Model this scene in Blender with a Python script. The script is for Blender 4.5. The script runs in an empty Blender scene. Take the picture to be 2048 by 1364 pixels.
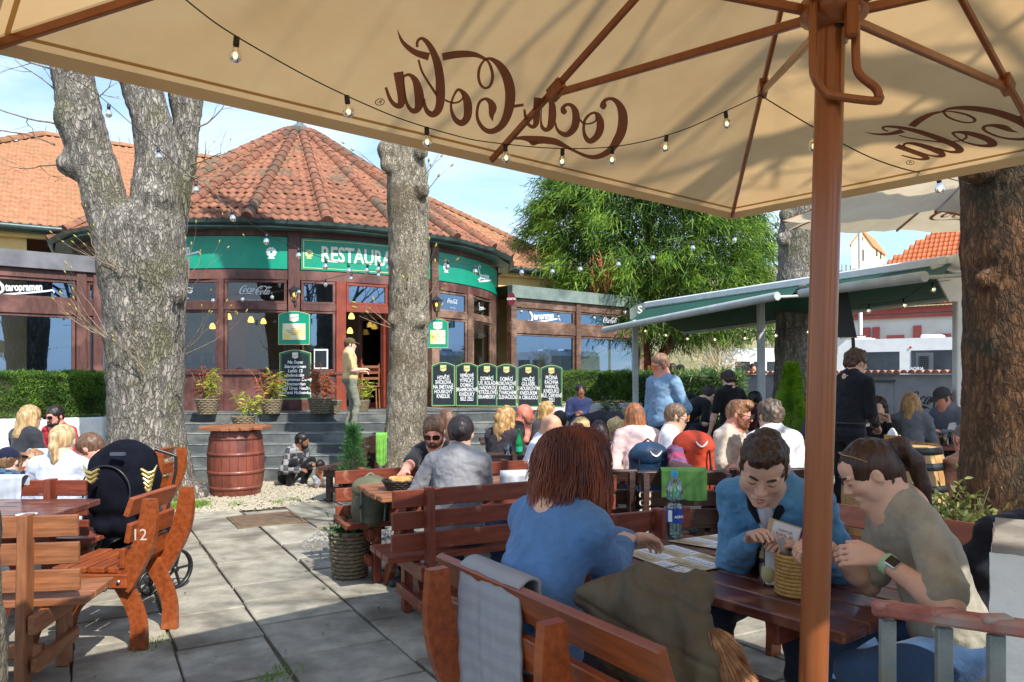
import bpy, bmesh, math, random, time
import numpy as np
from mathutils import Vector, Matrix, Euler
T0 = time.time()
R_ = math.radians
random.seed(7)
rng = np.random.default_rng(11)
scene = bpy.context.scene
COL = scene.collection
# ------------------------------------------------ camera, sky, sun, exposure
CAMZ = 1.55; F = 1490.0; HY = 750.0; CX = 1024.0
cam_d = bpy.data.cameras.new('camera'); cam = bpy.data.objects.new('camera', cam_d); COL.objects.link(cam)
cam.location = (0, 0, CAMZ); cam.rotation_euler = (R_(90), 0, 0)
cam_d.sensor_width = 36; cam_d.lens = 36*F/2048; cam_d.shift_y = (HY-682)/2048
cam_d.clip_start = .05; cam_d.clip_end = 2000
scene.camera = cam
SUN = Vector((.40, -.58, .71)).normalized()
world = bpy.data.worlds.new('World'); scene.world = world; world.use_nodes = True
nt = world.node_tree; nt.nodes.clear()
wo = nt.nodes.new('ShaderNodeOutputWorld'); bg = nt.nodes.new('ShaderNodeBackground'); sky = nt.nodes.new('ShaderNodeTexSky')
sky.sky_type = 'NISHITA'; sky.sun_disc = False
sky.sun_elevation = math.asin(SUN.z); sky.sun_rotation = math.atan2(SUN.x, SUN.y)
sky.air_density = 1.2; sky.dust_density = .6; sky.ozone_density = 2.5
bg.inputs['Strength'].default_value = .15
# thin high cloud streaks mixed over the blue
tc = nt.nodes.new('ShaderNodeTexCoord'); mp = nt.nodes.new('ShaderNodeMapping'); mp.inputs['Scale'].default_value = (1.6, 1.6, 5.0)
mp.inputs['Rotation'].default_value = (0, R_(14), R_(20))
cn = nt.nodes.new('ShaderNodeTexNoise'); cn.inputs['Scale'].default_value = 1.7; cn.inputs['Detail'].default_value = 9; cn.inputs['Roughness'].default_value = .58; cn.inputs['Distortion'].default_value = .5
cr = nt.nodes.new('ShaderNodeValToRGB'); cr.color_ramp.elements[0].position = .42; cr.color_ramp.elements[1].position = .66
mx = nt.nodes.new('ShaderNodeMix'); mx.data_type = 'RGBA'
mx.inputs['B'].default_value = (4.3, 4.9, 5.6, 1)
sc_ = nt.nodes.new('ShaderNodeMath'); sc_.operation = 'MULTIPLY'; sc_.inputs[1].default_value = .85
nt.links.new(tc.outputs['Generated'], mp.inputs['Vector']); nt.links.new(mp.outputs[0], cn.inputs['Vector'])
nt.links.new(cn.outputs['Fac'], cr.inputs['Fac']); nt.links.new(cr.outputs['Color'], sc_.inputs[0]); nt.links.new(sc_.outputs[0], mx.inputs['Factor'])
sx_ = nt.nodes.new('ShaderNodeSeparateXYZ'); nt.links.new(tc.outputs['Generated'], sx_.inputs[0])
mrz = nt.nodes.new('ShaderNodeMapRange'); mrz.inputs['From Min'].default_value = .0; mrz.inputs['From Max'].default_value = .32; mrz.inputs['To Min'].default_value = .75; mrz.inputs['To Max'].default_value = 0
nt.links.new(sx_.outputs['Z'], mrz.inputs['Value']); mh = nt.nodes.new('ShaderNodeMix'); mh.data_type = 'RGBA'; mh.inputs['B'].default_value = (2.0,3.5,5.6,1); nt.links.new(mrz.outputs[0], mh.inputs['Factor'])
nt.links.new(sky.outputs['Color'], mh.inputs['A']); nt.links.new(mh.outputs['Result'], mx.inputs['A']); nt.links.new(mx.outputs['Result'], bg.inputs['Color']); nt.links.new(bg.outputs[0], wo.inputs['Surface'])
sd = bpy.data.lights.new('sun', 'SUN'); sun = bpy.data.objects.new('sun', sd); COL.objects.link(sun)
sd.energy = 3.95; sd.angle = R_(.53); sd.color = (1.0, .955, .88)
sun.rotation_euler = SUN.to_track_quat('Z', 'Y').to_euler()
scene.view_settings.view_transform = 'Standard'; scene.view_settings.look = 'None'
scene.view_settings.exposure = .76; scene.view_settings.gamma = 1.0; scene.view_settings.use_curve_mapping = False
scene.cycles.max_bounces = 7; scene.cycles.transparent_max_bounces = 12; scene.cycles.sample_clamp_indirect = 6
scene.cycles.use_adaptive_sampling = True; scene.cycles.caustics_reflective = False; scene.cycles.caustics_refractive = False

# ------------------------------------------------ helpers
def P(px, py, Z): return Vector(((px-CX)*Z/F, Z, CAMZ+(HY-py)*Z/F))
def G(px, py, h=0.0):
    Z = (CAMZ-h)*F/(py-HY); return Vector(((px-CX)*Z/F, Z, h))
def X(px, Z): return (px-CX)*Z/F
def H(py, Z): return CAMZ+(HY-py)*Z/F
W = {}
def wm(o): return W.get(o.name, Matrix.Identity(4)) if o else Matrix.Identity(4)
def link(o, parent=None, world=None):
    COL.objects.link(o)
    world = world or Matrix.Identity(4)
    if parent:
        o.parent = parent; o.matrix_parent_inverse = wm(parent).inverted()
    o.matrix_basis = world; W[o.name] = world.copy()
    return o
def tag(o, label=None, cat=None, group=None, kind=None):
    if label: o['label'] = label
    if cat: o['category'] = cat
    if group: o['group'] = group
    if kind: o['kind'] = kind
    return o
def empty(name, loc=(0,0,0), label=None, cat=None, group=None, rz=0):
    o = bpy.data.objects.new(name, None); o.empty_display_size = .1
    link(o, None, Matrix.Translation(Vector(loc)) @ Matrix.Rotation(rz, 4, 'Z'))
    return tag(o, label, cat, group)
def kids(o): return [c for c in bpy.data.objects if c.parent == o]
def copy_tree(o, loc=None, rz=None, label=None, scale=1.0, parent=None, world=None):
    c = o.copy(); COL.objects.link(c)
    if parent is not None:
        c.parent = parent
    else:
        m = Matrix.Translation(Vector(loc)) @ Matrix.Rotation(rz or 0, 4, 'Z') @ Matrix.Scale(scale, 4)
        if world is not None: m = world
        c.matrix_basis = m; W[c.name] = m
        if label: c['label'] = label
    for ch in CH.get(o.name, ()):
        copy_tree(ch, parent=c)
    return c
CH = {}
def freeze(o):
    """remember a prototype's children (one scan) so copies are quick"""
    for c in kids(o):
        CH.setdefault(o.name, []).append(c); freeze(c)
    return o
def mesh_np(name, v, f, mat=None, smooth=False, mi=None):
    """v (n,3) array, f list of faces or (m,k) array"""
    me = bpy.data.meshes.new(name)
    v = np.asarray(v, dtype=np.float32)
    if isinstance(f, np.ndarray):
        m, k = f.shape
        me.vertices.add(len(v)); me.vertices.foreach_set('co', v.ravel())
        me.loops.add(m*k); me.loops.foreach_set('vertex_index', f.astype(np.int32).ravel())
        me.polygons.add(m); me.polygons.foreach_set('loop_start', np.arange(0, m*k, k, dtype=np.int32))
        me.update(calc_edges=True)
    else:
        me.from_pydata(v.tolist(), [], f); me.update()
    if mat is not None:
        for m_ in (mat if isinstance(mat, (list, tuple)) else [mat]): me.materials.append(m_)
    if mi is not None: me.polygons.foreach_set('material_index', np.asarray(mi, dtype=np.int32))
    if smooth: me.polygons.foreach_set('use_smooth', np.ones(len(me.polygons), dtype=bool))
    return me
def ob(name, me, parent=None, world=None): return link(bpy.data.objects.new(name, me), parent, world)

def frame(a, b, up=(0,0,1)):
    """matrix: local x from a to b, local z near up, origin mid"""
    a = Vector(a); b = Vector(b); x = (b-a).normalized(); up = Vector(up)
    y = up.cross(x)
    if y.length < 1e-4: y = Vector((0,1,0)).cross(x)
    y.normalize(); z = x.cross(y)
    m = Matrix((x, y, z)).transposed().to_4x4(); m.translation = (a+b)/2
    return m
class MB:
    def __init__(s): s.v = []; s.f = []; s.m = []; s.sm = []
    def add(s, v, f, mi=0, smooth=False):
        o = len(s.v); s.v.extend([tuple(p) for p in v])
        for q in f: s.f.append(tuple(i+o for i in q)); s.m.append(mi); s.sm.append(smooth)
    def box(s, M, dx, dy, dz, mi=0, ch=0.0):
        x, y, z = dx/2, dy/2, dz/2; M = M if isinstance(M, Matrix) else Matrix.Translation(Vector(M))
        if ch <= 0:
            v = [M @ Vector(p) for p in ((-x,-y,-z),(x,-y,-z),(x,y,-z),(-x,y,-z),(-x,-y,z),(x,-y,z),(x,y,z),(-x,y,z))]
            s.add(v, [(0,3,2,1),(4,5,6,7),(0,1,5,4),(1,2,6,5),(2,3,7,6),(3,0,4,7)], mi)
        else:
            c = min(ch, x*.9, y*.9, z*.9); v = []; ix = {}
            for sx in (-1,1):
                for sy in (-1,1):
                    for sz in (-1,1):
                        for a in range(3):
                            q = [sx*(x-c), sy*(y-c), sz*(z-c)]; q[a] = (sx,sy,sz)[a]*(x,y,z)[a]
                            ix[(sx,sy,sz,a)] = len(v); v.append(M @ Vector(q))
            f = []
            for a in range(3):
                b, d = (a+1)%3, (a+2)%3
                for sa in (-1,1):
                    q = []
                    for sb, sd_ in ((-1,-1),(1,-1),(1,1),(-1,1)):
                        k = [0,0,0]; k[a]=sa; k[b]=sb; k[d]=sd_; q.append(ix[(*k, a)])
                    f.append(tuple(q if sa > 0 else q[::-1]))
                # edges along axis a
                for sb in (-1,1):
                    for sd_ in (-1,1):
                        k0=[0,0,0]; k1=[0,0,0]; k0[a]=-1; k1[a]=1
                        for k in (k0,k1): k[b]=sb; k[d]=sd_
                        q = (ix[(*k0,b)], ix[(*k1,b)], ix[(*k1,d)], ix[(*k0,d)])
                        f.append(q if sb*sd_ < 0 else q[::-1])
            for sx in (-1,1):
                for sy in (-1,1):
                    for sz in (-1,1):
                        q = tuple(ix[(sx,sy,sz,a)] for a in range(3)); f.append(q if sx*sy*sz > 0 else q[::-1])
            s.add(v, f, mi)
    def beam(s, a, b, w, h, up=(0,0,1), mi=0, ch=0.0):
        m = frame(a, b, up); s.box(m, (Vector(b)-Vector(a)).length, w, h, mi, ch)
    def tube(s, pts, r, n=8, mi=0, cap=True, smooth=True):
        pts = [Vector(p) for p in pts]; k = len(pts)
        rr = r if hasattr(r, '__len__') else [r]*k
        up = Vector((0,0,1)); t0 = (pts[1]-pts[0]).normalized()
        if abs(t0.z) > .9: up = Vector((1,0,0))
        nrm = t0.cross(up).normalized(); v = []
        for i in range(k):
            t = (pts[min(i+1,k-1)]-pts[max(i-1,0)])
            t = t.normalized() if t.length > 1e-9 else t0
            nrm = (nrm - t*nrm.dot(t)); nrm = nrm.normalized() if nrm.length > 1e-6 else t.orthogonal().normalized()
            bn = t.cross(nrm)
            for j in range(n):
                a = 2*math.pi*j/n; v.append(pts[i]+(nrm*math.cos(a)+bn*math.sin(a))*rr[i])
        f = [(i*n+j, i*n+(j+1)%n, (i+1)*n+(j+1)%n, (i+1)*n+j) for i in range(k-1) for j in range(n)]
        s.add(v, f, mi, smooth)
        if cap: s.add(v[:n][::-1], [tuple(range(n))], mi); s.add(v[-n:], [tuple(range(n))], mi)
    def lathe(s, prof, M=(0,0,0), n=24, mi=0, smooth=True, a0=0, a1=2*math.pi):
        M = M if isinstance(M, Matrix) else Matrix.Translation(Vector(M)); full = abs(a1-a0-2*math.pi) < 1e-6
        m = n if full else n+1; v = []
        for r, z in prof:
            for j in range(m):
                a = a0+(a1-a0)*j/n; v.append(M @ Vector((r*math.cos(a), r*math.sin(a), z)))
        f = []
        for i in range(len(prof)-1):
            for j in range(n):
                k = (j+1) % m; f.append((i*m+j, i*m+k, (i+1)*m+k, (i+1)*m+j))
        s.add(v, f, mi, smooth)
    def prism(s, poly, M, d, mi=0):
        """2D polygon in local xy extruded along local z by +-d/2 (star-shaped ok as ngon)"""
        n = len(poly); v = [M @ Vector((x, y, -d/2)) for x, y in poly]+[M @ Vector((x, y, d/2)) for x, y in poly]
        s.add(v, [tuple(range(n))[::-1], tuple(range(n, 2*n))]+[(i, (i+1)%n, n+(i+1)%n, n+i) for i in range(n)], mi)
    def strip_prism(s, L, Rr, M, d, mi=0):
        """closed band between two equally long 2D lines, extruded"""
        n = len(L); v = []
        for z in (-d/2, d/2):
            for p in L: v.append(M @ Vector((p[0], p[1], z)))
            for p in Rr: v.append(M @ Vector((p[0], p[1], z)))
        o = 2*n; f = []
        for i in range(n-1):
            f.append((i, i+1, n+i+1, n+i)); f.append((o+i, o+n+i, o+n+i+1, o+i+1))
            f.append((i, o+i, o+i+1, i+1)); f.append((n+i, n+i+1, o+n+i+1, o+n+i))
        f.append((0, n, o+n, o)); f.append((n-1, o+n-1, o+2*n-1, 2*n-1)); s.add(v, f, mi)
    def mesh(s, name, mats):
        me = bpy.data.meshes.new(name); me.from_pydata(s.v, [], s.f)
        for m_ in (mats if isinstance(mats, (list, tuple)) else [mats]): me.materials.append(m_)
        me.polygons.foreach_set('material_index', s.m); me.polygons.foreach_set('use_smooth', s.sm); me.update(); return me
    def build(s, name, mats, parent=None, world=None):
        return ob(name, s.mesh(name, mats), parent, world)
_bc = {}
def plank(name, parent, a, b, w, h, mat, up=(0,0,1), ch=.004, jit=0.0):
    """one board as its own object: local x runs along it (grain follows)"""
    a = Vector(a); b = Vector(b); L = (b-a).length
    key = (round(L, 3), round(w, 4), round(h, 4), mat.name, ch)
    if key not in _bc:
        m = MB(); m.box(Matrix.Identity(4), L, w, h, 0, ch); _bc[key] = m.mesh(name, mat)
    M = frame(a, b, up)
    if jit: M = M @ Matrix.Translation((random.uniform(-jit,jit), random.uniform(-jit,jit), random.uniform(-jit,jit)))
    return ob(name, _bc[key], parent, M)
def crom(pts, n=6):
    """Catmull-Rom through rows of any width"""
    p = np.array(pts, float); out = []
    for i in range(len(p)-1):
        p0, p1, p2, p3 = p[max(i-1,0)], p[i], p[i+1], p[min(i+2, len(p)-1)]
        for k in range(n):
            t = k/n
            out.append(.5*((2*p1)+(-p0+p2)*t+(2*p0-5*p1+4*p2-p3)*t*t+(-p0+3*p1-3*p2+p3)*t**3))
    out.append(p[-1]); return np.array(out)
def ribbon2d(rows, n=6):
    q = crom(rows, n); d = np.gradient(q[:, :2], axis=0); l = np.linalg.norm(d, axis=1, keepdims=True)+1e-9
    nn = np.stack([-d[:,1], d[:,0]], 1)/l; w = np.maximum(q[:,2:3], 0)/2
    return q[:,:2]+nn*w, q[:,:2]-nn*w
# value noise
_perm = np.random.default_rng(5).random((32,32,32)).astype(np.float32)
def vnoise(p):
    p = np.asarray(p, dtype=np.float32); i = np.floor(p).astype(np.int32); f = p-i; f = f*f*(3-2*f)
    i0 = i & 31; i1 = (i+1) & 31
    x0,y0,z0 = i0[...,0],i0[...,1],i0[...,2]; x1,y1,z1 = i1[...,0],i1[...,1],i1[...,2]
    fx,fy,fz = f[...,0],f[...,1],f[...,2]
    a = _perm[x0,y0,z0]*(1-fx)+_perm[x1,y0,z0]*fx; b = _perm[x0,y1,z0]*(1-fx)+_perm[x1,y1,z0]*fx
    c = _perm[x0,y0,z1]*(1-fx)+_perm[x1,y0,z1]*fx; d = _perm[x0,y1,z1]*(1-fx)+_perm[x1,y1,z1]*fx
    return ((a*(1-fy)+b*fy)*(1-fz)+(c*(1-fy)+d*fy)*fz)*2-1
def fbm(p, o=3):
    p = np.asarray(p, dtype=np.float32); s = 0; a = 1
    for k in range(o): s = s+a*vnoise(p); p = p*2.03+17.3; a *= .5
    return s
# ------------------------------------------------ materials
_mats = {}
def srgb(r, g, b):
    f = lambda c: (c/255/12.92) if c/255 <= .04045 else ((c/255+.055)/1.055)**2.4
    return (f(r), f(g), f(b))
def mat(name, c1=None, c2=None, rough=.6, scale=6.0, stretch=(1,1,1), bump=0.0, bscale=None, metal=0.0, spec=.5, coat=0.0,
        transl=0.0, rand=0.0, detail=6, lo=.35, hi=.65, kind='noise', alpha=1.0, sheen=0.0, c3=None, c3scale=1.5, c3lo=.5, c3hi=.66, bdist=.01, emit=0, rough2=None, wstretch=None):
    if name in _mats: return _mats[name]
    m = bpy.data.materials.new(name); m.use_nodes = True; _mats[name] = m
    N = m.node_tree.nodes; L = m.node_tree.links; b = N['Principled BSDF']; out = N['Material Output']
    c2 = c2 or c1
    tcn = N.new('ShaderNodeTexCoord'); mpn = N.new('ShaderNodeMapping'); mpn.inputs['Scale'].default_value = stretch
    L.new(tcn.outputs['Object'], mpn.inputs['Vector'])
    if kind == 'noise': tx = N.new('ShaderNodeTexNoise'); tx.inputs['Detail'].default_value = detail; tx.inputs['Roughness'].default_value = .6; fac = tx.outputs['Fac']
    elif kind == 'voronoi': tx = N.new('ShaderNodeTexVoronoi'); fac = tx.outputs['Distance']
    tx.inputs['Scale'].default_value = scale; L.new(mpn.outputs[0], tx.inputs['Vector'])
    rp = N.new('ShaderNodeValToRGB'); rp.color_ramp.elements[0].position = lo; rp.color_ramp.elements[1].position = hi
    rp.color_ramp.elements[0].color = (*c1, 1); rp.color_ramp.elements[1].color = (*c2, 1)
    L.new(fac, rp.inputs['Fac']); col = rp.outputs['Color']
    if c3:
        t3 = N.new('ShaderNodeTexNoise'); t3.inputs['Scale'].default_value = c3scale; t3.inputs['Detail'].default_value = 5
        L.new(tcn.outputs['Object'], t3.inputs['Vector'])
        r3 = N.new('ShaderNodeValToRGB'); r3.color_ramp.elements[0].position = c3lo; r3.color_ramp.elements[1].position = c3hi
        L.new(t3.outputs['Fac'], r3.inputs['Fac']); m3 = N.new('ShaderNodeMix'); m3.data_type = 'RGBA'
        L.new(r3.outputs['Color'], m3.inputs['Factor']); L.new(col, m3.inputs['A']); m3.inputs['B'].default_value = (*c3, 1); col = m3.outputs['Result']
    if rand:
        oi = N.new('ShaderNodeObjectInfo'); mr = N.new('ShaderNodeMapRange'); mr.inputs['To Min'].default_value = 1-rand; mr.inputs['To Max'].default_value = 1+rand
        hs = N.new('ShaderNodeHueSaturation'); L.new(oi.outputs['Random'], mr.inputs['Value']); L.new(mr.outputs[0], hs.inputs['Value']); L.new(col, hs.inputs['Color']); col = hs.outputs['Color']
    L.new(col, b.inputs['Base Color'])
    b.inputs['Roughness'].default_value = rough; b.inputs['Metallic'].default_value = metal; b.inputs['Specular IOR Level'].default_value = spec
    if rough2 is not None:
        rr = N.new('ShaderNodeMapRange'); rr.inputs['To Min'].default_value = rough; rr.inputs['To Max'].default_value = rough2; L.new(fac, rr.inputs['Value']); L.new(rr.outputs[0], b.inputs['Roughness'])
    if coat: b.inputs['Coat Weight'].default_value = coat; b.inputs['Coat Roughness'].default_value = .12
    if sheen: b.inputs['Sheen Weight'].default_value = sheen
    if emit: b.inputs['Emission Color'].default_value = (*c1, 1); b.inputs['Emission Strength'].default_value = emit
    if bump:
        bp = N.new('ShaderNodeBump'); bp.inputs['Strength'].default_value = bump; bp.inputs['Distance'].default_value = bdist
        if bscale:
            t2 = N.new('ShaderNodeTexNoise'); t2.inputs['Scale'].default_value = bscale; t2.inputs['Detail'].default_value = 5; L.new(mpn.outputs[0], t2.inputs['Vector']); L.new(t2.outputs['Fac'], bp.inputs['Height'])
        else: L.new(fac, bp.inputs['Height'])
        L.new(bp.outputs[0], b.inputs['Normal'])
    if transl:
        tr = N.new('ShaderNodeBsdfTranslucent'); L.new(col, tr.inputs['Color']); ms = N.new('ShaderNodeMixShader'); ms.inputs[0].default_value = transl
        L.new(b.outputs[0], ms.inputs[1]); L.new(tr.outputs[0], ms.inputs[2]); L.new(ms.outputs[0], out.inputs['Surface'])
    return m
def glass_mat(name, tint=(.9,.95,.95), refl=.5, rough=.02, base=.04, gc=(.95,.97,1)):
    if name in _mats: return _mats[name]
    m = bpy.data.materials.new(name); m.use_nodes = True; _mats[name] = m
    N = m.node_tree.nodes; L = m.node_tree.links; N.remove(N['Principled BSDF']); out = N['Material Output']
    t = N.new('ShaderNodeBsdfTransparent'); t.inputs['Color'].default_value = (*tint, 1); g = N.new('ShaderNodeBsdfGlossy'); g.inputs['Roughness'].default_value = rough
    g.inputs['Color'].default_value = (*gc,1)
    fr = N.new('ShaderNodeLayerWeight'); fr.inputs['Blend'].default_value = refl; mr = N.new('ShaderNodeMapRange'); mr.inputs['To Min'].default_value = base; mr.inputs['To Max'].default_value = .95
    L.new(fr.outputs['Fresnel'], mr.inputs['Value']); ms = N.new('ShaderNodeMixShader'); L.new(mr.outputs[0], ms.inputs[0]); L.new(t.outputs[0], ms.inputs[1]); L.new(g.outputs[0], ms.inputs[2]); L.new(ms.outputs[0], out.inputs['Surface'])
    return m
def solid(name, rgb, rough=.6, **k):
    if rgb is None: return _mats[name]
    c = srgb(*rgb); return mat(name, tuple(x*.88 for x in c), tuple(min(1, x*1.1) for x in c), rough, **k)
# ------------------------------------------------ lettering
def text_mesh(body, size, mat_, align='CENTER', shear=0, bold=0.0, ext=.0015, sx=1.0, sy=1.0, space=1.0):
    cu = bpy.data.curves.new('lettering', 'FONT'); cu.body = body; cu.size = size; cu.align_x = align; cu.align_y = 'CENTER'
    cu.shear = shear; cu.offset = bold; cu.extrude = ext; cu.space_line = space; cu.resolution_u = 3
    o = bpy.data.objects.new('lettering', cu); COL.objects.link(o); me = bpy.data.meshes.new_from_object(o)
    bpy.data.objects.remove(o); bpy.data.curves.remove(cu)
    if sx != 1 or sy != 1: me.transform(Matrix.Diagonal((sx, sy, 1, 1)))
    me.materials.clear(); me.materials.append(mat_); return me
def put(name, me, M, parent): return ob(name, me, parent, M)
def face_frame(o, n, up=(0,0,1)):
    """local x to the viewer's right, y up, z out of the surface along n"""
    z = Vector(n).normalized(); x = Vector(up).cross(z).normalized(); y = z.cross(x)
    m = Matrix((x, y, z)).transposed().to_4x4(); m.translation = Vector(o); return m
# ------------------------------------------------ implicit surfaces -> one continuous mesh
class SDF:
    def __init__(s): s.p = []
    def _add(s, lo, hi, fn, k, op): s.p.append((np.array(lo, float), np.array(hi, float), fn, k, op))
    def cap(s, a, b, r1, r2=None, k=.02, op='+', flat=None):
        a = np.array(a, float); b = np.array(b, float); r2 = r1 if r2 is None else r2; R = max(r1, r2)
        ab = b-a; L2 = float(ab@ab)+1e-9
        def fn(x, y, z):
            px, py, pz = x-a[0], y-a[1], z-a[2]
            t = np.clip((px*ab[0]+py*ab[1]+pz*ab[2])/L2, 0, 1)
            return np.sqrt((px-t*ab[0])**2+(py-t*ab[1])**2+(pz-t*ab[2])**2)-(r1+(r2-r1)*t)
        s._add(np.minimum(a, b)-R, np.maximum(a, b)+R, fn, k, op); return s
    def ell(s, c, r, M=None, k=.02, op='+'):
        c = np.array(c, float); r = np.array(r, float); Mi = np.eye(3) if M is None else np.array(M, float).reshape(3,3).T
        ext = np.sqrt(((np.array(M, float).reshape(3,3) if M is not None else np.eye(3))**2) @ (r**2))
        def fn(x, y, z):
            px, py, pz = x-c[0], y-c[1], z-c[2]
            u = (Mi[0,0]*px+Mi[0,1]*py+Mi[0,2]*pz); v = (Mi[1,0]*px+Mi[1,1]*py+Mi[1,2]*pz); w = (Mi[2,0]*px+Mi[2,1]*py+Mi[2,2]*pz)
            k0 = np.sqrt((u/r[0])**2+(v/r[1])**2+(w/r[2])**2); k1 = np.sqrt((u/r[0]**2)**2+(v/r[1]**2)**2+(w/r[2]**2)**2)+1e-9
            return k0*(k0-1)/k1
        s._add(c-ext, c+ext, fn, k, op); return s
    def plane(s, o, n, k=.01):
        """keep the side the normal points away from"""
        o = np.array(o, float); n = np.array(n, float); n = n/np.linalg.norm(n)
        fn = lambda x, y, z: -((x-o[0])*n[0]+(y-o[1])*n[1]+(z-o[2])*n[2])
        s.p.append((None, None, fn, k, '-')); return s
    def grid(s, res, pad=.02):
        lo = np.min([p[0] for p in s.p if p[4] == '+'], axis=0)-pad-res*2; hi = np.max([p[1] for p in s.p if p[4] == '+'], axis=0)+pad+res*2
        n = np.ceil((hi-lo)/res).astype(int)+1
        V = np.full(n, .2, dtype=np.float32)
        ax = [(lo[i]+np.arange(n[i])*res).astype(np.float32) for i in range(3)]
        for plo, phi, fn, k, op in s.p:
            if plo is None: a = [0,0,0]; b = n
            else:
                m = k+res*2.5+.012
                a = np.clip(np.floor((plo-m-lo)/res).astype(int), 0, n); b = np.clip(np.ceil((phi+m-lo)/res).astype(int)+1, 0, n)
            if np.any(b-a <= 0): continue
            sl = tuple(slice(a[i], b[i]) for i in range(3))
            x = ax[0][sl[0]][:,None,None]; y = ax[1][sl[1]][None,:,None]; z = ax[2][sl[2]][None,None,:]
            d = fn(x, y, z); v = V[sl]
            if op == '+':
                if k > 0: h = np.maximum(k-np.abs(v-d), 0)/k; V[sl] = np.minimum(v, d)-h*h*k*.25
                else: V[sl] = np.minimum(v, d)
            else:
                d = -d
                if k > 0: h = np.maximum(k-np.abs(v-d), 0)/k; V[sl] = np.maximum(v, d)+h*h*k*.25
                else: V[sl] = np.maximum(v, d)
        return V, lo, res
    def polys(s, res, pad=.02):
        V, lo, res = s.grid(res, pad); return nets(V, lo, res)
def nets(V, lo, res):
    S = V < 0
    c = np.zeros(tuple(np.array(V.shape)-1), dtype=np.uint8)
    for i in (0,1):
        for j in (0,1):
            for k in (0,1): c += S[i:V.shape[0]-1+i, j:V.shape[1]-1+j, k:V.shape[2]-1+k]
    act = (c > 0) & (c < 8); I = np.argwhere(act)
    idx = np.full(act.shape, -1, dtype=np.int32); idx[act] = np.arange(len(I))
    acc = np.zeros((len(I), 3)); cnt = np.zeros(len(I))
    offs = [(i,j,k) for i in (0,1) for j in (0,1) for k in (0,1)]
    val = {o: V[I[:,0]+o[0], I[:,1]+o[1], I[:,2]+o[2]] for o in offs}
    for a in range(3):
        for o in offs:
            if o[a]: continue
            q = list(o); q[a] = 1; q = tuple(q); va, vb = val[o], val[q]; m = (va < 0) != (vb < 0)
            t = va[m]/(va[m]-vb[m]); base = np.tile(np.array(o, float), (m.sum(), 1)); base[:, a] = t
            acc[m] += base; cnt[m] += 1
    v = (I+acc/np.maximum(cnt, 1)[:,None])*res+lo
    F_ = []
    for a in range(3):
        b, d = (a+1)%3, (a+2)%3
        s0 = [slice(None)]*3; s1 = [slice(None)]*3; s0[a] = slice(0, -1); s1[a] = slice(1, None)
        A_ = S[tuple(s0)]; B_ = S[tuple(s1)]
        E = np.argwhere(A_ != B_)
        ok = (E[:, b] > 0) & (E[:, d] > 0) & (E[:, b] < act.shape[b]) & (E[:, d] < act.shape[d]) & (E[:, a] < act.shape[a]); E = E[ok]
        ins = A_[E[:,0], E[:,1], E[:,2]]
        def g(db, dd):
            q = E.copy(); q[:, b] -= db; q[:, d] -= dd; return idx[q[:,0], q[:,1], q[:,2]]
        q = np.stack([g(1,1), g(0,1), g(0,0), g(1,0)], 1)
        q[~ins] = q[~ins][:, ::-1]; F_.append(q)
    f = np.concatenate(F_); f = f[(f >= 0).all(1)]
    return v, f
def vnormals(v, f):
    n = np.cross(v[f[:,2]]-v[f[:,0]], v[f[:,3]]-v[f[:,1]]) if f.shape[1] == 4 else np.cross(v[f[:,1]]-v[f[:,0]], v[f[:,2]]-v[f[:,0]])
    N_ = np.zeros_like(v)
    for k in range(f.shape[1]): np.add.at(N_, f[:,k], n)
    return N_/(np.linalg.norm(N_, axis=1, keepdims=True)+1e-9)
def relax(v, f, it=2, lam=.5):
    for _ in range(it):
        s = np.zeros_like(v); c = np.zeros(len(v))
        for a, b in ((0,1),(1,2),(2,3),(3,0)):
            np.add.at(s, f[:,a], v[f[:,b]]); np.add.at(s, f[:,b], v[f[:,a]]); np.add.at(c, f[:,a], 1); np.add.at(c, f[:,b], 1)
        v = v*(1-lam)+lam*s/np.maximum(c,1)[:,None]
    return v
def sdf_obj(name, S, res, mat_, parent=None, world=None, disp=None, it=1, mi=None, split=None):
    v, f = S.polys(res)
    if len(f) == 0: return None
    v = relax(v, f, it)
    if disp is not None: v = v+vnormals(v, f)*disp(v)[:,None]
    m_i = mi(v, f) if mi else None
    return ob(name, mesh_np(name, v, f, mat_, True, m_i), parent, world)
# ------------------------------------------------ people
SKIN = {}
def skin(tone, rgb):
    if tone not in SKIN:
        c = srgb(*rgb); SKIN[tone] = mat('skin_'+tone, tuple(x*.86 for x in c), tuple(min(1,x*1.08) for x in c), .5, scale=14, spec=.35, lo=.3, hi=.7, bump=.08, bscale=180, bdist=.002)
        n = SKIN[tone].node_tree.nodes['Principled BSDF']; n.inputs['Subsurface Weight'].default_value = .12; n.inputs['Subsurface Radius'].default_value = (.6,.2,.1); n.inputs['Subsurface Scale'].default_value = .01
    return SKIN[tone]
def lipm(tone, rgb=None): return solid('lip_'+tone, rgb, .4)
skin('fair', (220,176,152)); skin('pink', (232,160,138)); skin('tan', (196,140,108)); skin('brown', (132,88,66)); skin('red', (216,128,106)); skin('olive', (205,155,125))
lipm('fair', (190,110,100))
_cl = {}
def cloth(rgb, rough=.85, pattern=None):
    key = (rgb, pattern)
    if key not in _cl:
        c = srgb(*rgb)
        m = mat('cloth_%d_%d_%d%s' % (*rgb, pattern or ''), tuple(x*.86 for x in c), tuple(min(1, x*1.1) for x in c), rough, scale=16, spec=.2, bump=.7, bscale=24, bdist=.012, sheen=.12)
        _cl[key] = m
    return _cl[key]
_hm = {}
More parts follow.
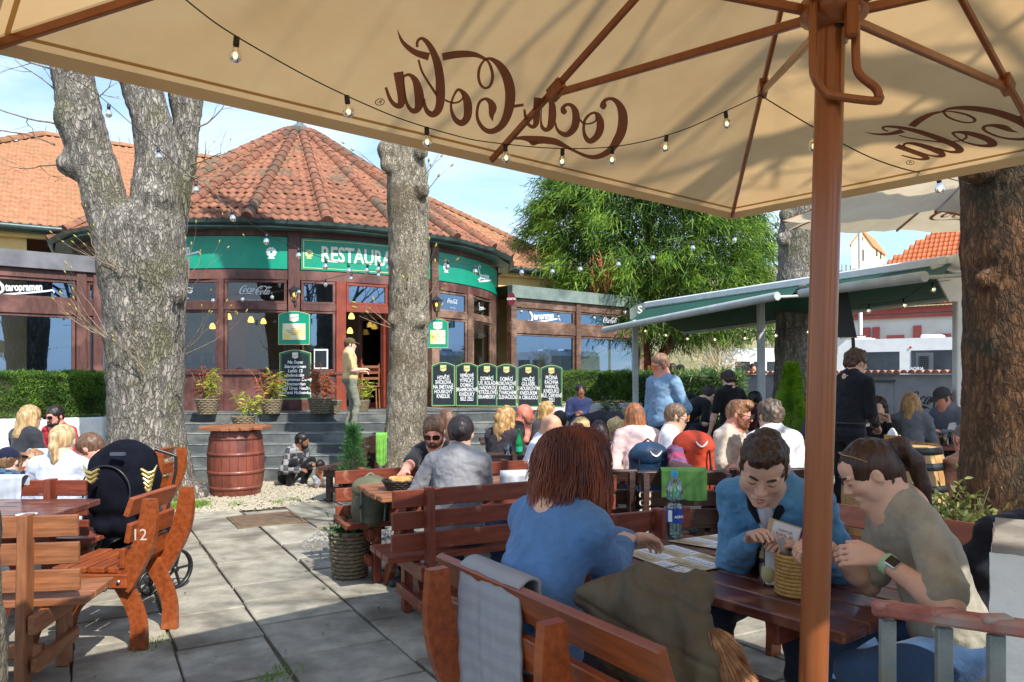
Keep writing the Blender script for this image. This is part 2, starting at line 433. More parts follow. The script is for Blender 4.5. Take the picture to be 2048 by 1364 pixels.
def hairm(rgb):
    if rgb not in _hm:
        c = srgb(*rgb)
        _hm[rgb] = mat('hair_%d_%d_%d' % rgb, tuple(x*.45 for x in c), tuple(min(1, x*1.35) for x in c), .42, scale=55, stretch=(1,1,.16), spec=.45, bump=.9, bdist=.006, lo=.32, hi=.68, detail=4)
    return _hm[rgb]
LENS = mat('lens_black', (.01,.01,.012), rough=.08); LENSO = mat('lens_orange', (.75,.22,.02), (.85,.4,.05), .08); RIM = mat('rim_dark', (.03,.015,.01), rough=.3)
EYEW = mat('eye_white', (.75,.72,.68), rough=.15); EYED = mat('eye_iris', (.05,.03,.02), rough=.1)
def rot(yaw=0, pitch=0, roll=0):
    """columns = right(x), forward(y), up(z); yaw turns left (ccw from above), pitch>0 looks down"""
    return np.array((Matrix.Rotation(yaw,3,'Z') @ Matrix.Rotation(-pitch,3,'X') @ Matrix.Rotation(roll,3,'Y')))
def ik(S_, T_, l1, l2, hint):
    S_, T_ = np.array(S_, float), np.array(T_, float); d = T_-S_; L = np.linalg.norm(d); mx_ = (l1+l2)*.995
    if L > mx_: T_ = S_+d/L*mx_; d = T_-S_; L = mx_
    L = max(L, abs(l1-l2)+.03); u = d/np.linalg.norm(d); a = (l1*l1-l2*l2+L*L)/(2*L); h = math.sqrt(max(l1*l1-a*a, 1e-6))
    hp = np.array(hint, float); hp = hp-u*(hp@u); hp = hp/(np.linalg.norm(hp)+1e-9)
    return S_+u*a+hp*h, T_
def hand(S, wrist, d, n, s, res, curl=.5, side=1, spread=1.0, k=.006):
    """palm along d, palm normal n (palm side), side: which way the thumb leaves"""
    d = np.array(d, float); d /= np.linalg.norm(d); n = np.array(n, float); n = n-d*(n@d); n /= np.linalg.norm(n)+1e-9; t = np.cross(d, n)*side
    w = np.array(wrist, float); fr = max(.0082*s, res*.8)
    for q in (-.026, -.009, .009, .026):
        S.cap(w+d*.012*s+t*q*.6*s, w+d*.083*s+t*q*s, .014*s, .0125*s, k=.012)
    S.ell(w+d*.045*s+n*.008*s+t*.02*s, np.array([.03,.02,.02])*s, k=.02)
    Ls = [.058,.074,.080,.072]; qs = [-.031,-.0105,.0105,.031]
    for i, (q, L) in enumerate(zip(qs, Ls)):
        p = w+d*.086*s+t*q*s*spread; a = .25*curl+.06*i*curl
        for seg, f in enumerate((.45,.32,.25)):
            a2 = a+curl*(.75*seg+.35); dd = d*math.cos(a2)+n*math.sin(a2)
            p2 = p+dd*L*f*s; S.cap(p, p2, fr*(1-.06*seg), fr*(1-.06*(seg+1)), k=k); p = p2
    p = w+d*.028*s+t*.026*s; dd = d*.62+t*.62+n*.45; dd /= np.linalg.norm(dd)
    p2 = p+dd*.038*s; S.cap(p, p2, .0135*s, .011*s, k=.012)
    dd = d*.9+t*.15+n*.45*(.4+curl); dd /= np.linalg.norm(dd); S.cap(p2, p2+dd*.034*s, max(.0105*s,res*.8), max(.0088*s,res*.8), k=k)
def head_prims(S, c, Rm, s, fine, fem=False, mouth=0.0, open_eyes=True, jaw=1.0, nose=1.0):
    Rm = np.array(Rm); T = lambda p: np.array(c)+Rm@(np.array(p)*s)
    E = lambda p, r, k, op='+', M=None: S.ell(T(p), np.array(r)*s, Rm if M is None else Rm@M, k=k*s, op=op)
    E((0,-.014,.022), (.075,.094,.092), .02)
    E((0,.022,-.030), (.060*jaw,.066,.082), .03)
    E((0,.050,-.088), (.030*jaw,.030,.024), .03)
    E((0,-.03,-.045), (.055,.055,.055), .03)
    if fine:
        E((0,.052,.045), (.055,.040,.040), .02)
        for sx in (-1,1):
            E((sx*.044,.052,-.024), (.022,.026,.022), .022); E((sx*.050,.018,-.062), (.020,.036,.024), .02)
            E((sx*.031,.101,.008), (.019,.016,.012), .012, '-')
            E((sx*.030,.079,.024), (.024,.013,.0065), .010)
            E((sx*.031,.0755,.005), (.0145,.0145,.0125), .003)
        nz = nose
        S.cap(T((0,.086,.012)), T((0,.106*nz+.001,-.026)), .0065*s, .0105*s, k=.012*s)
        for sx in (-1,1): E((sx*.012,.094,-.030), (.009,.011,.008), .006)
        for a, b in (((-.022,.082,-.062),(-.008,.0925,-.0565)), ((-.008,.0925,-.0565),(0,.093,-.058)), ((0,.093,-.058),(.008,.0925,-.0565)), ((.008,.0925,-.0565),(.022,.082,-.062))): S.cap(T(a), T(b), .0042*s, .0048*s, k=.006*s)
        for a, b in (((-.019,.083,-.067),(0,.0925,-.0705)), ((0,.0925,-.0705),(.019,.083,-.067))): S.cap(T(a), T(b), .005*s, .0062*s, k=.007*s)
        E((0,.080,-.096), (.018,.012,.013), .02)
        S.cap(T((-.021,.0905,-.0635-mouth*.2)), T((.021,.0905,-.0635-mouth*.2)), (.0016+mouth*.3)*s, (.0016+mouth*.3)*s, k=.002*s, op='-')
    else:
        S.cap(T((0,.084,.012)), T((0,.104,-.026)), .008*s, .013*s, k=.012*s)
        for sx in (-1,1): E((sx*.030,.100,.006), (.018,.014,.012), .01, '-')
        S.cap(T((-.014,.086,-.062)), T((.014,.086,-.062)), .007*s, k=.01*s)
    for sx in (-1,1):
        Me = np.array(Matrix.Rotation(sx*.28, 3, 'Z') @ Matrix.Rotation(-.15, 3, 'X'))
        E((sx*.078,-.004,-.004), (.0085,.018,.031), .006, '+', Me)
        if fine: E((sx*.088,.002,-.002), (.006,.0105,.020), .004, '-', Me)
def lens_pair(parent, c, Rm, s, m_lens, kind='sun', onhead=False):
    Rv = Matrix(Rm.tolist()).to_4x4(); Rv.translation = Vector(c); b = MB()
    z0, y0, tilt = (.006,.108,0) if not onhead else (.088,.062,-.9)
    for sx in (-1,1):
        M = Rv @ Matrix.Translation(Vector((sx*.033,y0,z0))*s) @ Matrix.Rotation(sx*-.16,4,'Z') @ Matrix.Rotation(tilt+R_(90),4,'X')
        b.prism([(math.copysign(abs(math.cos(a))**.7, math.cos(a))*.028*s, math.copysign(abs(math.sin(a))**.75, math.sin(a))*.021*s) for a in [2*math.pi*i/14 for i in range(14)]], M, .003*s, 0)
        b.tube([Rv @ (Vector((sx*.060,y0-.004,z0+.006))*s), Rv @ (Vector((sx*.076,y0*.45,z0+.008))*s), Rv @ (Vector((sx*.082,-.02,z0+.006))*s)], .0028*s, 5, 1)
    b.tube([Rv @ (Vector((-.012,y0+.002,z0+.008))*s), Rv @ (Vector((.012,y0+.002,z0+.008))*s)], .003*s, 5, 1)
    return b.build('sunglasses', [m_lens, RIM], parent)
def hair_prims(S, c, Rm, s, style, g):
    T = lambda p: np.array(c)+Rm@(np.array(p)*s)
    E = lambda p, r, k=.015, op='+': S.ell(T(p), np.array(r)*s, Rm, k=k*s, op=op)
    if style in ('short','crop','messy','quiff'):
        t = {'short':.006,'crop':.001,'messy':.012,'quiff':.004}[style]
        E((0,-.018,.030), (.078+t,.098+t,.092+t)); E((0,-.050,-.015), (.066+t*.5,.058+t,.060))
        for sx in (-1,1): E((sx*.066,.010,-.012), (.014,.026,.040), .01)
        E((0,.115,-.044), (.092,.062,.110), .008, '-')
        for sx in (-1,1): E((sx*.085,.0,-.040), (.02,.028,.030), .006, '-')
        E((0,-.03,-.105), (.09,.08,.045), .01, '-')
        if style == 'quiff':
            E((0,.050,.105), (.056,.050,.030), .025); E((.02,.075,.090),(.035,.030,.024),.02)
        if style == 'messy':
            for q in range(9):
                a = q*2.4; E((math.cos(a)*.05, math.sin(a)*.06-.01, .095+.01*math.sin(q*3.1)), (.026,.026,.022), .012)
    elif style in ('bun','pony','tied'):
        t = .006
        E((0,-.016,.026), (.079+t,.099+t,.093+t)); E((0,-.045,-.015), (.070,.062,.062))
        E((0,.120,-.032), (.080,.064,.114), .008, '-')
        for sx in (-1,1): E((sx*.090,.006,-.022), (.026,.030,.040), .006, '-')
        E((0,-.03,-.112), (.09,.08,.045), .01, '-')
        if style == 'bun': E((.01,-.105,.0), (.052,.040,.050), .02)
        if style in ('pony',):
            pts = [(0,-.105,.055),(.005,-.145,.035),(.008,-.155,-.04),(.012,-.140,-.13),(.012,-.125,-.20)]; r = [.024,.030,.032,.026,.008]
            for i in range(4): S.cap(T(pts[i]), T(pts[i+1]), r[i]*s, r[i+1]*s, k=.01)
    elif style in ('long','longthick','curly','bob'):
        t = .010 if style != 'curly' else .018
        E((0,-.016,.028), (.079+t,.098+t,.093+t)); L = {'long':.19,'longthick':.29,'curly':.24,'bob':.08}[style]
        w = {'long':.075,'longthick':.086,'curly':.10,'bob':.085}[style]
        S.cap(T((0,-.055,-.02)), np.array(c)+(Rm@np.array((0,-.085,0)))*s+np.array((0,0,-L*.55-.06))*s, (w+.008)*s, w*s, k=.03)
        S.ell(np.array(c)+(Rm@np.array((0,-.095,0)))*s+np.array((0,0,-L*.9-.03))*s, np.array((w*1.15,.055,.10))*s, rot(g), k=.04)
        for sx in (-1,1): S.cap(T((sx*.070,-.01,.03)), T((sx*.082,-.035,-.10)), .028*s, .034*s, k=.02)
        E((0,.128,-.030), (.066,.072,.115), .01, '-')
def hair_disp(style, s):
    amp = {'curly':.020,'messy':.012,'quiff':.008,'longthick':.012,'long':.007,'short':.005,'bob':.006}.get(style, .004)*s
    fr = {'curly':26,'messy':38,'quiff':60}.get(style, 60)/s
    st = np.array([1,1,.55 if style in ('curly','messy','quiff','short') else .16])
    def d(v): return amp*(fbm(v*fr*st, 3)*.9)-amp*.2
    return d
N_PEOPLE = [0]
def person(label, px, pt, Z, yaw=0, pose='sit', s=1.0, lean=8, slean=0, head=(0,0,0), hair=('short',(70,45,30)), top=('tee',(40,40,44)), legs=(30,34,44),
           tone='fair', hands=None, res=None, glasses=None, cap=None, beard=None, detail=False, shoes=(60,60,60), floor=None, knees=None, width=1.0, group=None, mouth=0.0, seat=.45,
           legs_on=True, feet=None, hw=1.0, extra=None, hands_d=None, curl=(.8,.8), elb=None, lat=(), world_head=None, round_=0.0, bsize=1.0, fullhands=True, turn=0, hscale=1.0):
    """px,pt: where the top of the head shows; yaw degrees ccw, 0 = facing away from the camera (+Y)"""
    N_PEOPLE[0] += 1
    res = res or (.0125 if Z > 6 else .009)
    g = R_(yaw); Rb = rot(g); s_ = s
    L_ = R_(lean); SL = R_(slean)
    sp1 = rot(0, L_*.65+round_*-.2, SL); sp2 = rot(0, L_*1.1+round_, SL)
    if pose == 'stand': ph = .93
    elif pose == 'crouch': ph = .22
    else: ph = seat/s+.085
    P0 = np.array((0,0,ph)); Mi = P0+sp1@np.array((0,0,.24)); C = Mi+sp2@np.array((0,0,.27))
    hy_, hp_, hr_ = [R_(a) for a in head]
    Rh = rot(hy_, hp_, hr_)
    nb = C+(sp2@np.array((0,.0,.045))); Hc = nb+np.array((0,.02,.0))+rot(hy_*.3, L_*.5+round_*.6+hp_*.35)@np.array((0,.012,.088))
    tpp = Hc+Rh@np.array((0,-.01,.02))+np.array((0,0,.10*hscale))
    target = P(px, pt, Z); off = np.array(target)-(Rb@(tpp*s_)); 
    if pose == 'sit' and floor is None: floor_z = off[2]
    if floor is not None: pass
    fl = off[2] if floor is None else floor
    w = lambda p: Rb@(np.array(p, float)*s_)+off
    inv = lambda q: (Rb.T@(np.array(q, float)-off))/s_
    root = empty('person', (float(w((0,0,0))[0]), float(w((0,0,0))[1]), max(fl, 0) if floor is not None else 0.0), label, 'person', group)
    sh = []; 
    St = rot(R_(turn))
    for sx in (-1,1): sh.append(C+sp2@(St@np.array((sx*.165*width,-.005,-.055))))
    # default hand targets (local)
    if hands is None:
        hands = [(-.16,.34,ph+.16),(.16,.34,ph+.16)] if pose != 'stand' else [(-.27,.04,ph-.08),(.27,.04,ph-.08)]
    arms = []
    for i, sx in enumerate((-1,1)):
        h = hands[i]
        if isinstance(h, Vector): h = inv(h)
        hint = (sx*.38,-.6,-.8) if elb is None or elb[i] is None else elb[i]
        if isinstance(hint, Vector):
            q_ = inv(hint)-sh[i]; e = sh[i]+q_/np.linalg.norm(q_)*.285; q_ = np.array(h)-e; hnd = e+q_/np.linalg.norm(q_)*.255
        else: e, hnd = ik(sh[i], h, .285, .255, hint)
        arms.append((sh[i], e, hnd))
    kn = []
    for i, sx in enumerate((-1,1)):
        hip = P0+np.array((sx*.09,.0,-.02))
        if pose == 'stand':
            ft = np.array((sx*.11,.0+.05*sx,.08)) if feet is None else np.array(feet[i], float); k_, f_ = ik(hip, ft, .43, .42, (0,1,0))
        elif pose == 'crouch':
            ft = np.array((sx*.14,.16,.08)) if feet is None else np.array(feet[i], float); k_, f_ = ik(hip, ft, .43, .42, (sx*.3,1,.6))
        else:
            base = -off[2]/s_+ (floor or 0)/s_
            k_ = hip+np.array((sx*.06,.43,.0)) if knees is None else np.array(knees[i], float)
            f_ = np.array((k_[0]+sx*.02, k_[1]-.02, max(k_[2]-.42, base+.08))) if feet is None else np.array(feet[i], float)
        kn.append((hip, k_, f_))
    q = s_; kk = .03
    # --- skin: head, neck, chest core, arms, hands as one continuous surface
    B = SDF(); hs = s_*hscale*1.04
    head_prims(B, w(Hc), Rb@Rh, hs, detail, mouth=mouth)
    B.cap(w(C+np.array((0,0,-.01))), w(Hc+Rh@np.array((0,-.022,-.055))), .058*q, .050*q, k=.03)
    B.cap(w(sh[0]+(C-sh[0])*.2), w(sh[1]+(C-sh[1])*.2), .045*q, k=.04); B.cap(w(C+sp2@np.array((0,.0,-.02))), w(Mi), .10*q, .09*q, k=.04); B.cap(w(Mi), w(P0), .09*q, .10*q, k=.04)
    for i, (a, e, h) in enumerate(arms):
        B.cap(w(a), w(e), .046*q*bsize, .037*q*bsize, k=.03); m_ = e+(h-e)*.3; B.cap(w(e), w(m_), .037*q, .040*q*bsize, k=.02); B.cap(w(m_), w(h), .040*q*bsize, .024*q, k=.02)
        d = (h-e); d = d/np.linalg.norm(d); sx = (-1,1)[i]
        nrm = np.array((-sx*.5,.3,-.8)); hd = d
        if hands_d and hands_d[i] is not None: hd = np.array(hands_d[i][0], float); nrm = np.array(hands_d[i][1], float)
        hand(B, w(h), Rb@hd, Rb@nrm, q*.98, res, curl=curl[i], side=sx*(1 if np.dot(np.cross(hd, nrm), (0,0,1))*0 == 0 else 1))
    bare = top[0] == 'bare'
    sdf_obj('body', B, res, [SKIN[tone]], root)
    # --- top
    kind, rgb = top[0], top[1]; th = {'tee':.014,'long':.014,'jacket':.026,'polo':.016,'vest':.012,'hoodie':.024}.get(kind, .014)
    T = SDF(); bs = bsize
    T.ell(w(C+sp2@np.array((0,.005,-.11))), np.array((.150*width,.105*bs,.165))*q+th*.5, Rb@sp2, k=.05)
    T.ell(w(Mi+sp1@np.array((0,.005*bs,-.03))), np.array((.135*width*bs,.108*bs,.17))*q+th*.6, Rb@sp1, k=.06)
    T.ell(w(P0+np.array((0,.0,.05))), np.array((.155*width*bs,.122*bs,.12))*q+th*.7, Rb, k=.06)
    T.cap(w(sh[0]+(C-sh[0])*.16), w(sh[1]+(C-sh[1])*.16), .047*q+th*.5, k=.05)
    for e_ in sh: T.cap(w(C+sp2@np.array((0,-.012,.004))), w(e_+(C-e_)*.15+np.array((0,0,.004))), .048*q+th*.4, .040*q+th*.4, k=.05)
    T.cap(w(C+sp2@np.array((0,-.012,.0))), w(C+sp2@np.array((0,-.01,.028))), .072*q, .060*q+th*.3, k=.03)
    for i, (a, e, h) in enumerate(arms):
        if kind in ('tee','polo'):
            m_ = a+(e-a)*.80; T.cap(w(a), w(m_), .047*q*bs+th*.5, .053*q*bs+th*.9, k=.03)
        elif kind != 'vest':
            T.cap(w(a), w(e), .046*q*bs+th*.6, .041*q*bs+th*.9, k=.03); m_ = e+(h-e)*.93; T.cap(w(e), w(m_), .044*q*bs+th, .029*q+th*.8, k=.02)
    wr = 46 if Z > 5 else 30
    def dispc(v, a_=max(th,.016)*.42): return a_*(fbm(v*np.array((8,8,12)), 2)+.9*(.5-np.abs(fbm(v*np.array((15,15,24))+fbm(v*6,1)[:,None]*1.5, 2))))-a_*.2
    # neck opening
    nc = w(C+sp2@np.array((0,.075,.085))); T.ell(nc, np.array((.070,.085,.075))*q, k=.01, op='-')
    tm = top[2] if len(top) > 2 else cloth(rgb)
    names_ = {'tee':'t_shirt','long':'sweater','jacket':'jacket','polo':'polo_shirt','vest':'vest','hoodie':'hoodie'}
    if kind == 'hoodie' or kind == 'jacket':
        for i in range(6):
            a0 = math.pi*(.15+.7*i/6)+math.pi; a1 = math.pi*(.15+.7*(i+1)/6)+math.pi
            T.cap(w(C+sp2@np.array((math.cos(a0)*.085,math.sin(a0)*.085+.01,.04))), w(C+sp2@np.array((math.cos(a1)*.085,math.sin(a1)*.085+.01,.04))), .026*q, k=.02)
    sdf_obj(names_.get(kind, 'sweater'), T, max(res, .009) if Z < 3.5 else res*1.1, [tm], root, disp=dispc, it=2)
    # --- legs
    if legs_on:
        Lg = SDF(); Lg.ell(w(P0+np.array((0,-.01,.0))), np.array((.158*width*bs,.125*bs,.115))*q, Rb, k=.05)
        for hip, k_, f_ in kn:
            Lg.cap(w(hip), w(k_), .088*q*bs, .064*q, k=.04); Lg.cap(w(k_), w(k_+(f_-k_)*.4), .062*q, .060*q, k=.03); Lg.cap(w(k_+(f_-k_)*.4), w(f_+(k_-f_)*.06), .060*q, .050*q, k=.03)
        lm = legs if not isinstance(legs, tuple) else cloth(legs)
        sdf_obj('trousers', Lg, res*1.15, [lm], root, disp=lambda v: .006*fbm(v*np.array((12,12,18)), 2), it=1)
        for i, (hip, k_, f_) in enumerate(kn):
            Sh = SDF(); sx = (-1,1)[i]; hd = np.array((sx*.2,1,0.)); hd /= np.linalg.norm(hd)
            Sh.cap(w(f_+np.array((0,-.03,-.045))), w(f_+hd*.13+np.array((0,0,-.055))), .038*q, .034*q, k=.02); Sh.cap(w(f_), w(f_+np.array((0,-.01,-.03))), .042*q, k=.02)
            Sh.cap(w(f_+hd*.12+np.array((-.01,0,-.055))), w(f_+hd*.16+np.array((.01,0,-.058))), .034*q, .028*q, k=.02)
            sdf_obj('shoe', Sh, res, [solid('shoe_%d_%d_%d' % shoes, shoes, .5)], root)
    # --- hair, cap, glasses, beard, brows, eyes
    hc = w(Hc); Rw = Rb@Rh
    Tm = lambda p: hc+Rw@(np.array(p)*hs)
    if hair and hair[0] not in ('bald',):
        Hs = SDF(); hair_prims(Hs, hc, Rw, hs, hair[0], g+hy_)
        if hair[0] not in ('long','longthick','curly','bob'): pass
        hr_res = max(min(res, .008) if detail else res*.9, .005)
        sdf_obj('hair', Hs, hr_res, [hairm(hair[1])], root, disp=hair_disp(hair[0], hs), it=1)
    if cap:
        K = SDF(); K.ell(Tm((0,-.016,.048)), np.array((.084,.103,.085))*hs, Rw, k=0); K.ell(Tm((0,-.01,-.055)), np.array((.12,.14,.085))*hs, Rw, k=.004, op='-')
        K.ell(Tm((0,.112,.040)), np.array((.062,.066,.0085))*hs, Rw@np.array(Matrix.Rotation(-.22,3,'X')), k=.008)
        sdf_obj('cap', K, min(res, .010), [cloth(cap)], root)
    if beard:
        Bd = SDF(); Bd.ell(Tm((0,.040,-.078)), np.array((.056,.054,.042))*hs, Rw, k=.01)
        for sx in (-1,1): Bd.cap(Tm((sx*.066,.010,-.02)), Tm((sx*.054,.036,-.07)), .013*hs, .018*hs, k=.015)
        Bd.cap(Tm((-.02,.092,-.050)), Tm((.02,.092,-.050)), .0065*hs, k=.01); Bd.ell(Tm((0,.100,-.062)), np.array((.020,.014,.007))*hs, Rw, k=.004, op='-')
        sdf_obj('beard', Bd, min(res, .009), [hairm(beard)], root, disp=lambda v: .002*fbm(v*140, 2))
    if glasses: lens_pair(root, hc, Rw, hs, LENSO if glasses == 'orange' else LENS, onhead=(glasses == 'onhead'))
    if detail:
        Rv = Matrix(Rw.tolist()).to_4x4(); Rv.translation = Vector(hc)
        hcol = hairm(hair[1] if hair and hair[0] != 'bald' else (90,60,45))
        for sx in (-1,1):
            bw = MB(); pts = [Rv @ (Vector(p)*hs) for p in ((sx*.014,.0925,.0205),(sx*.026,.092,.027),(sx*.038,.086,.0275),(sx*.050,.074,.021))]
            bw.tube([p_+Vector(Rw@np.array((0,.0015,.001)))*hs for p_ in pts], [.003*hs,.0050*hs,.0042*hs,.0015*hs], 6, 0); bw.build('eyebrow', [hcol], root)
            ey = MB(); pts = [Rv @ (Vector(p)*hs) for p in ((sx*.019,.0865,.0025),(sx*.026,.0895,-.0010),(sx*.034,.0890,-.0015),(sx*.043,.0825,.0015))]
            ey.tube(pts, [.0008*hs,.0016*hs,.0016*hs,.0009*hs], 5, 0); ey.build('eyelashes', [EYED], root).name = 'eyelash'
        lp = MB(); n0 = 0
        for row in (((-.021,.0835,-.0612),(-.008,.0945,-.0568),(0,.0945,-.0580),(.008,.0945,-.0568),(.021,.0835,-.0612)), ((-.018,.0845,-.0670),(0,.0965,-.0710),(.018,.0845,-.0670))):
            cc = crom([list(p)+[.0040 if 0 < i < len(row)-1 else .0012] for i, p in enumerate(row)], 4)
            lp = MB(); lp.tube([Rv @ (Vector(p[:3])*hs) for p in cc], [p[3]*hs for p in cc], 6, 0); lp.build('lip', [_mats['lip_fair']], root)
    if extra: extra(root, w, dict(C=C, Hc=Hc, Rw=Rw, hs=hs, arms=arms, P0=P0, Mi=Mi, Tm=Tm, sp2=sp2, Rb=Rb, kn=kn, q=q))
    return root
lipm('fair', (190,112,104))
# ------------------------------------------------ shared materials
U = Vector((.866,.50,0)); V_ = Vector((-.50,.866,0))      # the terrace's two directions
WOOD_D = mat('timber_dark', srgb(70,40,32), srgb(104,62,50), .55, scale=5, stretch=(1,9,9), bump=.35, bscale=9, bdist=.004, rand=.15)
WOOD_R = mat('timber_redbrown', srgb(104,48,34), srgb(138,68,46), .45, scale=4, stretch=(1,9,9), bump=.3, bscale=8, bdist=.003, rand=.14, c3=srgb(160,118,92), c3scale=11, c3lo=.62, c3hi=.74)
WOOD_O = mat('timber_orange', srgb(122,58,26), srgb(158,80,38), .38, scale=4, stretch=(1,9,9), bump=.2, bscale=8, bdist=.003, rand=.10, coat=.12, c3=srgb(168,100,56), c3scale=9, c3lo=.64, c3hi=.8)
WOOD_T = mat('timber_tabletop', srgb(78,40,34), srgb(112,62,50), .30, scale=5, stretch=(1,10,10), bump=.35, bscale=9, bdist=.003, rand=.16, coat=.3, c3=srgb(146,100,80), c3scale=7, c3lo=.56, c3hi=.72)
WOOD_L = mat('timber_light_brown', srgb(122,76,48), srgb(160,104,68), .5, scale=5, stretch=(1,9,9), bump=.3, bscale=9, bdist=.003, rand=.14)  # lighter brown timber, used indoors and out
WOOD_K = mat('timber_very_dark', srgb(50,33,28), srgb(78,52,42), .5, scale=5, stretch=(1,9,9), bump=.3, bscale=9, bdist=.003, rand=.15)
STONE = mat('paving_stone', srgb(130,125,112), srgb(170,163,146), .8, scale=5, bump=.55, bscale=22, bdist=.012, rand=.13, c3=srgb(108,100,86), c3scale=1.7, detail=8)
JOINT = mat('paving_bed', srgb(66,58,46), srgb(112,102,84), .95, scale=60, bump=.8, bdist=.01)
STEP = mat('step_slate', srgb(72,76,76), srgb(100,104,102), .75, scale=3.5, bump=.35, bscale=14, bdist=.008, c3=srgb(124,126,120), c3scale=2.4, rand=.1)
WHITEP = mat('whitewash', srgb(206,206,202), srgb(228,228,224), .85, scale=3, bump=.6, bscale=11, bdist=.02, c3=srgb(184,182,176), c3scale=1.2)
GREYP = mat('grey_render_wall', srgb(140,144,152), srgb(164,167,172), .85, scale=2, bump=.4, bscale=8, bdist=.02)
YEL = mat('yellow_render', srgb(226,184,116), srgb(240,202,138), .85, scale=2, bump=.2, bscale=20, c3=srgb(214,170,104), c3scale=.8)
TILE = mat('roof_tile', srgb(106,68,50), srgb(150,98,72), .75, scale=7, rand=.28, bump=.3, bscale=30, c3=srgb(92,80,62), c3scale=1.4)
TILE_O = mat('roof_tile_orange', srgb(134,90,64), srgb(168,118,84), .75, scale=9, rand=.2, bump=.3, bscale=30, c3=srgb(142,104,70), c3scale=1.6)
ZINC = mat('zinc_green_grey', srgb(86,104,104), srgb(122,142,140), .45, scale=3, metal=.3, c3=srgb(66,78,80), c3scale=1.5)
ZINCD = mat('gutter_dark', srgb(48,62,62), srgb(76,94,92), .4, scale=4, metal=.3)
GREEN = mat('sign_green', srgb(10,140,112), srgb(14,150,120), .35, scale=3)
GREEND = mat('board_green', srgb(14,92,68), srgb(20,104,78), .3, scale=3)
CREAMP = mat('sign_cream', srgb(228,226,208), rough=.5); WHITE = mat('print_white', srgb(238,240,240), rough=.5); GOLD = mat('print_gold', srgb(206,196,120), srgb(222,214,150), .4)
CHALK = mat('chalkboard', srgb(22,32,36), srgb(34,44,48), .55, scale=4)
GLASS = glass_mat('window_glass', (.60,.6,.58), .3, .01, .07)
GLASSR = glass_mat('window_glass_reflective', (.35,.42,.48), .45, .012, .34, (.42,.62,.90))  # blue gloss colour stands in for the deep blue sky reflection
CLEAR = glass_mat('clear_glass', (.93,.96,.96), .45, .01, .03)
METAL = mat('brushed_steel', (.55,.56,.58), (.7,.7,.72), .3, metal=1.0, scale=12)
WPAINT = mat('white_paint', srgb(224,226,226), srgb(236,238,238), .4, scale=6)
GREYMET = mat('grey_painted_metal', srgb(170,178,176), srgb(192,198,196), .4, scale=5)
BLACK = mat('black_plastic', (.012,.012,.014), (.02,.02,.022), .4)
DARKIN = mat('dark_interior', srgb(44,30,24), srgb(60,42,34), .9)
CABLE = mat('black_cable', (.012,.012,.012), rough=.6)
# ------------------------------------------------ ground
def setting(name, me, world=None): return tag(ob(name, me, None, world), kind='structure')
gb = MB(); gb.add([(-400,-60,-.06),(400,-60,-.06),(400,60,-.06),(-400,60,-.06)], [(0,1,2,3)])
setting('ground', gb.mesh('ground', mat('earth', srgb(120,112,92), srgb(150,140,118), .95, scale=2, bump=.4, c3=srgb(92,104,62), c3scale=.5)))
pv = tag(empty('paving', (0,0,0)), kind='structure')
bed = MB(); bed.add([(-12,-3,-.025),(12,-3,-.025),(12,17,-.025),(-12,17,-.025)], [(0,1,2,3)]); bed.build('joint_bed', [JOINT], pv)
def to_uv(p): return (p[0]*U.x+p[1]*U.y, p[0]*V_.x+p[1]*V_.y)
def from_uv(u, v, z=0): q = U*u+V_*v; return Vector((q.x, q.y, z))
slabs = []
u = -9.5
rs = random.Random(4)
while u < 12:
    wu = rs.choice((.47,.5,.5,.55,.62,.42)); v = -4.5+rs.uniform(0,.5)
    while v < 17:
        lv = rs.choice((.5,.62,.75,.9,.55,.42)); slabs.append((u, v, wu, lv)); v += lv
    u += wu
def slab_keep(c):
    if c.y < .9 or c.y > 11.6 or abs(c.x)/max(c.y,.1) > .80+.6/max(c.y,.3): return False
    px = CX+c.x*F/c.y; py = HY+CAMZ*F/c.y
    if ((px-420)/260)**2+((py-985)/40)**2 < 1 or ((px-800)/170)**2+((py-950)/24)**2 < 1: return False        # gravel beds
    if ((px-740)/78)**2+((py-1075)/52)**2 < 1: return False
    return True
cand = []
for (u, v, wu, lv) in slabs:
    c = from_uv(u+wu/2, v+lv/2)
    if slab_keep(c): cand.append((c.y, u, v, wu, lv))
cand.sort(); rest = MB()
def slab(b, u, v, wu, lv, z):
    g_ = .006+rs.random()*.008; cs = [(u+g_, v+g_), (u+wu-g_, v+g_), (u+wu-g_, v+lv-g_), (u+g_, v+lv-g_)]
    j = lambda: rs.uniform(-.008,.008); cs = [(a+j(), b_+j()) for a, b_ in cs]
    cx, cy = u+wu/2, v+lv/2; tz = [z+rs.uniform(-.004,.004) for _ in range(4)]
    vv = [from_uv(*c, -.03) for c in cs]+[from_uv(*c, t-.006) for c, t in zip(cs, tz)]+[from_uv(cx+(c[0]-cx)*.975, cy+(c[1]-cy)*.985, t) for c, t in zip(cs, tz)]
    f = [(8,9,10,11)]+[(i,(i+1)%4,4+(i+1)%4,4+i) for i in range(4)]+[(4+i,4+(i+1)%4,8+(i+1)%4,8+i) for i in range(4)]
    b.add(vv, f)
for k, (y, u, v, wu, lv) in enumerate(cand):
    if k < 290:
        b = MB(); slab(b, u, v, wu, lv, rs.uniform(-.004,.004)); b.build('paving_slab', [STONE], pv)
    else: slab(rest, u, v, wu, lv, rs.uniform(-.003,.003))
if rest.f: tag(rest.build('far_paving_slabs', [STONE], pv), kind='stuff')
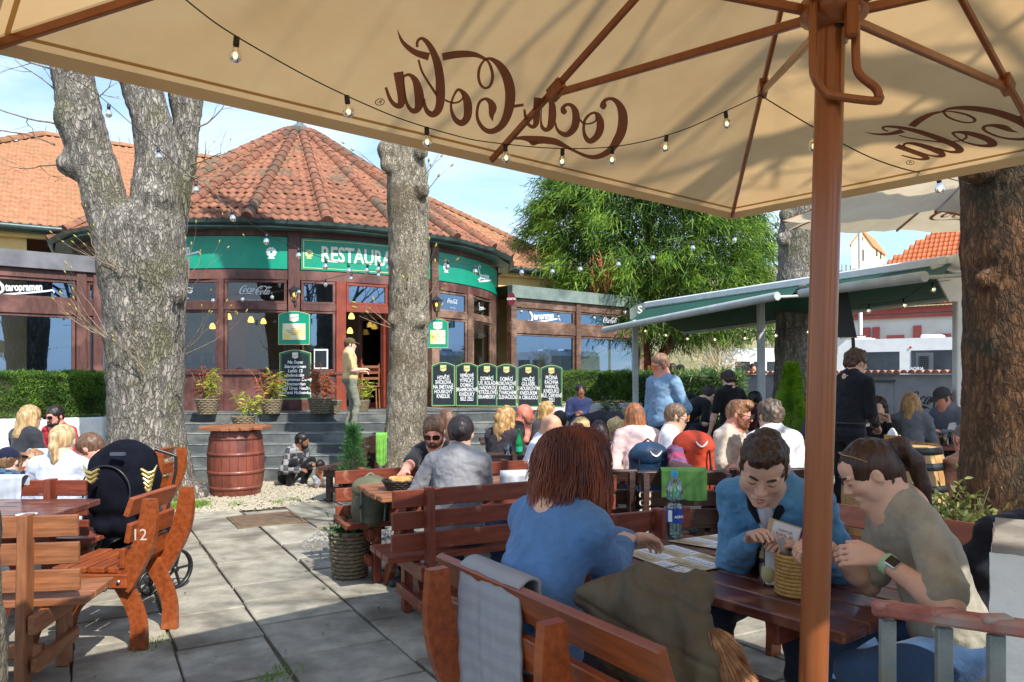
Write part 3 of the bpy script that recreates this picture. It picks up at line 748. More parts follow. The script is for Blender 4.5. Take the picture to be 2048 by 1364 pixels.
# pebbles: pale beds round the barrel and the tree, darker one by the basket
def pebbles(name, mat_, cx, cy, rx, ry, n, size, label=None):
    r = np.random.default_rng(len(name)); a = r.random(n)*2*np.pi; q = np.sqrt(r.random(n))
    x = cx+rx*q*np.cos(a); y = cy+ry*q*np.sin(a); s = size*(.6+r.random(n)*.9)
    base = np.array([(1,0,0),(0,1,0),(-1,0,0),(0,-1,0),(0,0,.6)]); th = r.random(n)*6.28
    bx = base[None,:,0]*np.cos(th)[:,None]-base[None,:,1]*np.sin(th)[:,None]*.7; by = base[None,:,0]*np.sin(th)[:,None]+base[None,:,1]*np.cos(th)[:,None]*.7
    v = np.stack([x[:,None]+bx*s[:,None], y[:,None]+by*s[:,None], base[None,:,2]*s[:,None]+r.random((n,1))*.012-.01], 2).reshape(-1,3)
    f = (np.arange(n)[:,None,None]*5+np.array([(0,1,4),(1,2,4),(2,3,4),(3,0,4)])[None]).reshape(-1,3)
    return tag(ob(name, mesh_np(name, v, f, mat_)), kind='stuff')
PEB = mat('pebble_pale', srgb(150,140,118), srgb(188,178,156), .8, scale=40, detail=2); PEBD = mat('pebble_grey', srgb(92,90,86), srgb(150,146,138), .8, scale=40, detail=2)
g1 = G(430,990); g2 = G(800,950)
pebbles('pale_gravel', PEB, g1.x+.1, g1.y, 1.45, 1.2, 8000, .022); pebbles('gravel', PEB, g2.x, g2.y, 1.5, 1.1, 5000, .022)
g3 = G(745,1078); pebbles('grey_gravel', PEBD, g3.x, g3.y, .62, .9, 2600, .02)
def grass_tuft(name, px, py, rx, ry, n, h=.05, col=None):
    c = G(px, py); r = np.random.default_rng(n); x = c.x+r.normal(0, rx/2, n); y = c.y+r.normal(0, ry/2, n); hh = h*(.5+r.random(n)); a = r.random(n)*6.28; w_ = .004
    lean = r.normal(0, .4, (n,2))*hh[:,None]
    v = np.stack([np.stack([x-np.cos(a)*w_, y-np.sin(a)*w_, x*0], 1), np.stack([x+np.cos(a)*w_, y+np.sin(a)*w_, x*0], 1), np.stack([x+lean[:,0], y+lean[:,1], hh], 1)], 1).reshape(-1,3)
    return tag(ob(name, mesh_np(name, v, np.arange(3*n).reshape(-1,3), col or LEAF_B)), kind='stuff')
LEAF_B = mat('grass_green', srgb(92,132,36), srgb(134,170,60), .7, scale=8, transl=.3)
grass_tuft('grass', 375, 1012, .25, .25, 1400, .05); grass_tuft('grass', 30, 1015, .5, .4, 900, .05)
for px, py, n in ((555,1352,120),(300,1290,90),(560,1004,120),(590,1000,90),(470,1008,140),(1510,1170,60)): grass_tuft('joint_grass', px, py, .10, .16, n, .025)
r = np.random.default_rng(77); n = 420; yy = 3+r.random(n)**1.5*8; xx = (r.random(n)-.62)*1.3*yy; a = r.random(n)*6.28; s_ = .006+r.random(n)*.013
v = np.stack([np.stack([xx+np.cos(a+k*1.57)*s_*(1 if k%2 else .5), yy+np.sin(a+k*1.57)*s_*(1 if k%2 else .5), .008+.006*r.random(n)], 1) for k in range(4)], 1).reshape(-1,3)
tag(ob('leaf_litter', mesh_np('leaf_litter', v, np.arange(4*n).reshape(-1,4), mat('dry_leaf', srgb(84,60,38), srgb(150,120,80), .8, scale=3))), kind='stuff')
# manhole
mh = empty('manhole_cover', G(540,1042), 'worn brown metal drain cover set flush among the paving slabs', 'drain cover')
c0 = G(478,1054); c1 = G(582,1028); mc = (c0+c1)/2; Mm = Matrix.Translation((mc.x, mc.y, .004)) @ Matrix.Rotation(R_(30),4,'Z')
RUST = mat('rusty_plate', srgb(104,84,66), srgb(130,108,84), .7, scale=9, metal=.3, bump=.4)
b = MB(); b.box(Mm, .62, .62, .014, 0, .004); b.build('plate', [RUST], mh)
for sx, sy, dx, dy in ((0,.33,.7,.03),(0,-.33,.7,.03),(.33,0,.03,.6),(-.33,0,.03,.6)): b = MB(); b.box(Mm @ Matrix.Translation((sx,sy,.003)), dx, dy, .016, 0, .003); b.build('frame_bar', [RUST], mh)
# ------------------------------------------------ steps and landing
st = tag(empty('steps', (0,0,0)), kind='structure')
Z0 = 11.25; TR = .44; RI = .1433
NOSE = mat('step_edge', srgb(120,124,122), srgb(150,154,150), .7, scale=6, c3=srgb(92,96,94), c3scale=4)
sx0, sx1 = -6.2, .9
sdir = Vector((math.cos(R_(3)), math.sin(R_(3)), 0)); sn = Vector((-sdir.y, sdir.x, 0))
so = Vector((-2.6, Z0, 0))
for i in range(6):
    d0 = TR*i; d1 = TR*(i+1)+.01 if i < 5 else 4.6; zt = RI*(i+1)
    w0 = 3.55; w1 = 3.45-.0*i
    c = so+sn*((d0+d1)/2); Ms = Matrix((sdir, sn, Vector((0,0,1)))).transposed().to_4x4(); Ms.translation = Vector((c.x+(w1-w0)/2, c.y, zt/2-.02))
    for seg in range(4):
        L4 = (w0+w1)/4; b = MB(); b.box(Ms @ Matrix.Translation((-(w0+w1)/2+L4*(seg+.5),0,0)), L4-.006, d1-d0, zt+.04-.001*seg, 0, .0)
        b.box(Ms @ Matrix.Translation((-(w0+w1)/2+L4*(seg+.5), -(d1-d0)/2+.015, zt/2+.016)), L4-.01, .05, .014, 1, .003)
        b.build('step', [STEP, NOSE], st)
# ------------------------------------------------ restaurant building
BC = Vector((-5.53, 19.43, 0)); RW = 5.1; RE = 5.47; HE = 4.40; FL = .86
bld = empty('restaurant_building', (BC.x, BC.y, 0), 'round glazed timber restaurant with green signs, red tiled conical roof and low glass wings', 'restaurant')
def theta(px, r=RW):
    d = Vector(((px-CX)/F, 1, 0)); a = d.dot(d); b = -2*d.dot(BC); c = BC.dot(BC)-r*r; D = b*b-4*a*c
    t = (-b-math.sqrt(max(D, 0)))/(2*a); p = d*t-BC; return math.atan2(p.x, -p.y)
def cyl(th, r, z=0): return Vector((BC.x+r*math.sin(th), BC.y-r*math.cos(th), z))
def arc_box(b, t0, t1, r0, r1, z0, z1, mi=0, step=R_(3.5)):
    n = max(1, int(math.ceil(abs(t1-t0)/step))); v = []
    for i in range(n+1):
        t = t0+(t1-t0)*i/n; v += [cyl(t,r0,z0), cyl(t,r1,z0), cyl(t,r1,z1), cyl(t,r0,z1)]
    f = []
    for i in range(n):
        o = i*4; f += [(o+1,o+5,o+6,o+2), (o,o+3,o+7,o+4), (o+3,o+2,o+6,o+7), (o,o+4,o+5,o+1)]
    f += [(0,1,2,3), (n*4+3,n*4+2,n*4+1,n*4)]; b.add(v, f, mi)
TH = lambda px: theta(px)
FRAME = mat('window_frame_maroon', srgb(70,42,37), srgb(98,60,53), .5, scale=4, stretch=(6,6,1), bump=.3, bscale=14, c3=srgb(122,82,74), c3scale=2)
DOORW = mat('door_frame_red', srgb(120,52,36), srgb(146,68,48), .4, scale=4, bump=.2)
BROWNF = mat('weathered_brown_timber', srgb(80,58,46), srgb(112,84,68), .6, scale=4, stretch=(1,1,6), bump=.4, bscale=12, c3=srgb(150,118,98), c3scale=2)
tL, tR = R_(-62), TH(1013)
b = MB(); arc_box(b, tL, tR, RW-.10, RW+.02, 3.40, 3.585); b.build('lower_beam', [FRAME], bld)
b = MB(); arc_box(b, tL, tR, RW-.10, RW+.02, 4.235, 4.34); b.build('upper_beam', [FRAME], bld)
b = MB(); arc_box(b, tL, TH(693), RW-.08, RW+.012, FL, 1.56); b.build('dado_panel', [FRAME], bld)
b = MB(); arc_box(b, TH(860), tR, RW-.08, RW+.012, FL, 1.56); b.build('dado_panel', [BROWNF], bld)
b = MB(); arc_box(b, tL, TH(693), RW-.09, RW+.06, 1.56, 1.61); b.build('window_sill', [FRAME], bld)
b = MB(); arc_box(b, TH(860), tR, RW-.09, RW+.06, 1.56, 1.61); b.build('window_sill', [BROWNF], bld)
b = MB(); arc_box(b, tL, tR, RW-.06, RW-.03, 3.585, 4.235); b.build('fascia_backing', [FRAME], bld)
def post(pa, pb, z0=FL, z1=4.34, out=.07, m=FRAME): b = MB(); arc_box(b, TH(pa), TH(pb), RW-.12, RW+out, z0, z1); b.build('post', [m], bld)
post(577,600); post(860,873, m=BROWNF); post(1006,1014, m=BROWNF); post(262,286); post(438,448, FL, 3.40, .035); post(672,691, FL, 3.40, .04, DOORW); post(776,790, FL, 3.40, .04, DOORW)
post(934,944, FL, 3.40, .035, BROWNF); post(982,990, FL, 3.40, .035, BROWNF)
def rwin(pa, pb, z0, z1, glass=GLASS, m=FRAME, fw=.055):
    ta, tb = TH(pa), TH(pb); A = cyl(ta, RW-.01); B = cyl(tb, RW-.01); n = Vector((A.y-B.y, B.x-A.x, 0)).normalized()*-1
    if n.dot(-BC) < 0 and n.y > 0: n = -n
    fb = MB(); up = (0,0,1)
    for z in (z0+fw/2, z1-fw/2): fb.beam((A.x,A.y,z), (B.x,B.y,z), .06, fw, up, 0, .006)
    d = (B-A).normalized()*fw/2
    for q in (A+d, B-d): fb.beam((q.x,q.y,z0+fw), (q.x,q.y,z1-fw), .055, fw, (B-A), 0, .006)
    fr = fb.build('window', [m], bld)
    p = MB(); p.add([(A.x,A.y,z0),(B.x,B.y,z0),(B.x,B.y,z1),(A.x,A.y,z1)], [(0,1,2,3)]); p.build('pane', [glass], fr)
    return face_frame(((A+B)/2)+Vector((0,0,(z0+z1)/2))+n*.012, n), (B-A).length, fr
wins = {}
for key, a, c, gl, m in (('a', 300, 437, GLASS, FRAME), ('b', 449, 574, GLASS, FRAME), ('c', 602, 671, GLASSR, FRAME), ('e', 875, 933, GLASSR, BROWNF), ('f', 945, 981, GLASS, BROWNF), ('g', 991, 1005, GLASSR, BROWNF), ('z', 150, 260, GLASSR, FRAME)):
    wins[key+'t'] = rwin(a, c, 2.93, 3.39, gl, m)
    bb = MB(); arc_box(bb, TH(a), TH(c), RW-.05, RW+.03, 2.81, 2.93); bb.build('transom_rail', [m], bld)
    wins[key+'l'] = rwin(a, c, 1.61, 2.81, gl, m)
wins['dt'] = rwin(692, 775, 2.96, 3.39, GLASSR, DOORW)
bb = MB(); arc_box(bb, TH(692), TH(775), RW-.05, RW+.03, 2.81, 2.96); bb.build('transom_rail', [DOORW], bld)
# open door leaf swung inwards, with its glazing bars
A = cyl(TH(774), RW-.1); Bd_ = cyl(TH(755), RW-1.0); Ml = frame((A.x,A.y,1.84), (Bd_.x,Bd_.y,1.84)); 
lf = MB(); Lx = (Bd_-A).length
for x in (-Lx/2+.06, Lx/2-.06): lf.box(Ml @ Matrix.Translation((x,0,0)), .12, .05, 1.94, 0, .006)
for z in (-.92,-.2,.92): lf.box(Ml @ Matrix.Translation((0,0,z)), Lx-.24, .05, .12, 0, .006)
dl = lf.build('door', [DOORW], bld); p = MB(); p.box(Ml, Lx-.24, .01, 1.8); p.build('pane', [GLASS], dl); p = MB(); p.tube([Ml @ Vector((Lx/2-.05,-.03,-.08)), Ml @ Vector((Lx/2-.05,-.09,-.08)), Ml @ Vector((Lx/2-.16,-.09,-.08))], .011, 6); p.build('handle', [METAL], dl)
# interior shell
inn = MB(); arc_box(inn, R_(-85), R_(265), 3.9, 4.0, FL, 3.5) if False else None
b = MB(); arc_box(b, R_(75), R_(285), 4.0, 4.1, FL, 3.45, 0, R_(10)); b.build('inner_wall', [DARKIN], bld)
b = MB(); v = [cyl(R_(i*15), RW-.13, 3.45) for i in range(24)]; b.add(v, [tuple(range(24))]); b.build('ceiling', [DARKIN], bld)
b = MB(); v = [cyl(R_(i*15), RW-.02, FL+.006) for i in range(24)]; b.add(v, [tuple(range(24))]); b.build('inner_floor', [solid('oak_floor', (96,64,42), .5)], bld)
ORANGEW = solid('inner_orange_wall', (176,104,52), .8)
for px, Zr, w_ in ((478, 17.2, .35), (520, 18.6, 1.6), (395, 17.8, 1.4), (735, 19.6, 1.2)):
    q = P(px, 700, Zr); b = MB(); b.box((q.x, q.y, 2.1), w_, .25, 2.5); b.build('inner_column', [solid('inner_cream', (150,140,124), .8) if w_ > .5 else ORANGEW], bld)
SHELFM = solid('bar_shelf', (70,48,34), .5)
for px, py in ((412,728),(412,708)):
    q = P(px, py, 16.6); b = MB(); b.box((q.x, q.y, q.z), 1.0, .25, .03); b.build('bar_shelf', [SHELFM], bld)
BOTC = [solid('bottle_amber', (120,70,20), .1), solid('bottle_clear', (190,196,196), .1), solid('bottle_dark_green', (26,56,34), .1)]
q0 = P(412, 728, 16.6)
for i in range(11):
    b = MB(); b.lathe([(0,0),(.035,0),(.035,.15),(.012,.2),(.012,.26),(0,.26)], (q0.x-.45+i*.09, q0.y, q0.z+.016), 8)
    o = b.build('bottle', [BOTC[i%3]]); tag(o, 'small spirit bottle lined up on the bar shelf behind the left window', 'bottle', 'bottles on the bar shelf')
LAMPY = mat('lamp_amber_glow', (1.0,.62,.12), (1.0,.7,.2), .3, emit=2.2)
for i, (px, py, Zr) in enumerate(((457,636,16.2),(502,642,16.0),(527,645,17.5),(703,635,16.5),(740,650,16.2),(700,664,17.0),(730,667,16.6),(425,655,16.8))):
    q = P(px, py, Zr); o = empty('pendant_lamp', q, 'amber glass pendant lamp glowing inside, seen through the glazing %s' % ('left of the menu case' if px < 560 else 'of the open doorway'), 'pendant lamp', 'amber pendant lamps inside the restaurant')
    b = MB(); b.lathe([(.02,.10),(.045,.07),(.07,0),(.06,-.03),(0,-.03)], q, 12); b.build('shade', [LAMPY], o); b = MB(); b.tube([q+Vector((0,0,.11)), (q.x,q.y,3.44)], .006, 5); b.build('cord', [CABLE], o)
# ---- green fascia signs
def arc_sign(name, pa, pb, z0=3.60, z1=4.22, border=True):
    b = MB(); arc_box(b, TH(pa), TH(pb), RW-.028, RW+.035, z0, z1, 0, R_(2)); s_ = b.build(name, [GREEN], bld)
    if border:
        b = MB(); e = .035
        ta, tb = TH(pa)+.008, TH(pb)-.008
        arc_box(b, ta, tb, RW+.036, RW+.040, z1-e-.012, z1-e, 0, R_(2)); arc_box(b, ta, tb, RW+.036, RW+.040, z0+e, z0+e+.012, 0, R_(2))
        arc_box(b, ta, ta+.003, RW+.0362, RW+.0398, z0+e+.013, z1-e-.013); arc_box(b, tb-.003, tb, RW+.0362, RW+.0398, z0+e+.013, z1-e-.013)
        b.build('border_line', [GOLD], s_)
    return s_
def wrap(me, th0, r, z):
    """bend a flat lettering mesh round the rotunda (x -> arc)"""
    n = len(me.vertices); co = np.empty(n*3, np.float32); me.vertices.foreach_get('co', co); co = co.reshape(-1,3)
    t = th0+co[:,0]/r; rr = r+co[:,2]; o = np.stack([BC.x+rr*np.sin(t), BC.y-rr*np.cos(t), z+co[:,1]], 1)
    me.vertices.foreach_set('co', o.astype(np.float32).ravel()); me.update(); return me
s1 = arc_sign('fascia_sign', 288, 575, border=False); s2 = arc_sign('fascia_sign', 602, 858); s3 = arc_sign('fascia_sign', 874, 1005, border=False)
put('lettering', wrap(text_mesh('RESTAURACE  ROTUNDA' if False else 'RESTAURACE', .42, CREAMP, align='LEFT', bold=.010, sx=.72), TH(641), RW+.037, 3.91), None, s2)
# staropramen-like script: swash S, slanted bold word, underline stroke
def brew_logo(width, mt, parent, M=None, wrapargs=None):
    me = text_mesh('taropramen', .30, mt, align='LEFT', bold=.012, sx=.62, shear=.12)
    me.transform(Matrix.Translation((.16,-.02,0)) @ Matrix.Rotation(R_(5),4,'Z'))
    bm = bmesh.new(); bm.from_mesh(me)
    for rows in ([(.16,.22,.02),(.13,.32,.045),(.04,.34,.05),(-.03,.24,.06),(.02,.12,.07),(.10,.02,.075),(.11,-.10,.065),(.03,-.18,.05),(-.08,-.15,.03)],
                 [(.02,-.24,.03),(.25,-.20,.05),(.7,-.13,.055),(1.15,-.05,.05),(1.30,-.02,.05),(1.34,-.10,.02)]):
        L, Rr = ribbon2d(rows, 5); vv = [bm.verts.new((p[0],p[1],.002)) for p in L]; ww = [bm.verts.new((p[0],p[1],.002)) for p in Rr]
        for i in range(len(vv)-1): bm.faces.new((vv[i],vv[i+1],ww[i+1],ww[i]))
    bmesh.ops.recalc_face_normals(bm, faces=bm.faces); bm.to_mesh(me); bm.free()
    k = width/1.42; me.transform(Matrix.Scale(k,4) @ Matrix.Translation((-.62,0,0)))
    if wrapargs: return put('lettering', wrap(me, *wrapargs), None, parent)
    return put('lettering', me, M, parent)
brew_logo(1.05, WHITE, s1, None, (TH(352), RW+.037, 3.93)); brew_logo(.95, WHITE, s3, None, (TH(968), RW+.037, 3.90))
def crest(parent, th, m=WHITE, k=1.0):
    b = MB()
    for i in range(10):
        a = 2*math.pi*i/10; x, y = math.cos(a)*.075*k, math.sin(a)*.075*k; b.prism([(x+.026*k*math.cos(q), y+.026*k*math.sin(q)) for q in [math.pi*2*j/7 for j in range(7)]], Matrix.Identity(4), .003)
    b.strip_prism([(.048*k*math.cos(q), .048*k*math.sin(q)) for q in [math.pi*2*j/16 for j in range(17)]], [(.030*k*math.cos(q), .030*k*math.sin(q)) for q in [math.pi*2*j/16 for j in range(17)]], Matrix.Identity(4), .003)
    b.prism([(-.07*k,-.125*k),(.07*k,-.125*k),(.055*k,-.10*k),(-.055*k,-.10*k)], Matrix.Identity(4), .003)
    me = b.mesh('crest', m); put('crest', wrap(me, th, RW+.038, 3.92), None, parent)
crest(s1, TH(543)); crest(s2, TH(618), GOLD, .8); crest(s3, TH(890))
# ---- gutter and soffit
b = MB(); arc_box(b, R_(-80), R_(100), RW-.05, RE+.02, 4.34, 4.37, 0, R_(15)); b.build('soffit', [ZINC], bld)
b = MB(); arc_box(b, R_(-80), R_(100), RE-.02, RE+.0, 4.37, 4.45, 0, R_(15)); b.build('eave_board', [ZINC], bld)
b = MB()
NF = 24; ph0 = theta(497, RE)-R_(7.5)*0; hips = [ph0+2*math.pi*k/NF for k in range(NF)]
prof = [(0,0),(.02,-.07),(.075,-.10),(.13,-.07),(.15,0)]
n = 24; 
gp = []
for k in range(NF+1):
    t = ph0+2*math.pi*k/NF; gp.append([cyl(t, RE+.0+x, 4.47+z) for x, z in prof])
v = [p for g_ in gp for p in g_]; b.add(v, [(i*5+j, i*5+j+1, (i+1)*5+j+1, (i+1)*5+j) for i in range(NF) for j in range(4)]); b.build('gutter', [ZINCD], bld)
b = MB()
for k in range(-9, 9):
    for f in (0,.5): t = ph0+2*math.pi*(k+f)/NF; b.beam(cyl(t, RE+.005, 4.475), cyl(t, RE+.16, 4.475), .025, .012)
b.build('gutter_strap', [ZINCD], bld)
# ---- tiles
def tile_arr(w=.185, l=.335, n=7):
    """pantile, local x across, y up the slope; returns verts, quads"""
    xs = np.linspace(-w/2, w/2, n); prof_ = .027*np.maximum(np.cos((xs+w*.12)/w*2*np.pi), -.25)
    v = []; 
    for y, dz in ((0,.015),(l,.0)):
        for x, z in zip(xs, prof_): v.append((x, y, z+dz))
    for x, z in zip(xs, prof_): v.append((x, .0, z-.006))
    f = [(j, j+1, n+j+1, n+j) for j in range(n-1)]+[(2*n+j, 2*n+j+1, j+1, j) for j in range(n-1)]
    return np.array(v), np.array(f)
TV, TF = tile_arr(); tile_me = mesh_np('tile', TV, TF, TILE, False); tile_me.polygons.foreach_set('use_smooth', [True]*6+[False]*6)
def tiles_joined(name, mats, parent, m):
    V = []; 
    M4 = np.array([np.array(x) for x in mats]); vh = np.c_[TV, np.ones(len(TV))]
    v = np.einsum('nij,kj->nki', M4, vh)[:,:,:3].reshape(-1,3); f = (np.arange(len(mats))[:,None,None]*len(TV)+TF[None]).reshape(-1,4)
    o = ob(name, mesh_np(name, v, f, m), parent); return tag(o, kind='stuff')
APZ = 8.05; cone = MB(); 
vv = [cyl(t, RE-.02, HE+.05) for t in hips]+[Vector((BC.x, BC.y, APZ-.06))]; cone.add(vv, [(i, (i+1)%NF, NF) for i in range(NF)]); conem = cone.build('conical_roof', [mat('roof_underlay', srgb(100,62,46), rough=.9)], bld)
rt = random.Random(3); tl = []
for k in range(NF):
    t0, t1 = hips[k], hips[k]+2*math.pi/NF; tm_ = (t0+t1)/2; cm = (tm_+math.pi) % (2*math.pi)-math.pi
    camdir = math.atan2(-BC.x, BC.y)
    if abs((tm_-camdir+math.pi) % (2*math.pi)-math.pi) > R_(97): continue
    A = cyl(t0, RE+.04, HE+.05); B = cyl(t1, RE+.04, HE+.05); mid = (A+B)/2; ap = Vector((BC.x, BC.y, APZ)); up = (ap-mid); Ls = up.length; up.normalize(); xr = (B-A).normalized(); nz = xr.cross(up)
    if nz.z < 0: nz = -nz; xr = -xr
    w0 = (B-A).length; rows = int(Ls/.275)
    for r_ in range(rows):
        y = r_*.275; w_ = w0*(1-(y+.16)/Ls); nc = max(1, round((w_)/.172))
        if w_ < .16: continue
        for c_ in range(nc):
            x = (c_-(nc-1)/2)*(w_/nc); o = mid+up*y+xr*x+nz*(.03+rt.uniform(-.004,.004))
            M = Matrix((xr*(w_/nc/.172)+up*rt.uniform(-.02,.02), up, nz)).transposed().to_4x4(); M.translation = o
            tl.append((o.length, M))
tl.sort(key=lambda q: q[0])
for d, M in tl[:300]: ob('roof_tile', tile_me, conem, M)
tiles_joined('more_roof_tiles', [m for d, m in tl[300:]], conem, TILE)
# hip rolls: short barrel tiles overlapping up each hip
def hip_roll(A, B, m, parent, r=.105, name='ridge_tiles', step=.36):
    b = MB(); d = B-A; n_ = int(d.length/step); u_ = d.normalized()
    for i in range(n_):
        p0 = A+u_*(i*step); p1 = A+u_*((i+1)*step+.05); z = Vector((0,0,1)); side = u_.cross(z).normalized(); nn = side.cross(u_); v = []
        for p, q, rr in ((p0, .0, r*1.12), (p1, 0, r*.94)):
            for j in range(7): a = math.pi*j/6; v.append(p+side*math.cos(a)*rr+nn*(math.sin(a)*rr))
        b.add(v, [(j, j+1, 8+j, 7+j) for j in range(6)], 0, True); b.add([v[j] for j in range(7)], [tuple(range(7))], 1)
    return tag(b.build(name, [m, _mats['roof_underlay']], parent), kind='stuff')
for k, t in enumerate(hips):
    if abs((t-camdir+math.pi) % (2*math.pi)-math.pi) > R_(95): continue
    A = cyl(t, RE+.12, HE+.08); B = Vector((BC.x, BC.y, APZ+.04)); B = A+(B-A)*.93; hip_roll(A, B, TILE, conem)
b = MB(); b.lathe([(.62,7.66),(.56,7.72),(.30,7.94),(.09,8.10),(.075,8.18),(.04,8.6),(.0,8.95)], (BC.x,BC.y,0), 12, 0, False); b.build('spire_cap', [ZINC], bld)
# ---- main house behind: yellow walls, hipped tile roof
E0 = Vector((-10.2,16.0,0)); ud = Vector((.857,.515,0)); nd = Vector((-.515,.857,0)); EH = 4.85
def mp_(t, n_, z): q = E0+ud*t+nd*n_; return Vector((q.x, q.y, z))
for t0, t1 in ((-5.6,-0.2),(9.9,13.9)): b = MB(); m_ = frame(mp_(t0,.40,2.2), mp_(t1,.40,2.2)); b.box(m_, t1-t0, .2, 4.9); b.build('yellow_wall', [YEL], bld)
b = MB(); b.beam(mp_(13.9,.6,2.3), mp_(13.9,9.4,2.3), .2, 4.8); b.build('yellow_wall', [YEL], bld)
for t0, t1 in ((-6,1.2),(8.8,14.3)):
    b = MB(); b.beam(mp_(t0,.24,4.56), mp_(t1,.24,4.56), .16, .10); b.build('cornice', [YEL], bld)
for t0, t1 in ((-6.2,1.6),(8.6,14.6)):
    b = MB(); b.tube([mp_(t0,-.05,4.70), mp_(t1,-.05,4.70)], .075, 8); b.beam(mp_(t0,.1,4.63), mp_(t1,.1,4.63), .2, .05); b.build('gutter', [ZINCD], bld)
rf = MB(); RH = 8.05; tA, tB = -5.2, 14.5; ra, rb = 0.05, 10.2
c_ = [mp_(tA,-.05,EH-.12), mp_(tB,-.05,EH-.12), mp_(rb,5,RH), mp_(ra,5,RH), mp_(tA,10,EH-.12), mp_(tB,10,EH-.12)]
rf.add(c_, [(0,1,2,3),(1,5,2),(4,0,3),(5,4,3,2)]); roofm = rf.build('hipped_roof', [_mats['roof_underlay']], bld)
up = Vector((nd.x*5.05, nd.y*5.05, RH-EH+.12)); Ls = up.length; up.normalize(); nz = ud.cross(up); ms = []
for r_ in range(int(Ls/.275)+1):
    y = r_*.275; f = y/Ls
    for c2 in range(int((tB-tA)/.178)):
        t = tA+.12+c2*.178
        if t < tA+(ra-tA)*f+.05 or t > tB-(tB-rb)*f-.05: continue
        if 1.6 < t < 8.0 and f < .12: continue
        o = mp_(t,-.05,EH-.12)+up*y+nz*(.035+rt.uniform(-.004,.004)); M = Matrix((ud+up*rt.uniform(-.02,.02), up, nz)).transposed().to_4x4(); M.translation = o; ms.append(M)
tiles_joined('main_roof_tiles', ms, roofm, TILE_O)
hip_roll(c_[1]+Vector((0,0,.03)), c_[2]+Vector((0,0,.05)), TILE_O, roofm, .12); hip_roll(c_[0]+Vector((0,0,.03)), c_[3]+Vector((0,0,.05)), TILE_O, roofm, .12); hip_roll(c_[3]+Vector((0,0,.02)), c_[2]+Vector((0,0,.02)), TILE_O, roofm, .12)
b = MB()
for i in range(40): q = c_[3]+(c_[2]-c_[3])*(i/39.0); b.tube([q+Vector((0,0,.12)), q+Vector((rt.uniform(-.06,.06),0,.30))], .006, 4)
tag(b.build('bird_spikes', [CABLE], roofm), kind='stuff')
q = mp_(13.0,.42,0); b = MB(); b.tube([(q.x,q.y,.4),(q.x,q.y,4.6)], .05, 8); b.build('downpipe', [METAL], bld)
# ---- low glazed wings
def wing(Aw, Bw, zt, lines, bays, m, glasses, fasc, ztop_drop=.32, deep=3.0, side=1):
    """Aw,Bw: ends of the front, zt fascia top; lines=(beam0,beam1,rail0,rail1,sill); bays = fractions of posts"""
    d = (Bw-Aw).normalized(); n_ = Vector((d.y,-d.x,0)); L = (Bw-Aw).length
    def bar(name, f0, f1, z0, z1, th=.14, o=0.0, mm=m, par=bld): b = MB(); b.beam(Aw+d*(L*f0)+n_*o+Vector((0,0,(z0+z1)/2)), Aw+d*(L*f1)+n_*o+Vector((0,0,(z0+z1)/2)), th, z1-z0, (0,0,1), 0, .006); return b.build(name, [mm], par)
    bar('fascia', 0, 1, zt-ztop_drop, zt, .20, .06, fasc)
    b = MB(); b.add([Aw+Vector((0,0,zt-.005)), Bw+Vector((0,0,zt-.005)), Bw-n_*deep+Vector((0,0,zt-.005)), Aw-n_*deep+Vector((0,0,zt-.005))], [(0,1,2,3)]); b.build('flat_roof', [ZINC], bld)
    b0, r1, r0, sl = lines
    bar('head_beam', 0, 1, b0, zt-ztop_drop-.002); bar('transom_rail', 0, 1, r0, r1); bar('dado_panel', 0, 1, .3, sl, .12)
    res = []
    for i in range(len(bays)-1):
        f0, f1 = bays[i], bays[i+1]; pw = .10/L
        for f in ([f0] if i else [f0, ])+([f1] if i == len(bays)-2 else []):
            b = MB(); q = Aw+d*(L*min(max(f,pw),1-pw)); b.beam(q+n_*.01+Vector((0,0,.3)), q+n_*.01+Vector((0,0,zt-ztop_drop)), .20, .18, d, 0, .008); b.build('post', [m], bld)
        for z0, z1 in ((r1, b0), (sl, r0)):
            a_ = Aw+d*(L*(f0+pw)); c2 = Aw+d*(L*(f1-pw)); fb = MB()
            for z in (z0+.03, z1-.03): fb.beam(a_+Vector((0,0,z)), c2+Vector((0,0,z)), .08, .06, (0,0,1), 0, .006)
            for q in (a_+d*.03, c2-d*.03): fb.beam(q+Vector((0,0,z0+.06)), q+Vector((0,0,z1-.06)), .075, .06, d, 0, .006)
            fr = fb.build('window', [m], bld); p = MB(); p.add([a_+Vector((0,0,z0)), c2+Vector((0,0,z0)), c2+Vector((0,0,z1)), a_+Vector((0,0,z1))], [(0,1,2,3)]); p.build('pane', [glasses], fr)
            res.append((face_frame((a_+c2)/2+n_*.012+Vector((0,0,(z0+z1)/2)), n_), (c2-a_).length, fr))
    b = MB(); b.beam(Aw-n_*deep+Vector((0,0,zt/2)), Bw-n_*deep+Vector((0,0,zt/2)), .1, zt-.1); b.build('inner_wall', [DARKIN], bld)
    return res
FASC_G = mat('fascia_green_grey', srgb(104,118,112), srgb(128,142,134), .6, scale=3, c3=srgb(86,100,96), c3scale=1.2); FASC_B = mat('fascia_slate', srgb(92,92,98), srgb(118,118,124), .6, scale=3)
WL0 = Vector((X(-60,13.6), 13.6, 0)); WL1 = Vector((X(206,14.95), 14.95, 0))
wl = wing(WL0, WL1, 3.89, (3.40, 3.0, 2.72, 1.56), (0,.82,1.0), FRAME, GLASSR, FASC_B)
WR0 = Vector((-.09,18.9,0)); WR1 = WR0+Vector((.766,.643,0))*5.15
wr_ = wing(WR0, WR1, 3.83, (3.28, 2.90, 2.62, 1.3), (0,.47,1.0), BROWNF, GLASSR, FASC_G)
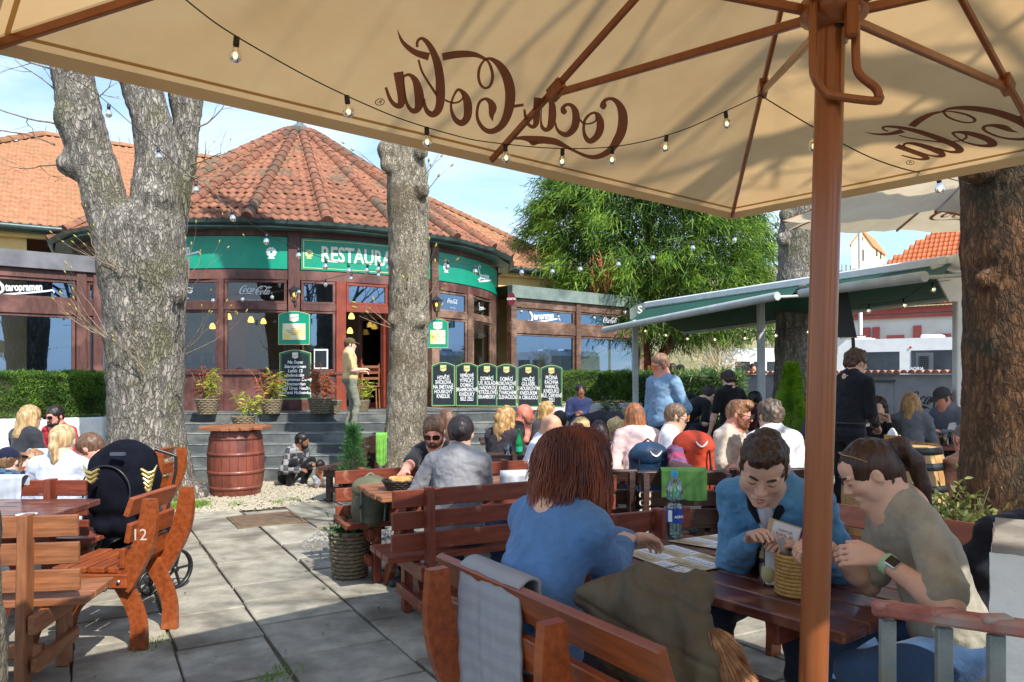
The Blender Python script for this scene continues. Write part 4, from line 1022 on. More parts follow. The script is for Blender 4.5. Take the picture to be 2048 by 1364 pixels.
# white logos on the panes
LOGOW = mat('glass_print', srgb(214,218,220), rough=.5)
brew_logo(.95, LOGOW, wl[0][2], wl[0][0] @ Matrix.Translation((-.05,0,.0)))
brew_logo(1.15, LOGOW, wr_[0][2], wr_[0][0]); brew_logo(.42, LOGOW, wins['ft'][2], wins['ft'][0]); brew_logo(.55, mat('print_dark', srgb(60,66,60)), wins['fl'][2], wins['fl'][0] @ Matrix.Translation((0,.3,0)))
LOGO_SPOTS = [(wins['bt'], 1.0), (wins['et'], .62), (wr_[2], 1.0), (wins['at'], .7), (wins['gt'], .2)]
b = MB(); q = WR1+Vector((-.766,-.643,0))*.85; M = face_frame((q.x+.06,q.y-.12,3.36), (.643,-.766,0)); b.lathe([(0,-.05),(.05,-.05),(.05,.03),(0,.03)], M, 10); b.build('camera_dome', [WPAINT], bld)
# ------------------------------------------------ bark, trunks, twigs, leaves
def bark(name, c1, c2, c3, scale=10, bdist=.03, furrow=1.0):
    m = mat(name, c1, c2, .9, scale=scale, stretch=(1,1,.35), bump=.0, c3=c3, c3scale=1.6, detail=8, lo=.36, hi=.64)
    N = m.node_tree.nodes; L = m.node_tree.links; b = N['Principled BSDF']; mpn = [n for n in N if n.type == 'MAPPING'][0]
    vz = N.new('ShaderNodeTexVoronoi'); vz.feature = 'DISTANCE_TO_EDGE'; vz.inputs['Scale'].default_value = scale*1.6; nz = N.new('ShaderNodeTexNoise'); nz.inputs['Scale'].default_value = scale*1.2; nz.inputs['Detail'].default_value = 6
    av = N.new('ShaderNodeVectorMath'); av.operation = 'MULTIPLY_ADD'; av.inputs[1].default_value = (.16,.16,.16); L.new(nz.outputs['Color'], av.inputs[0]); L.new(mpn.outputs[0], av.inputs[2]); L.new(mpn.outputs[0], nz.inputs['Vector']); L.new(av.outputs[0], vz.inputs['Vector'])
    mr = N.new('ShaderNodeMapRange'); mr.inputs['From Max'].default_value = .22; L.new(vz.outputs['Distance'], mr.inputs['Value'])
    ad = N.new('ShaderNodeMath'); ad.operation = 'ADD'; L.new(mr.outputs[0], ad.inputs[0]); L.new(nz.outputs['Fac'], ad.inputs[1])
    bp = N.new('ShaderNodeBump'); bp.inputs['Strength'].default_value = .9*furrow; bp.inputs['Distance'].default_value = bdist; L.new(ad.outputs[0], bp.inputs['Height']); L.new(bp.outputs[0], b.inputs['Normal'])
    # bark colour is multiplied darker along the crevices
    old = b.inputs['Base Color'].links[0].from_socket; mm = N.new('ShaderNodeMix'); mm.data_type = 'RGBA'; mm.blend_type = 'MULTIPLY'
    mr2 = N.new('ShaderNodeMapRange'); mr2.inputs['From Max'].default_value = .12; mr2.inputs['To Min'].default_value = .55; mr2.inputs['To Max'].default_value = 1.0; L.new(vz.outputs['Distance'], mr2.inputs['Value'])
    mm.inputs['Factor'].default_value = 1; L.new(old, mm.inputs['A']); L.new(mr2.outputs[0], mm.inputs['B']); L.new(mm.outputs['Result'], b.inputs['Base Color']); return m
BARK_A = bark('bark_grey_furrowed', srgb(104,98,90), srgb(172,164,152), srgb(124,120,94), 13, .03)
BARK_B = bark('bark_pale_flaky', srgb(128,116,98), srgb(192,182,160), srgb(136,122,98), 19, .02)
BARK_C = bark('bark_brown_plated', srgb(92,62,38), srgb(140,98,62), srgb(76,66,44), 15, .02)
BARK_R = bark('bark_conifer_red', srgb(110,62,42), srgb(146,90,64), srgb(90,66,50), 8, .04)
TWIG = mat('twig_bark', srgb(112,96,76), srgb(150,134,112), .85, scale=20); TWIGD = mat('twig_dark', srgb(70,58,46), srgb(96,82,66), .85, scale=20)
BUD = mat('bud_yellow_green', srgb(160,150,60), srgb(196,186,92), .6, scale=20, transl=.2)
def barkdisp(amp, fr):
    def d(v):
        st = np.array([1,1,.3]); n1 = fbm(v*fr*st, 3); return amp*(np.abs(n1)*1.2-.4)+amp*1.4*fbm(v*1.7, 2)
    return d
def twig_tree(p0, d0, L, r, depth, rg, out, buds, spread=.55, grav=0.04, budp=.5):
    """recursive bare branch; rows of (pts, radii)"""
    pts = [Vector(p0)]; d = Vector(d0).normalized(); n = max(3, int(L/.12)) if L < 2 else 9
    for i in range(n):
        d = (d+Vector((rg.gauss(0,.14), rg.gauss(0,.14), rg.gauss(0,.10)+grav))).normalized(); pts.append(pts[-1]+d*(L/n))
    rr = [r*(1-.62*i/n) for i in range(n+1)]; out.append((pts, rr))
    if depth <= 0:
        if rg.random() < budp: buds.append((pts[-1], d, r))
        return
    for k in range(2+(rg.random() < .6)+(rg.random() < .4)):
        i = rg.randint(max(1, n//3), n); a = Vector((rg.gauss(0,1), rg.gauss(0,1), rg.gauss(0,.8)+.2)).normalized()
        dd = ((pts[i]-pts[i-1]).normalized()*(1-spread)+a*spread); twig_tree(pts[i], dd, L*rg.uniform(.45,.75), rr[i]*.62, depth-1, rg, out, buds, spread, grav, budp)
def branches_obj(name, out, parent, m, sides=(6,4), kind=None):
    b = MB()
    for pts, rr in out: b.tube(pts, rr, sides[0] if rr[0] > .012 else sides[1], 0, cap=False)
    o = b.build(name, [m], parent); return tag(o, kind=kind) if kind else o
def buds_obj(name, buds, parent, m, size=.03):
    b = MB()
    for p, d, r in buds:
        M = frame(p, p+d*size); b.lathe([(0,-size*.6),(size*.28,-size*.1),(size*.2,size*.4),(0,size*.8)], M @ Matrix.Rotation(R_(90),4,'Y'), 5)
    if b.f: tag(b.build(name, [m], parent), kind='stuff')
def trunk_path(S, pts, k=.05):
    for a, b in zip(pts[:-1], pts[1:]): S.cap(a[:3], b[:3], a[3], b[3], k=k)
# big triple-stemmed tree on the left
TZ = 9.5
t1 = empty('chestnut_tree', G(300,993), 'massive grey tree forking into three stems, standing on the left between hedge and barrel', 'tree', 'old bare trees on the terrace')
S = SDF(); q = lambda px, py, w, dz=0: (*P(px, py, TZ+dz), w/2*TZ/F)
trunk_path(S, [q(292,1000,225),q(295,955,168),q(295,880,140),q(292,760,138),q(290,640,148),q(286,540,162),q(284,475,158)])
trunk_path(S, [q(250,520,90,-.1),q(214,410,80,-.1),q(190,330,80,-.1),q(172,275,78,-.1),q(156,200,76,-.1),q(140,110,78,-.1),q(134,20,72,-.2),q(132,-160,62,-.4)], .03)
trunk_path(S, [q(306,500,120),q(312,400,96),q(314,320,80),q(304,250,76),q(280,160,78,.05),q(258,110,78,.1),q(248,20,78,.1),q(244,-160,72,.1)], .02)
trunk_path(S, [q(330,450,90,.2),q(352,360,62,.25),q(368,300,54,.3),q(374,250,54,.35),q(374,160,80,.4),q(390,80,78,.5),q(405,-40,70,.6),q(420,-180,66,.6)], .02)
for px, py, w, dz in ((238,535,30,-.45),(290,745,38,-.42),(228,665,32,-.35),(352,590,26,-.2),(150,238,46,-.3),(150,330,44,-.25),(316,395,40,-.3),(340,985,60,-.3),(375,1000,60,.0),(230,1000,60,-.3),(285,1003,70,-.45)):
    S.ell(P(px, py, TZ+dz*.62), (w*TZ/F*.75,w*TZ/F*.6,w*TZ/F*.6), k=.10)
sdf_obj('trunk', S, .028, [BARK_A], t1, disp=barkdisp(.014, 20), it=1)
rg = random.Random(21); out = []; buds = []
for px, py, dx, dz, L, n in ((130,150,-1,.5,1.5,3),(120,250,-1,.15,1.7,3),(132,330,-1,-.1,1.4,3),(150,215,-.8,.6,1.2,2),(110,290,-1,.3,1.5,2),(380,330,1,.1,.8,2),(395,255,1,.5,.7,2),(370,350,.9,-.3,.9,2),(250,150,.4,.8,.7,2),(190,200,.8,.3,.5,2)):
    twig_tree(P(px, py, TZ-.1), (dx, rg.uniform(-.4,.2), dz), L*.75, .012, 2, rg, out, buds, .42, .02)
branches_obj('twigs', out, t1, TWIG, kind='stuff'); buds_obj('buds', buds, t1, BUD, .03)
out = []; buds = []
for px, py, dx, dz in ((205,670,-1,.9),(210,668,-.8,1.2),(215,672,-.5,1.4),(212,676,-1,.6),(236,540,-1,.5),(236,535,-1,.2),(238,545,-.7,.9),(366,595,1,1.1),(366,600,.8,1.4),(370,700,1,.8),(368,705,.8,1.2),(372,708,1,.5),(290,740,-.5,.9),(285,740,-.2,1.1),(366,590,.5,1.5),(206,672,-.9,.35)):
    twig_tree(P(px, py, TZ-.55), (dx, -.35, dz), .55, .008, 1, rg, out, buds, .3, .12, 1.0)
branches_obj('water_shoots', out, t1, TWIG, kind='stuff'); buds_obj('shoot_buds', buds, t1, BUD, .036)
# middle tree
T2 = 10.0
t2 = empty('chestnut_tree', G(808,981), 'pale flaky-barked single trunk in front of the restaurant doorway, between standing man and chalkboards', 'tree', 'old bare trees on the terrace')
S = SDF(); q = lambda px, py, w, dz=0: (*P(px, py, T2+dz), w/2*T2/F)
trunk_path(S, [q(812,990,112),q(810,930,84),q(812,860,80),q(816,760,78),q(818,640,80),q(817,520,80),q(816,420,82),q(812,340,76),q(810,260,68),q(808,160,66),q(806,-60,60)], .04)
trunk_path(S, [(-1.5,T2,6.9,.21),(-1.56,9.3,9.2,.18),(-1.62,8.2,12.2,.15)], .1); trunk_path(S, [(-1.5,T2,6.9,.19),(-1.74,9.75,9.6,.15),(-1.95,9.2,12.2,.12)], .1)  # unseen upper fork, shaped to throw shadow bands on the green sign
for px, py, w in ((772,300,30),(775,330,26),(840,640,20),(784,640,16),(822,635,18),(845,380,22),(795,960,40),(830,965,40),(842,300,24)): S.ell(P(px, py, T2-.22), (w*T2/F*.6,w*T2/F*.5,w*T2/F*.7), k=.07)
sdf_obj('trunk', S, .022, [BARK_B], t2, disp=barkdisp(.009, 24), it=1)
out = []; buds = []
for px, py, dx, dz in ((772,262,-1,.3),(770,345,-.8,.4),(845,355,.8,.6),(845,385,.6,.9),(838,395,1,.5),(780,650,-.9,.6),(780,655,-1,.2),(852,600,.5,1.2),(853,655,.6,.9),(776,240,-1,.8),(850,560,.4,1.2),(815,610,.2,.8)):
    twig_tree(P(px, py, T2-.3), (dx, -.3, dz), .42, .007, 1, rg, out, buds, .4, .1, 1.0)
branches_obj('water_shoots', out, t2, TWIG, kind='stuff'); buds_obj('shoot_buds', buds, t2, BUD, .05)
# right middle tree and the near right tree, their bare crowns reach over the terrace
T3 = 12.2
t3 = empty('chestnut_tree', G(1590,940), 'grey bare trunk behind the umbrella pole, next to the bright green thuja shrub', 'tree', 'old bare trees on the terrace')
S = SDF(); q = lambda px, py, w, dz=0: (*P(px, py, T3+dz), w/2*T3/F)
trunk_path(S, [q(1590,950,100),q(1590,800,80),q(1588,700,72),q(1590,560,66),q(1594,470,72),q(1604,400,72),q(1600,300,66),q(1590,150,60),q(1585,0,50)], .04)
for px, py, w in ((1570,430,22),(1565,478,20),(1568,590,16),(1615,520,18)): S.ell(P(px, py, T3-.2), (w*T3/F*.6,w*T3/F*.5,w*T3/F*.7), k=.06)
sdf_obj('trunk', S, .024, [BARK_A], t3, disp=barkdisp(.010, 22), it=1)
out = []; buds = []
for px, py, dx, dz in ((1800,310,-.6,.3),(1830,320,-.4,.8),(1830,330,-.9,.1)): twig_tree(P(px, py, 12.0), (dx,0,dz), .5, .008, 1, rg, out, buds, .4, .1, 1.0)
T4 = 5.2
t4 = empty('chestnut_tree', (X(2025,T4), T4, 0), 'brown cracked-bark trunk at the right edge, close behind the white pillar', 'tree', 'old bare trees on the terrace')
S = SDF(); q = lambda px, py, w, dz=0: (*P(px, py, T4+dz), w/2*T4/F)
trunk_path(S, [q(2030,1300,210),q(2026,1150,190),q(2022,950,176),q(2026,700,172),q(2026,500,178),q(2026,330,180),q(2040,180,190),q(2045,60,180)], .05)
trunk_path(S, [q(2045,100,150),q(1990,-150,110,-.3),q(1900,-420,80,-.6)], .08); trunk_path(S, [q(2050,100,150),q(2120,-150,120,.2),q(2200,-420,90,.3)], .08)
for px, py, w in ((1955,330,60),(1965,560,30),(1975,300,50)): S.ell(P(px, py, T4-.15), (w*T4/F*.5,w*T4/F*.5,w*T4/F*.6), k=.05)
sdf_obj('trunk', S, .016, [BARK_C], t4, disp=barkdisp(.007, 34), it=1)
for i in range(9): twig_tree(P(1960, 318+rg.uniform(-25,25), T4-.3), (-.3, -.6, rg.uniform(-.2,.9)), .10, .004, 1, rg, out, buds, .5, .1, 0)
branches_obj('twigs', out, t4, TWIGD, kind='stuff')
rg = random.Random(5); out = []; buds = []
for p0, dd, L, r in ((P(1900,-420,3.9), (-.5,-.5,.8), 2.2, .06), (P(1990,-150,4.2), (-.5,-.9,.5), 2.4, .06), (P(2200,-420,4.8), (.2,-.8,.9), 2.4, .08)):
    twig_tree(p0, dd, L, r, 3, rg, out, buds, .5, .05, 0)
branches_obj('limbs', out, t4, BARK_C, kind='stuff')
# trees behind the photographer: their bare crowns throw the dappled shade on the terrace
def shade_tree(x, y, h, seed, r0=.30):
    t = empty('chestnut_tree', (x,y,0), 'bare tree beside the terrace behind the photographer', 'tree', 'old bare trees on the terrace'); rg_ = random.Random(seed); out = []; bd = []
    b = MB(); b.tube([(x,y,-.1),(x+.05,y,h*.5),(x,y+.1,h)], [r0*1.2,r0,r0*.85], 10); b.build('trunk', [BARK_A], t)
    for i in range(6):
        a = i*1.05+rg_.uniform(-.3,.3); twig_tree((x,y+.1,h-.2-.3*(i%2)), (math.cos(a)*.75, math.sin(a)*.75, .75), 2.6, r0*.42, 4, rg_, out, bd, .5, .05, 0)
    tag(branches_obj('limbs', out, t, BARK_A, (5,3)), kind='stuff')
shade_tree(2.9, -2.2, 3.4, 1); shade_tree(3.7, .5, 5.2, 7, .24); shade_tree(-.9, -.9+-2.0, 4.2, 2, .26); shade_tree(6.9, 1.0, 3.6, 3); shade_tree(7.4,5.2,3.4,4,.2)  # second call: unseen tree added to strengthen the dapple on the left paving
# sliver of a trunk at the lower left corner
t5 = empty('chestnut_tree', (X(-78,2.9), 2.9, 0), 'sliver of a pale trunk at the lower left edge beside the near bench', 'tree', 'old bare trees on the terrace')
S = SDF(); trunk_path(S, [(X(-96,2.9),2.9,-.1,.19),(X(-98,2.9),2.9,.5,.168),(X(-104,2.9),2.9,.95,.16),(X(-130,2.9),2.9,1.8,.15),(X(-180,2.9),2.9,3.6,.14)]); sdf_obj('trunk', S, .012, [BARK_B], t5, disp=barkdisp(.006, 30), it=1)
# ------------------------------------------------ foliage clouds
def leaves(name, pos, dirs, length, width, m, parent=None, curl=.3, seed=1, seg=2, kind='stuff'):
    """pos (n,3), dirs (n,3) unit growth direction; bent leaf of seg quads"""
    r = np.random.default_rng(seed); n = len(pos); L = length*(.6+.8*r.random(n))[:,None]; w = width*(.7+.6*r.random(n))[:,None]
    side = np.cross(dirs, r.normal(size=(n,3))); side /= np.linalg.norm(side, axis=1, keepdims=True)+1e-9; nn = np.cross(dirs, side)
    rows = []
    for k in range(seg+1):
        t = k/seg; c = pos+dirs*L*t-nn*0+np.array([0,0,-1])*L*curl*t*t; ww = w*(.35+1.3*t*(1-t)*2 if k < seg else .15)
        rows += [c-side*ww*.5, c+side*ww*.5]
    v = np.stack(rows, 1).reshape(-1,3); q = []
    for k in range(seg): q.append((2*k, 2*k+1, 2*k+3, 2*k+2))
    f = (np.arange(n)[:,None,None]*(2*seg+2)+np.array(q)[None]).reshape(-1,4)
    return tag(ob(name, mesh_np(name, v, f, m), parent), kind=kind)
def leafm(name, a, b, transl=.35, scale=2.5, rough=.6): return mat(name, srgb(*a), srgb(*b), rough, scale=scale, transl=transl, lo=.38, hi=.62, detail=3)
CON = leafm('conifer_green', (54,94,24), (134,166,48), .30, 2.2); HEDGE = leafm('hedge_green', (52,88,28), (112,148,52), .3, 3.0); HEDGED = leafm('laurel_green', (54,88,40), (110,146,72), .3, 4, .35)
THU = leafm('thuja_green', (96,146,24), (160,196,48), .35, 5); SPR = leafm('small_conifer', (40,88,40), (86,136,72), .3, 6); RED = leafm('nandina_red', (126,52,30), (196,108,60), .35, 14); YG = leafm('nandina_yellow_green', (136,150,38), (198,200,72), .4, 14)
def unit(a): return a/(np.linalg.norm(a, axis=-1, keepdims=True)+1e-9)
# weeping cypress behind the right wing
tc_ = Vector((4.55, 24.5, 0)); cy = empty('cypress_tree', tc_, 'broad bright green weeping conifer behind the right glass wing', 'tree')
S = SDF(); S.cap((4.4,24.5,-.1), (4.2,24.4,2.6), .42, .30); S.cap((4.2,24.4,2.5), (4.9,24.3,5.5), .28, .18); S.cap((4.2,24.4,2.3), (3.3,24.1,4.6), .2, .12); S.cap((4.3,24.4,1.0), (5.6,24.0,3.6), .2, .12); S.cap((4.5,24.3,5.3),(4.6,24.5,11.2),.17,.05)
sdf_obj('trunk', S, .05, [BARK_R], cy, it=1)
r = np.random.default_rng(8); cl = []
for i in range(420):
    h = r.uniform(2.4, 12.6); f = (h-2.3)/10.6; R0 = 4.15*(1-f**3.2)*(.80+.25*min(1,f*5)); a = r.random()*6.283; rad = R0*(.62+.42*r.random()); cl.append((tc_.x+math.cos(a)*rad*1.0, tc_.y+math.sin(a)*rad*.9, h+.2, a, r.uniform(.45,1.0)))
pos = []; dr = []
for (x, y, z, a, s_) in cl:
    k = int(300*s_); o = np.array((math.cos(a), math.sin(a), 0)); t = r.random(k)
    base = np.array((x, y, z))+np.outer(t-.4, o*.9*s_)+r.normal(size=(k,3))*np.array((.26,.26,.20))*s_+np.outer(-t**2*.45, (0,0,1))*s_; pos.append(base)
    d_ = o*.8+np.array((0,0,-.28))+r.normal(size=(k,3))*.5; dr.append(unit(d_))
pos = np.concatenate(pos); dr = np.concatenate(dr)
leaves('foliage', pos, dr, .22, .075, CON, cy, .35, 3, seg=1)
# dense inner mass: darker small sprays so the crown is not see-through
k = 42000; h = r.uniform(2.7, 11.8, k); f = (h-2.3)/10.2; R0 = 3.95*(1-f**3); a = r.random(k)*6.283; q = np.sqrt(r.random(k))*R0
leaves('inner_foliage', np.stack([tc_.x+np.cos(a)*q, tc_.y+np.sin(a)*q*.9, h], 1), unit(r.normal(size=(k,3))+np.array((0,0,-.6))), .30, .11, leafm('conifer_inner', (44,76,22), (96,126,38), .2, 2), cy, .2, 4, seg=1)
leaves('brown_spray', np.array(P(1210,545,21.4))+r.normal(size=(160,3))*np.array((.18,.15,.28)), unit(r.normal(size=(160,3))*.4+np.array((0,0,-1))), .22, .05, leafm('dead_needles', (170,96,52), (204,128,76), .3, 8), cy)
# hedges
def hedge(name, label, A, B, depth, z0, z1, n, m, llen=.05, lw=.032, bulge=.03, seed=1, group=None):
    A = Vector(A); B = Vector(B); d = (B-A).normalized(); nn = Vector((d.y,-d.x,0)); L = (B-A).length; o = empty(name, (A+B)/2, label, 'hedge', group)
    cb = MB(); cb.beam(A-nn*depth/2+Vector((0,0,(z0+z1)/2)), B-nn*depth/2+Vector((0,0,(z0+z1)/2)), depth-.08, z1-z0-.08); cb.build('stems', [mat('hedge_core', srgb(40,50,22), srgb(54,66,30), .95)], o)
    r = np.random.default_rng(seed); area = [L*(z1-z0), L*depth, depth*(z1-z0)]; k = [int(n*a_/sum(area)) for a_ in area]; P_ = []; D_ = []
    an, ad = np.array(nn), np.array(d); a0 = np.array(A)
    for j, kk in enumerate(k):
        u_, v_ = r.random(kk), r.random(kk)
        if j == 0: p = a0+np.outer(u_*L, ad)+np.outer(v_*(z1-z0)+z0, (0,0,1)); o_ = an
        elif j == 1: p = a0+np.outer(u_*L, ad)-np.outer(v_*depth, an)+np.array((0,0,z1)); o_ = np.array((0,0,1.))
        else: s_ = (r.random(kk) > .5)*1.0; p = a0+np.outer(s_*L, ad)-np.outer(v_*depth, an)+np.outer(u_*(z1-z0)+z0, (0,0,1)); o_ = None
        nz_ = fbm(p*7, 2)[:,None]*bulge; out_ = (o_ if o_ is not None else np.where(s_[:,None] > 0, ad, -ad)); p = p+out_*(nz_-.02)+r.normal(size=p.shape)*.012; P_.append(p); D_.append(unit(out_+r.normal(size=p.shape)*.75+np.array((0,0,.25))))
    leaves('foliage', np.concatenate(P_), np.concatenate(D_), llen, lw, m, o, .1, seed, seg=1); return o
HL0 = Vector((X(-40,10.6),10.6,0)); HL1 = Vector((X(205,11.2),11.2,0))
hedge('box_hedge', 'clipped dense green hedge on the white wall at the left edge under the long window', HL0, HL1, .7, .93, 1.57, 15000, HEDGE, .05, .034, .05, 2, 'clipped hedges by the restaurant')
b = MB(); b.beam(HL0+Vector((0,.3,.46)), HL1+Vector((-.12,.3,.46)), .8, .92, (0,0,1), 0, .02); o = b.build('low_wall', [WHITEP]); tag(o, 'low whitewashed wall carrying the clipped hedge on the left', 'wall')
HR0 = Vector((X(1120,14.9),14.9,0)); HR1 = Vector((X(1330,15.9),15.9,0)); HR2 = Vector((X(1480,14.6),14.6,0))
hedge('box_hedge', 'clipped green hedge right of the row of chalkboards, behind the seated woman in navy', HR0, HR1, .7, .98, 1.60, 11000, HEDGE, .06, .036, .04, 3, 'clipped hedges by the restaurant')
hedge('laurel_hedge', 'loose glossy laurel hedge behind the man in the light blue sweater', HR1+Vector((-.9,-.25,0)), HR2, .6, .3, 1.56, 5200, HEDGED, .13, .04, .10, 4, 'clipped hedges by the restaurant')
b = MB(); b.beam(HR0+Vector((-.9,-.05,.49)), HR1+Vector((0,-.05,.49)), .3, .97, (0,0,1), 0, .02); o = b.build('low_wall', [WHITEP]); tag(o, 'low whitewashed wall under the hedge right of the chalkboards', 'wall')
# loose bamboo-like shoots over the white wall
def shoots(root_o, x, y, z, n, h, m, r_, ll=.13, lw=.022, name='leaf_sprays'):
    b = MB(); ps = []; ds = []; r = np.random.default_rng(r_)
    for i in range(n):
        lean = Vector((r.normal()*.28, r.normal()*.22, 1)).normalized(); hh = h*r.uniform(.6,1.05); p0 = Vector((x+r.normal()*.04, y+r.normal()*.04, z)); b.tube([p0, p0+lean*hh*.5, p0+lean*hh+Vector((r.normal()*.03, r.normal()*.03, 0))], [.007,.005,.003], 4)
        for k in range(int(16*hh/.5)): t = .25+.75*k/(16*hh/.5); ps.append(p0+lean*hh*t); ds.append((r.normal(), r.normal(), .25+r.normal()*.3))
    b.build('stems', [TWIG], root_o); leaves(name, np.array(ps), unit(np.array(ds)), ll, lw, m, root_o, .35, r_, seg=2)
lp = empty('climbing_plant', P(1230,830,14.5), 'leafy shoots growing over the low white wall behind the seated woman in navy', 'plant'); shoots(lp, X(1215,14.7), 14.6, .55, 16, .62, HEDGED, 5); shoots(lp, X(1255,14.7), 14.6, .5, 14, .6, HEDGED, 6)
# thuja, small conifer, planter greens
def cone_bush(name, label, c, r0, h, n, m, ll, lw, seed, taper=.6, cat='shrub'):
    o = empty(name, c, label, cat); r = np.random.default_rng(seed); hh = r.random(n)**.8; rad = r0*np.minimum(1.0, (1-hh**2.2)*1.0+.05)*(taper+(1-taper)*(1-hh)); a = r.random(n)*6.283; q = .55+.5*r.random(n); lump = 1+.25*np.sin(a*3+hh*9)+.12*np.sin(a*7)
    p = np.stack([c[0]+np.cos(a)*rad*q*lump, c[1]+np.sin(a)*rad*q*lump, c[2]+hh*h], 1); d_ = unit(np.stack([np.cos(a)*.7, np.sin(a)*.7, np.full(n,.6)], 1)+r.normal(size=(n,3))*.4)
    b = MB(); b.tube([Vector(c), Vector(c)+Vector((0,0,h*.9))], [r0*.12, r0*.03], 6); b.build('trunk', [TWIGD], o)
    leaves('foliage', p, d_, ll, lw, m, o, .1, seed, seg=1); return o
cone_bush('thuja_shrub', 'bright yellow-green thuja shrub in front of the grey trunk, left of the umbrella pole', (X(1583,9.6),9.6,.35), .23, 1.32, 7000, THU, .075, .022, 1, .8)
cone_bush('dwarf_conifer', 'small pointed green conifer at the foot of the steps behind the bench', (X(706,8.6),8.6,.30), .17, .62, 1500, SPR, .10, .018, 2, .25)
# bare round bush
bb = empty('bare_bush', P(1440,740,19), 'round leafless straw-coloured bush in front of the white camper, behind the laurel', 'bush'); out = []; bd = []
rg = random.Random(9)
for i in range(34): a = rg.uniform(0, 6.28); twig_tree(P(1438,745,19), (math.cos(a)*.8, math.sin(a)*.3, rg.uniform(.15,1.1)), .62, .012, 2, rg, out, bd, .45, -.01, 0)
branches_obj('twigs', out, bb, mat('straw_twig', srgb(190,172,130), srgb(214,198,158), .8), (4,3), 'stuff')
# wicker pots with plants by the steps
WICK = mat('wicker', srgb(96,84,66), srgb(150,136,110), .8, scale=40, stretch=(1,1,2.5), bump=.8, bdist=.01)
def wicker(b, c, r0, r1, h, rows=9, n=22):
    for i in range(rows):
        z = h*(i+.5)/rows; rr = r0+(r1-r0)*(i+.5)/rows; pts = []
        for j in range(n+1): a = 2*math.pi*j/n; q = rr+(.010 if (j+i)%2 else -.006); pts.append((c[0]+math.cos(a)*q, c[1]+math.sin(a)*q, c[2]+z))
        b.tube(pts, h/rows*.52, 4, 0, cap=False)
def pot_plant(px, py, Z, size, seed, label, floorz, mixed=(1,1)):
    c = Vector((X(px,Z), Z, floorz)); o = empty('potted_plant', c, label, 'potted plant', 'wicker pots of bamboo-like plants by the entrance'); b = MB(); wicker(b, c, .13*size, .185*size, .26*size); b.build('wicker_pot', [WICK], o)
    b = MB(); b.lathe([(0,.23*size),(.16*size,.23*size)], c, 12); b.build('soil', [mat('soil', srgb(46,34,26))], o)
    if mixed[0]: shoots(o, c.x-.05, c.y, c.z+.22*size, 9, .62*size, RED, seed, .12, .024, 'red_leaves')
    if mixed[1]: shoots(o, c.x+.08, c.y-.03, c.z+.22*size, 9, .55*size, YG, seed+1, .13, .026, 'green_leaves')
pot_plant(415,800,13.1,1.05,1,'wicker pot of reddish shrub behind the others, nearest the big forked tree',.86)
pot_plant(487,838,12.55,1.0,2,'wicker pot with yellow-green leaves standing lowest, just above the barrel table',.60,(0,1))
pot_plant(543,812,13.3,1.0,3,'wicker pot of red and green shoots just left of the drinks chalkboard',.86)
pot_plant(640,808,13.3,1.1,4,'wicker pot of red foliage between drinks chalkboard and standing man',.86,(1,0)); pot_plant(664,812,13.5,.9,5,'small wicker pot hard against the door jamb behind the standing man',.86,(1,0))
pot_plant(722,800,14.1,.85,7,'dark leafy pot plant just inside the open doorway',.86,(0,1))
# ------------------------------------------------ canopy lettering, traced once as brush strokes, reused everywhere
PA = Vector((1.15,3.90,2.40)); e1 = Vector((-.774,-.632,0)).normalized(); e2 = Vector((.632,-.774,0)).normalized(); HA, HB = 1.595, 1.39
UC = PA+e1*HA+e2*HB; APX = Vector((UC.x, UC.y, 3.05)); Um = PA+e1*HA
tdir = (APX-Um).normalized(); slope_n = e1.cross(tdir).normalized()
if slope_n.z > 0: slope_n = -slope_n
def ray_st(pts):
    out = []
    o = Vector((0,0,CAMZ))
    for px, py in pts:
        d = Vector(((px-CX)/F, 1, (HY-py)/F)); t = (Um-o).dot(slope_n)/d.dot(slope_n); q = o+d*t-Um; out.append((q.dot(-e1), q.dot(tdir)))
    return out
ZA = lambda r: [(740+x/4.872, 30+y/4.872, w/4.872) for x, y, w in r]; ZB = lambda r: [(1000+x/6.82, 130+y/6.82, w/6.82) for x, y, w in r]
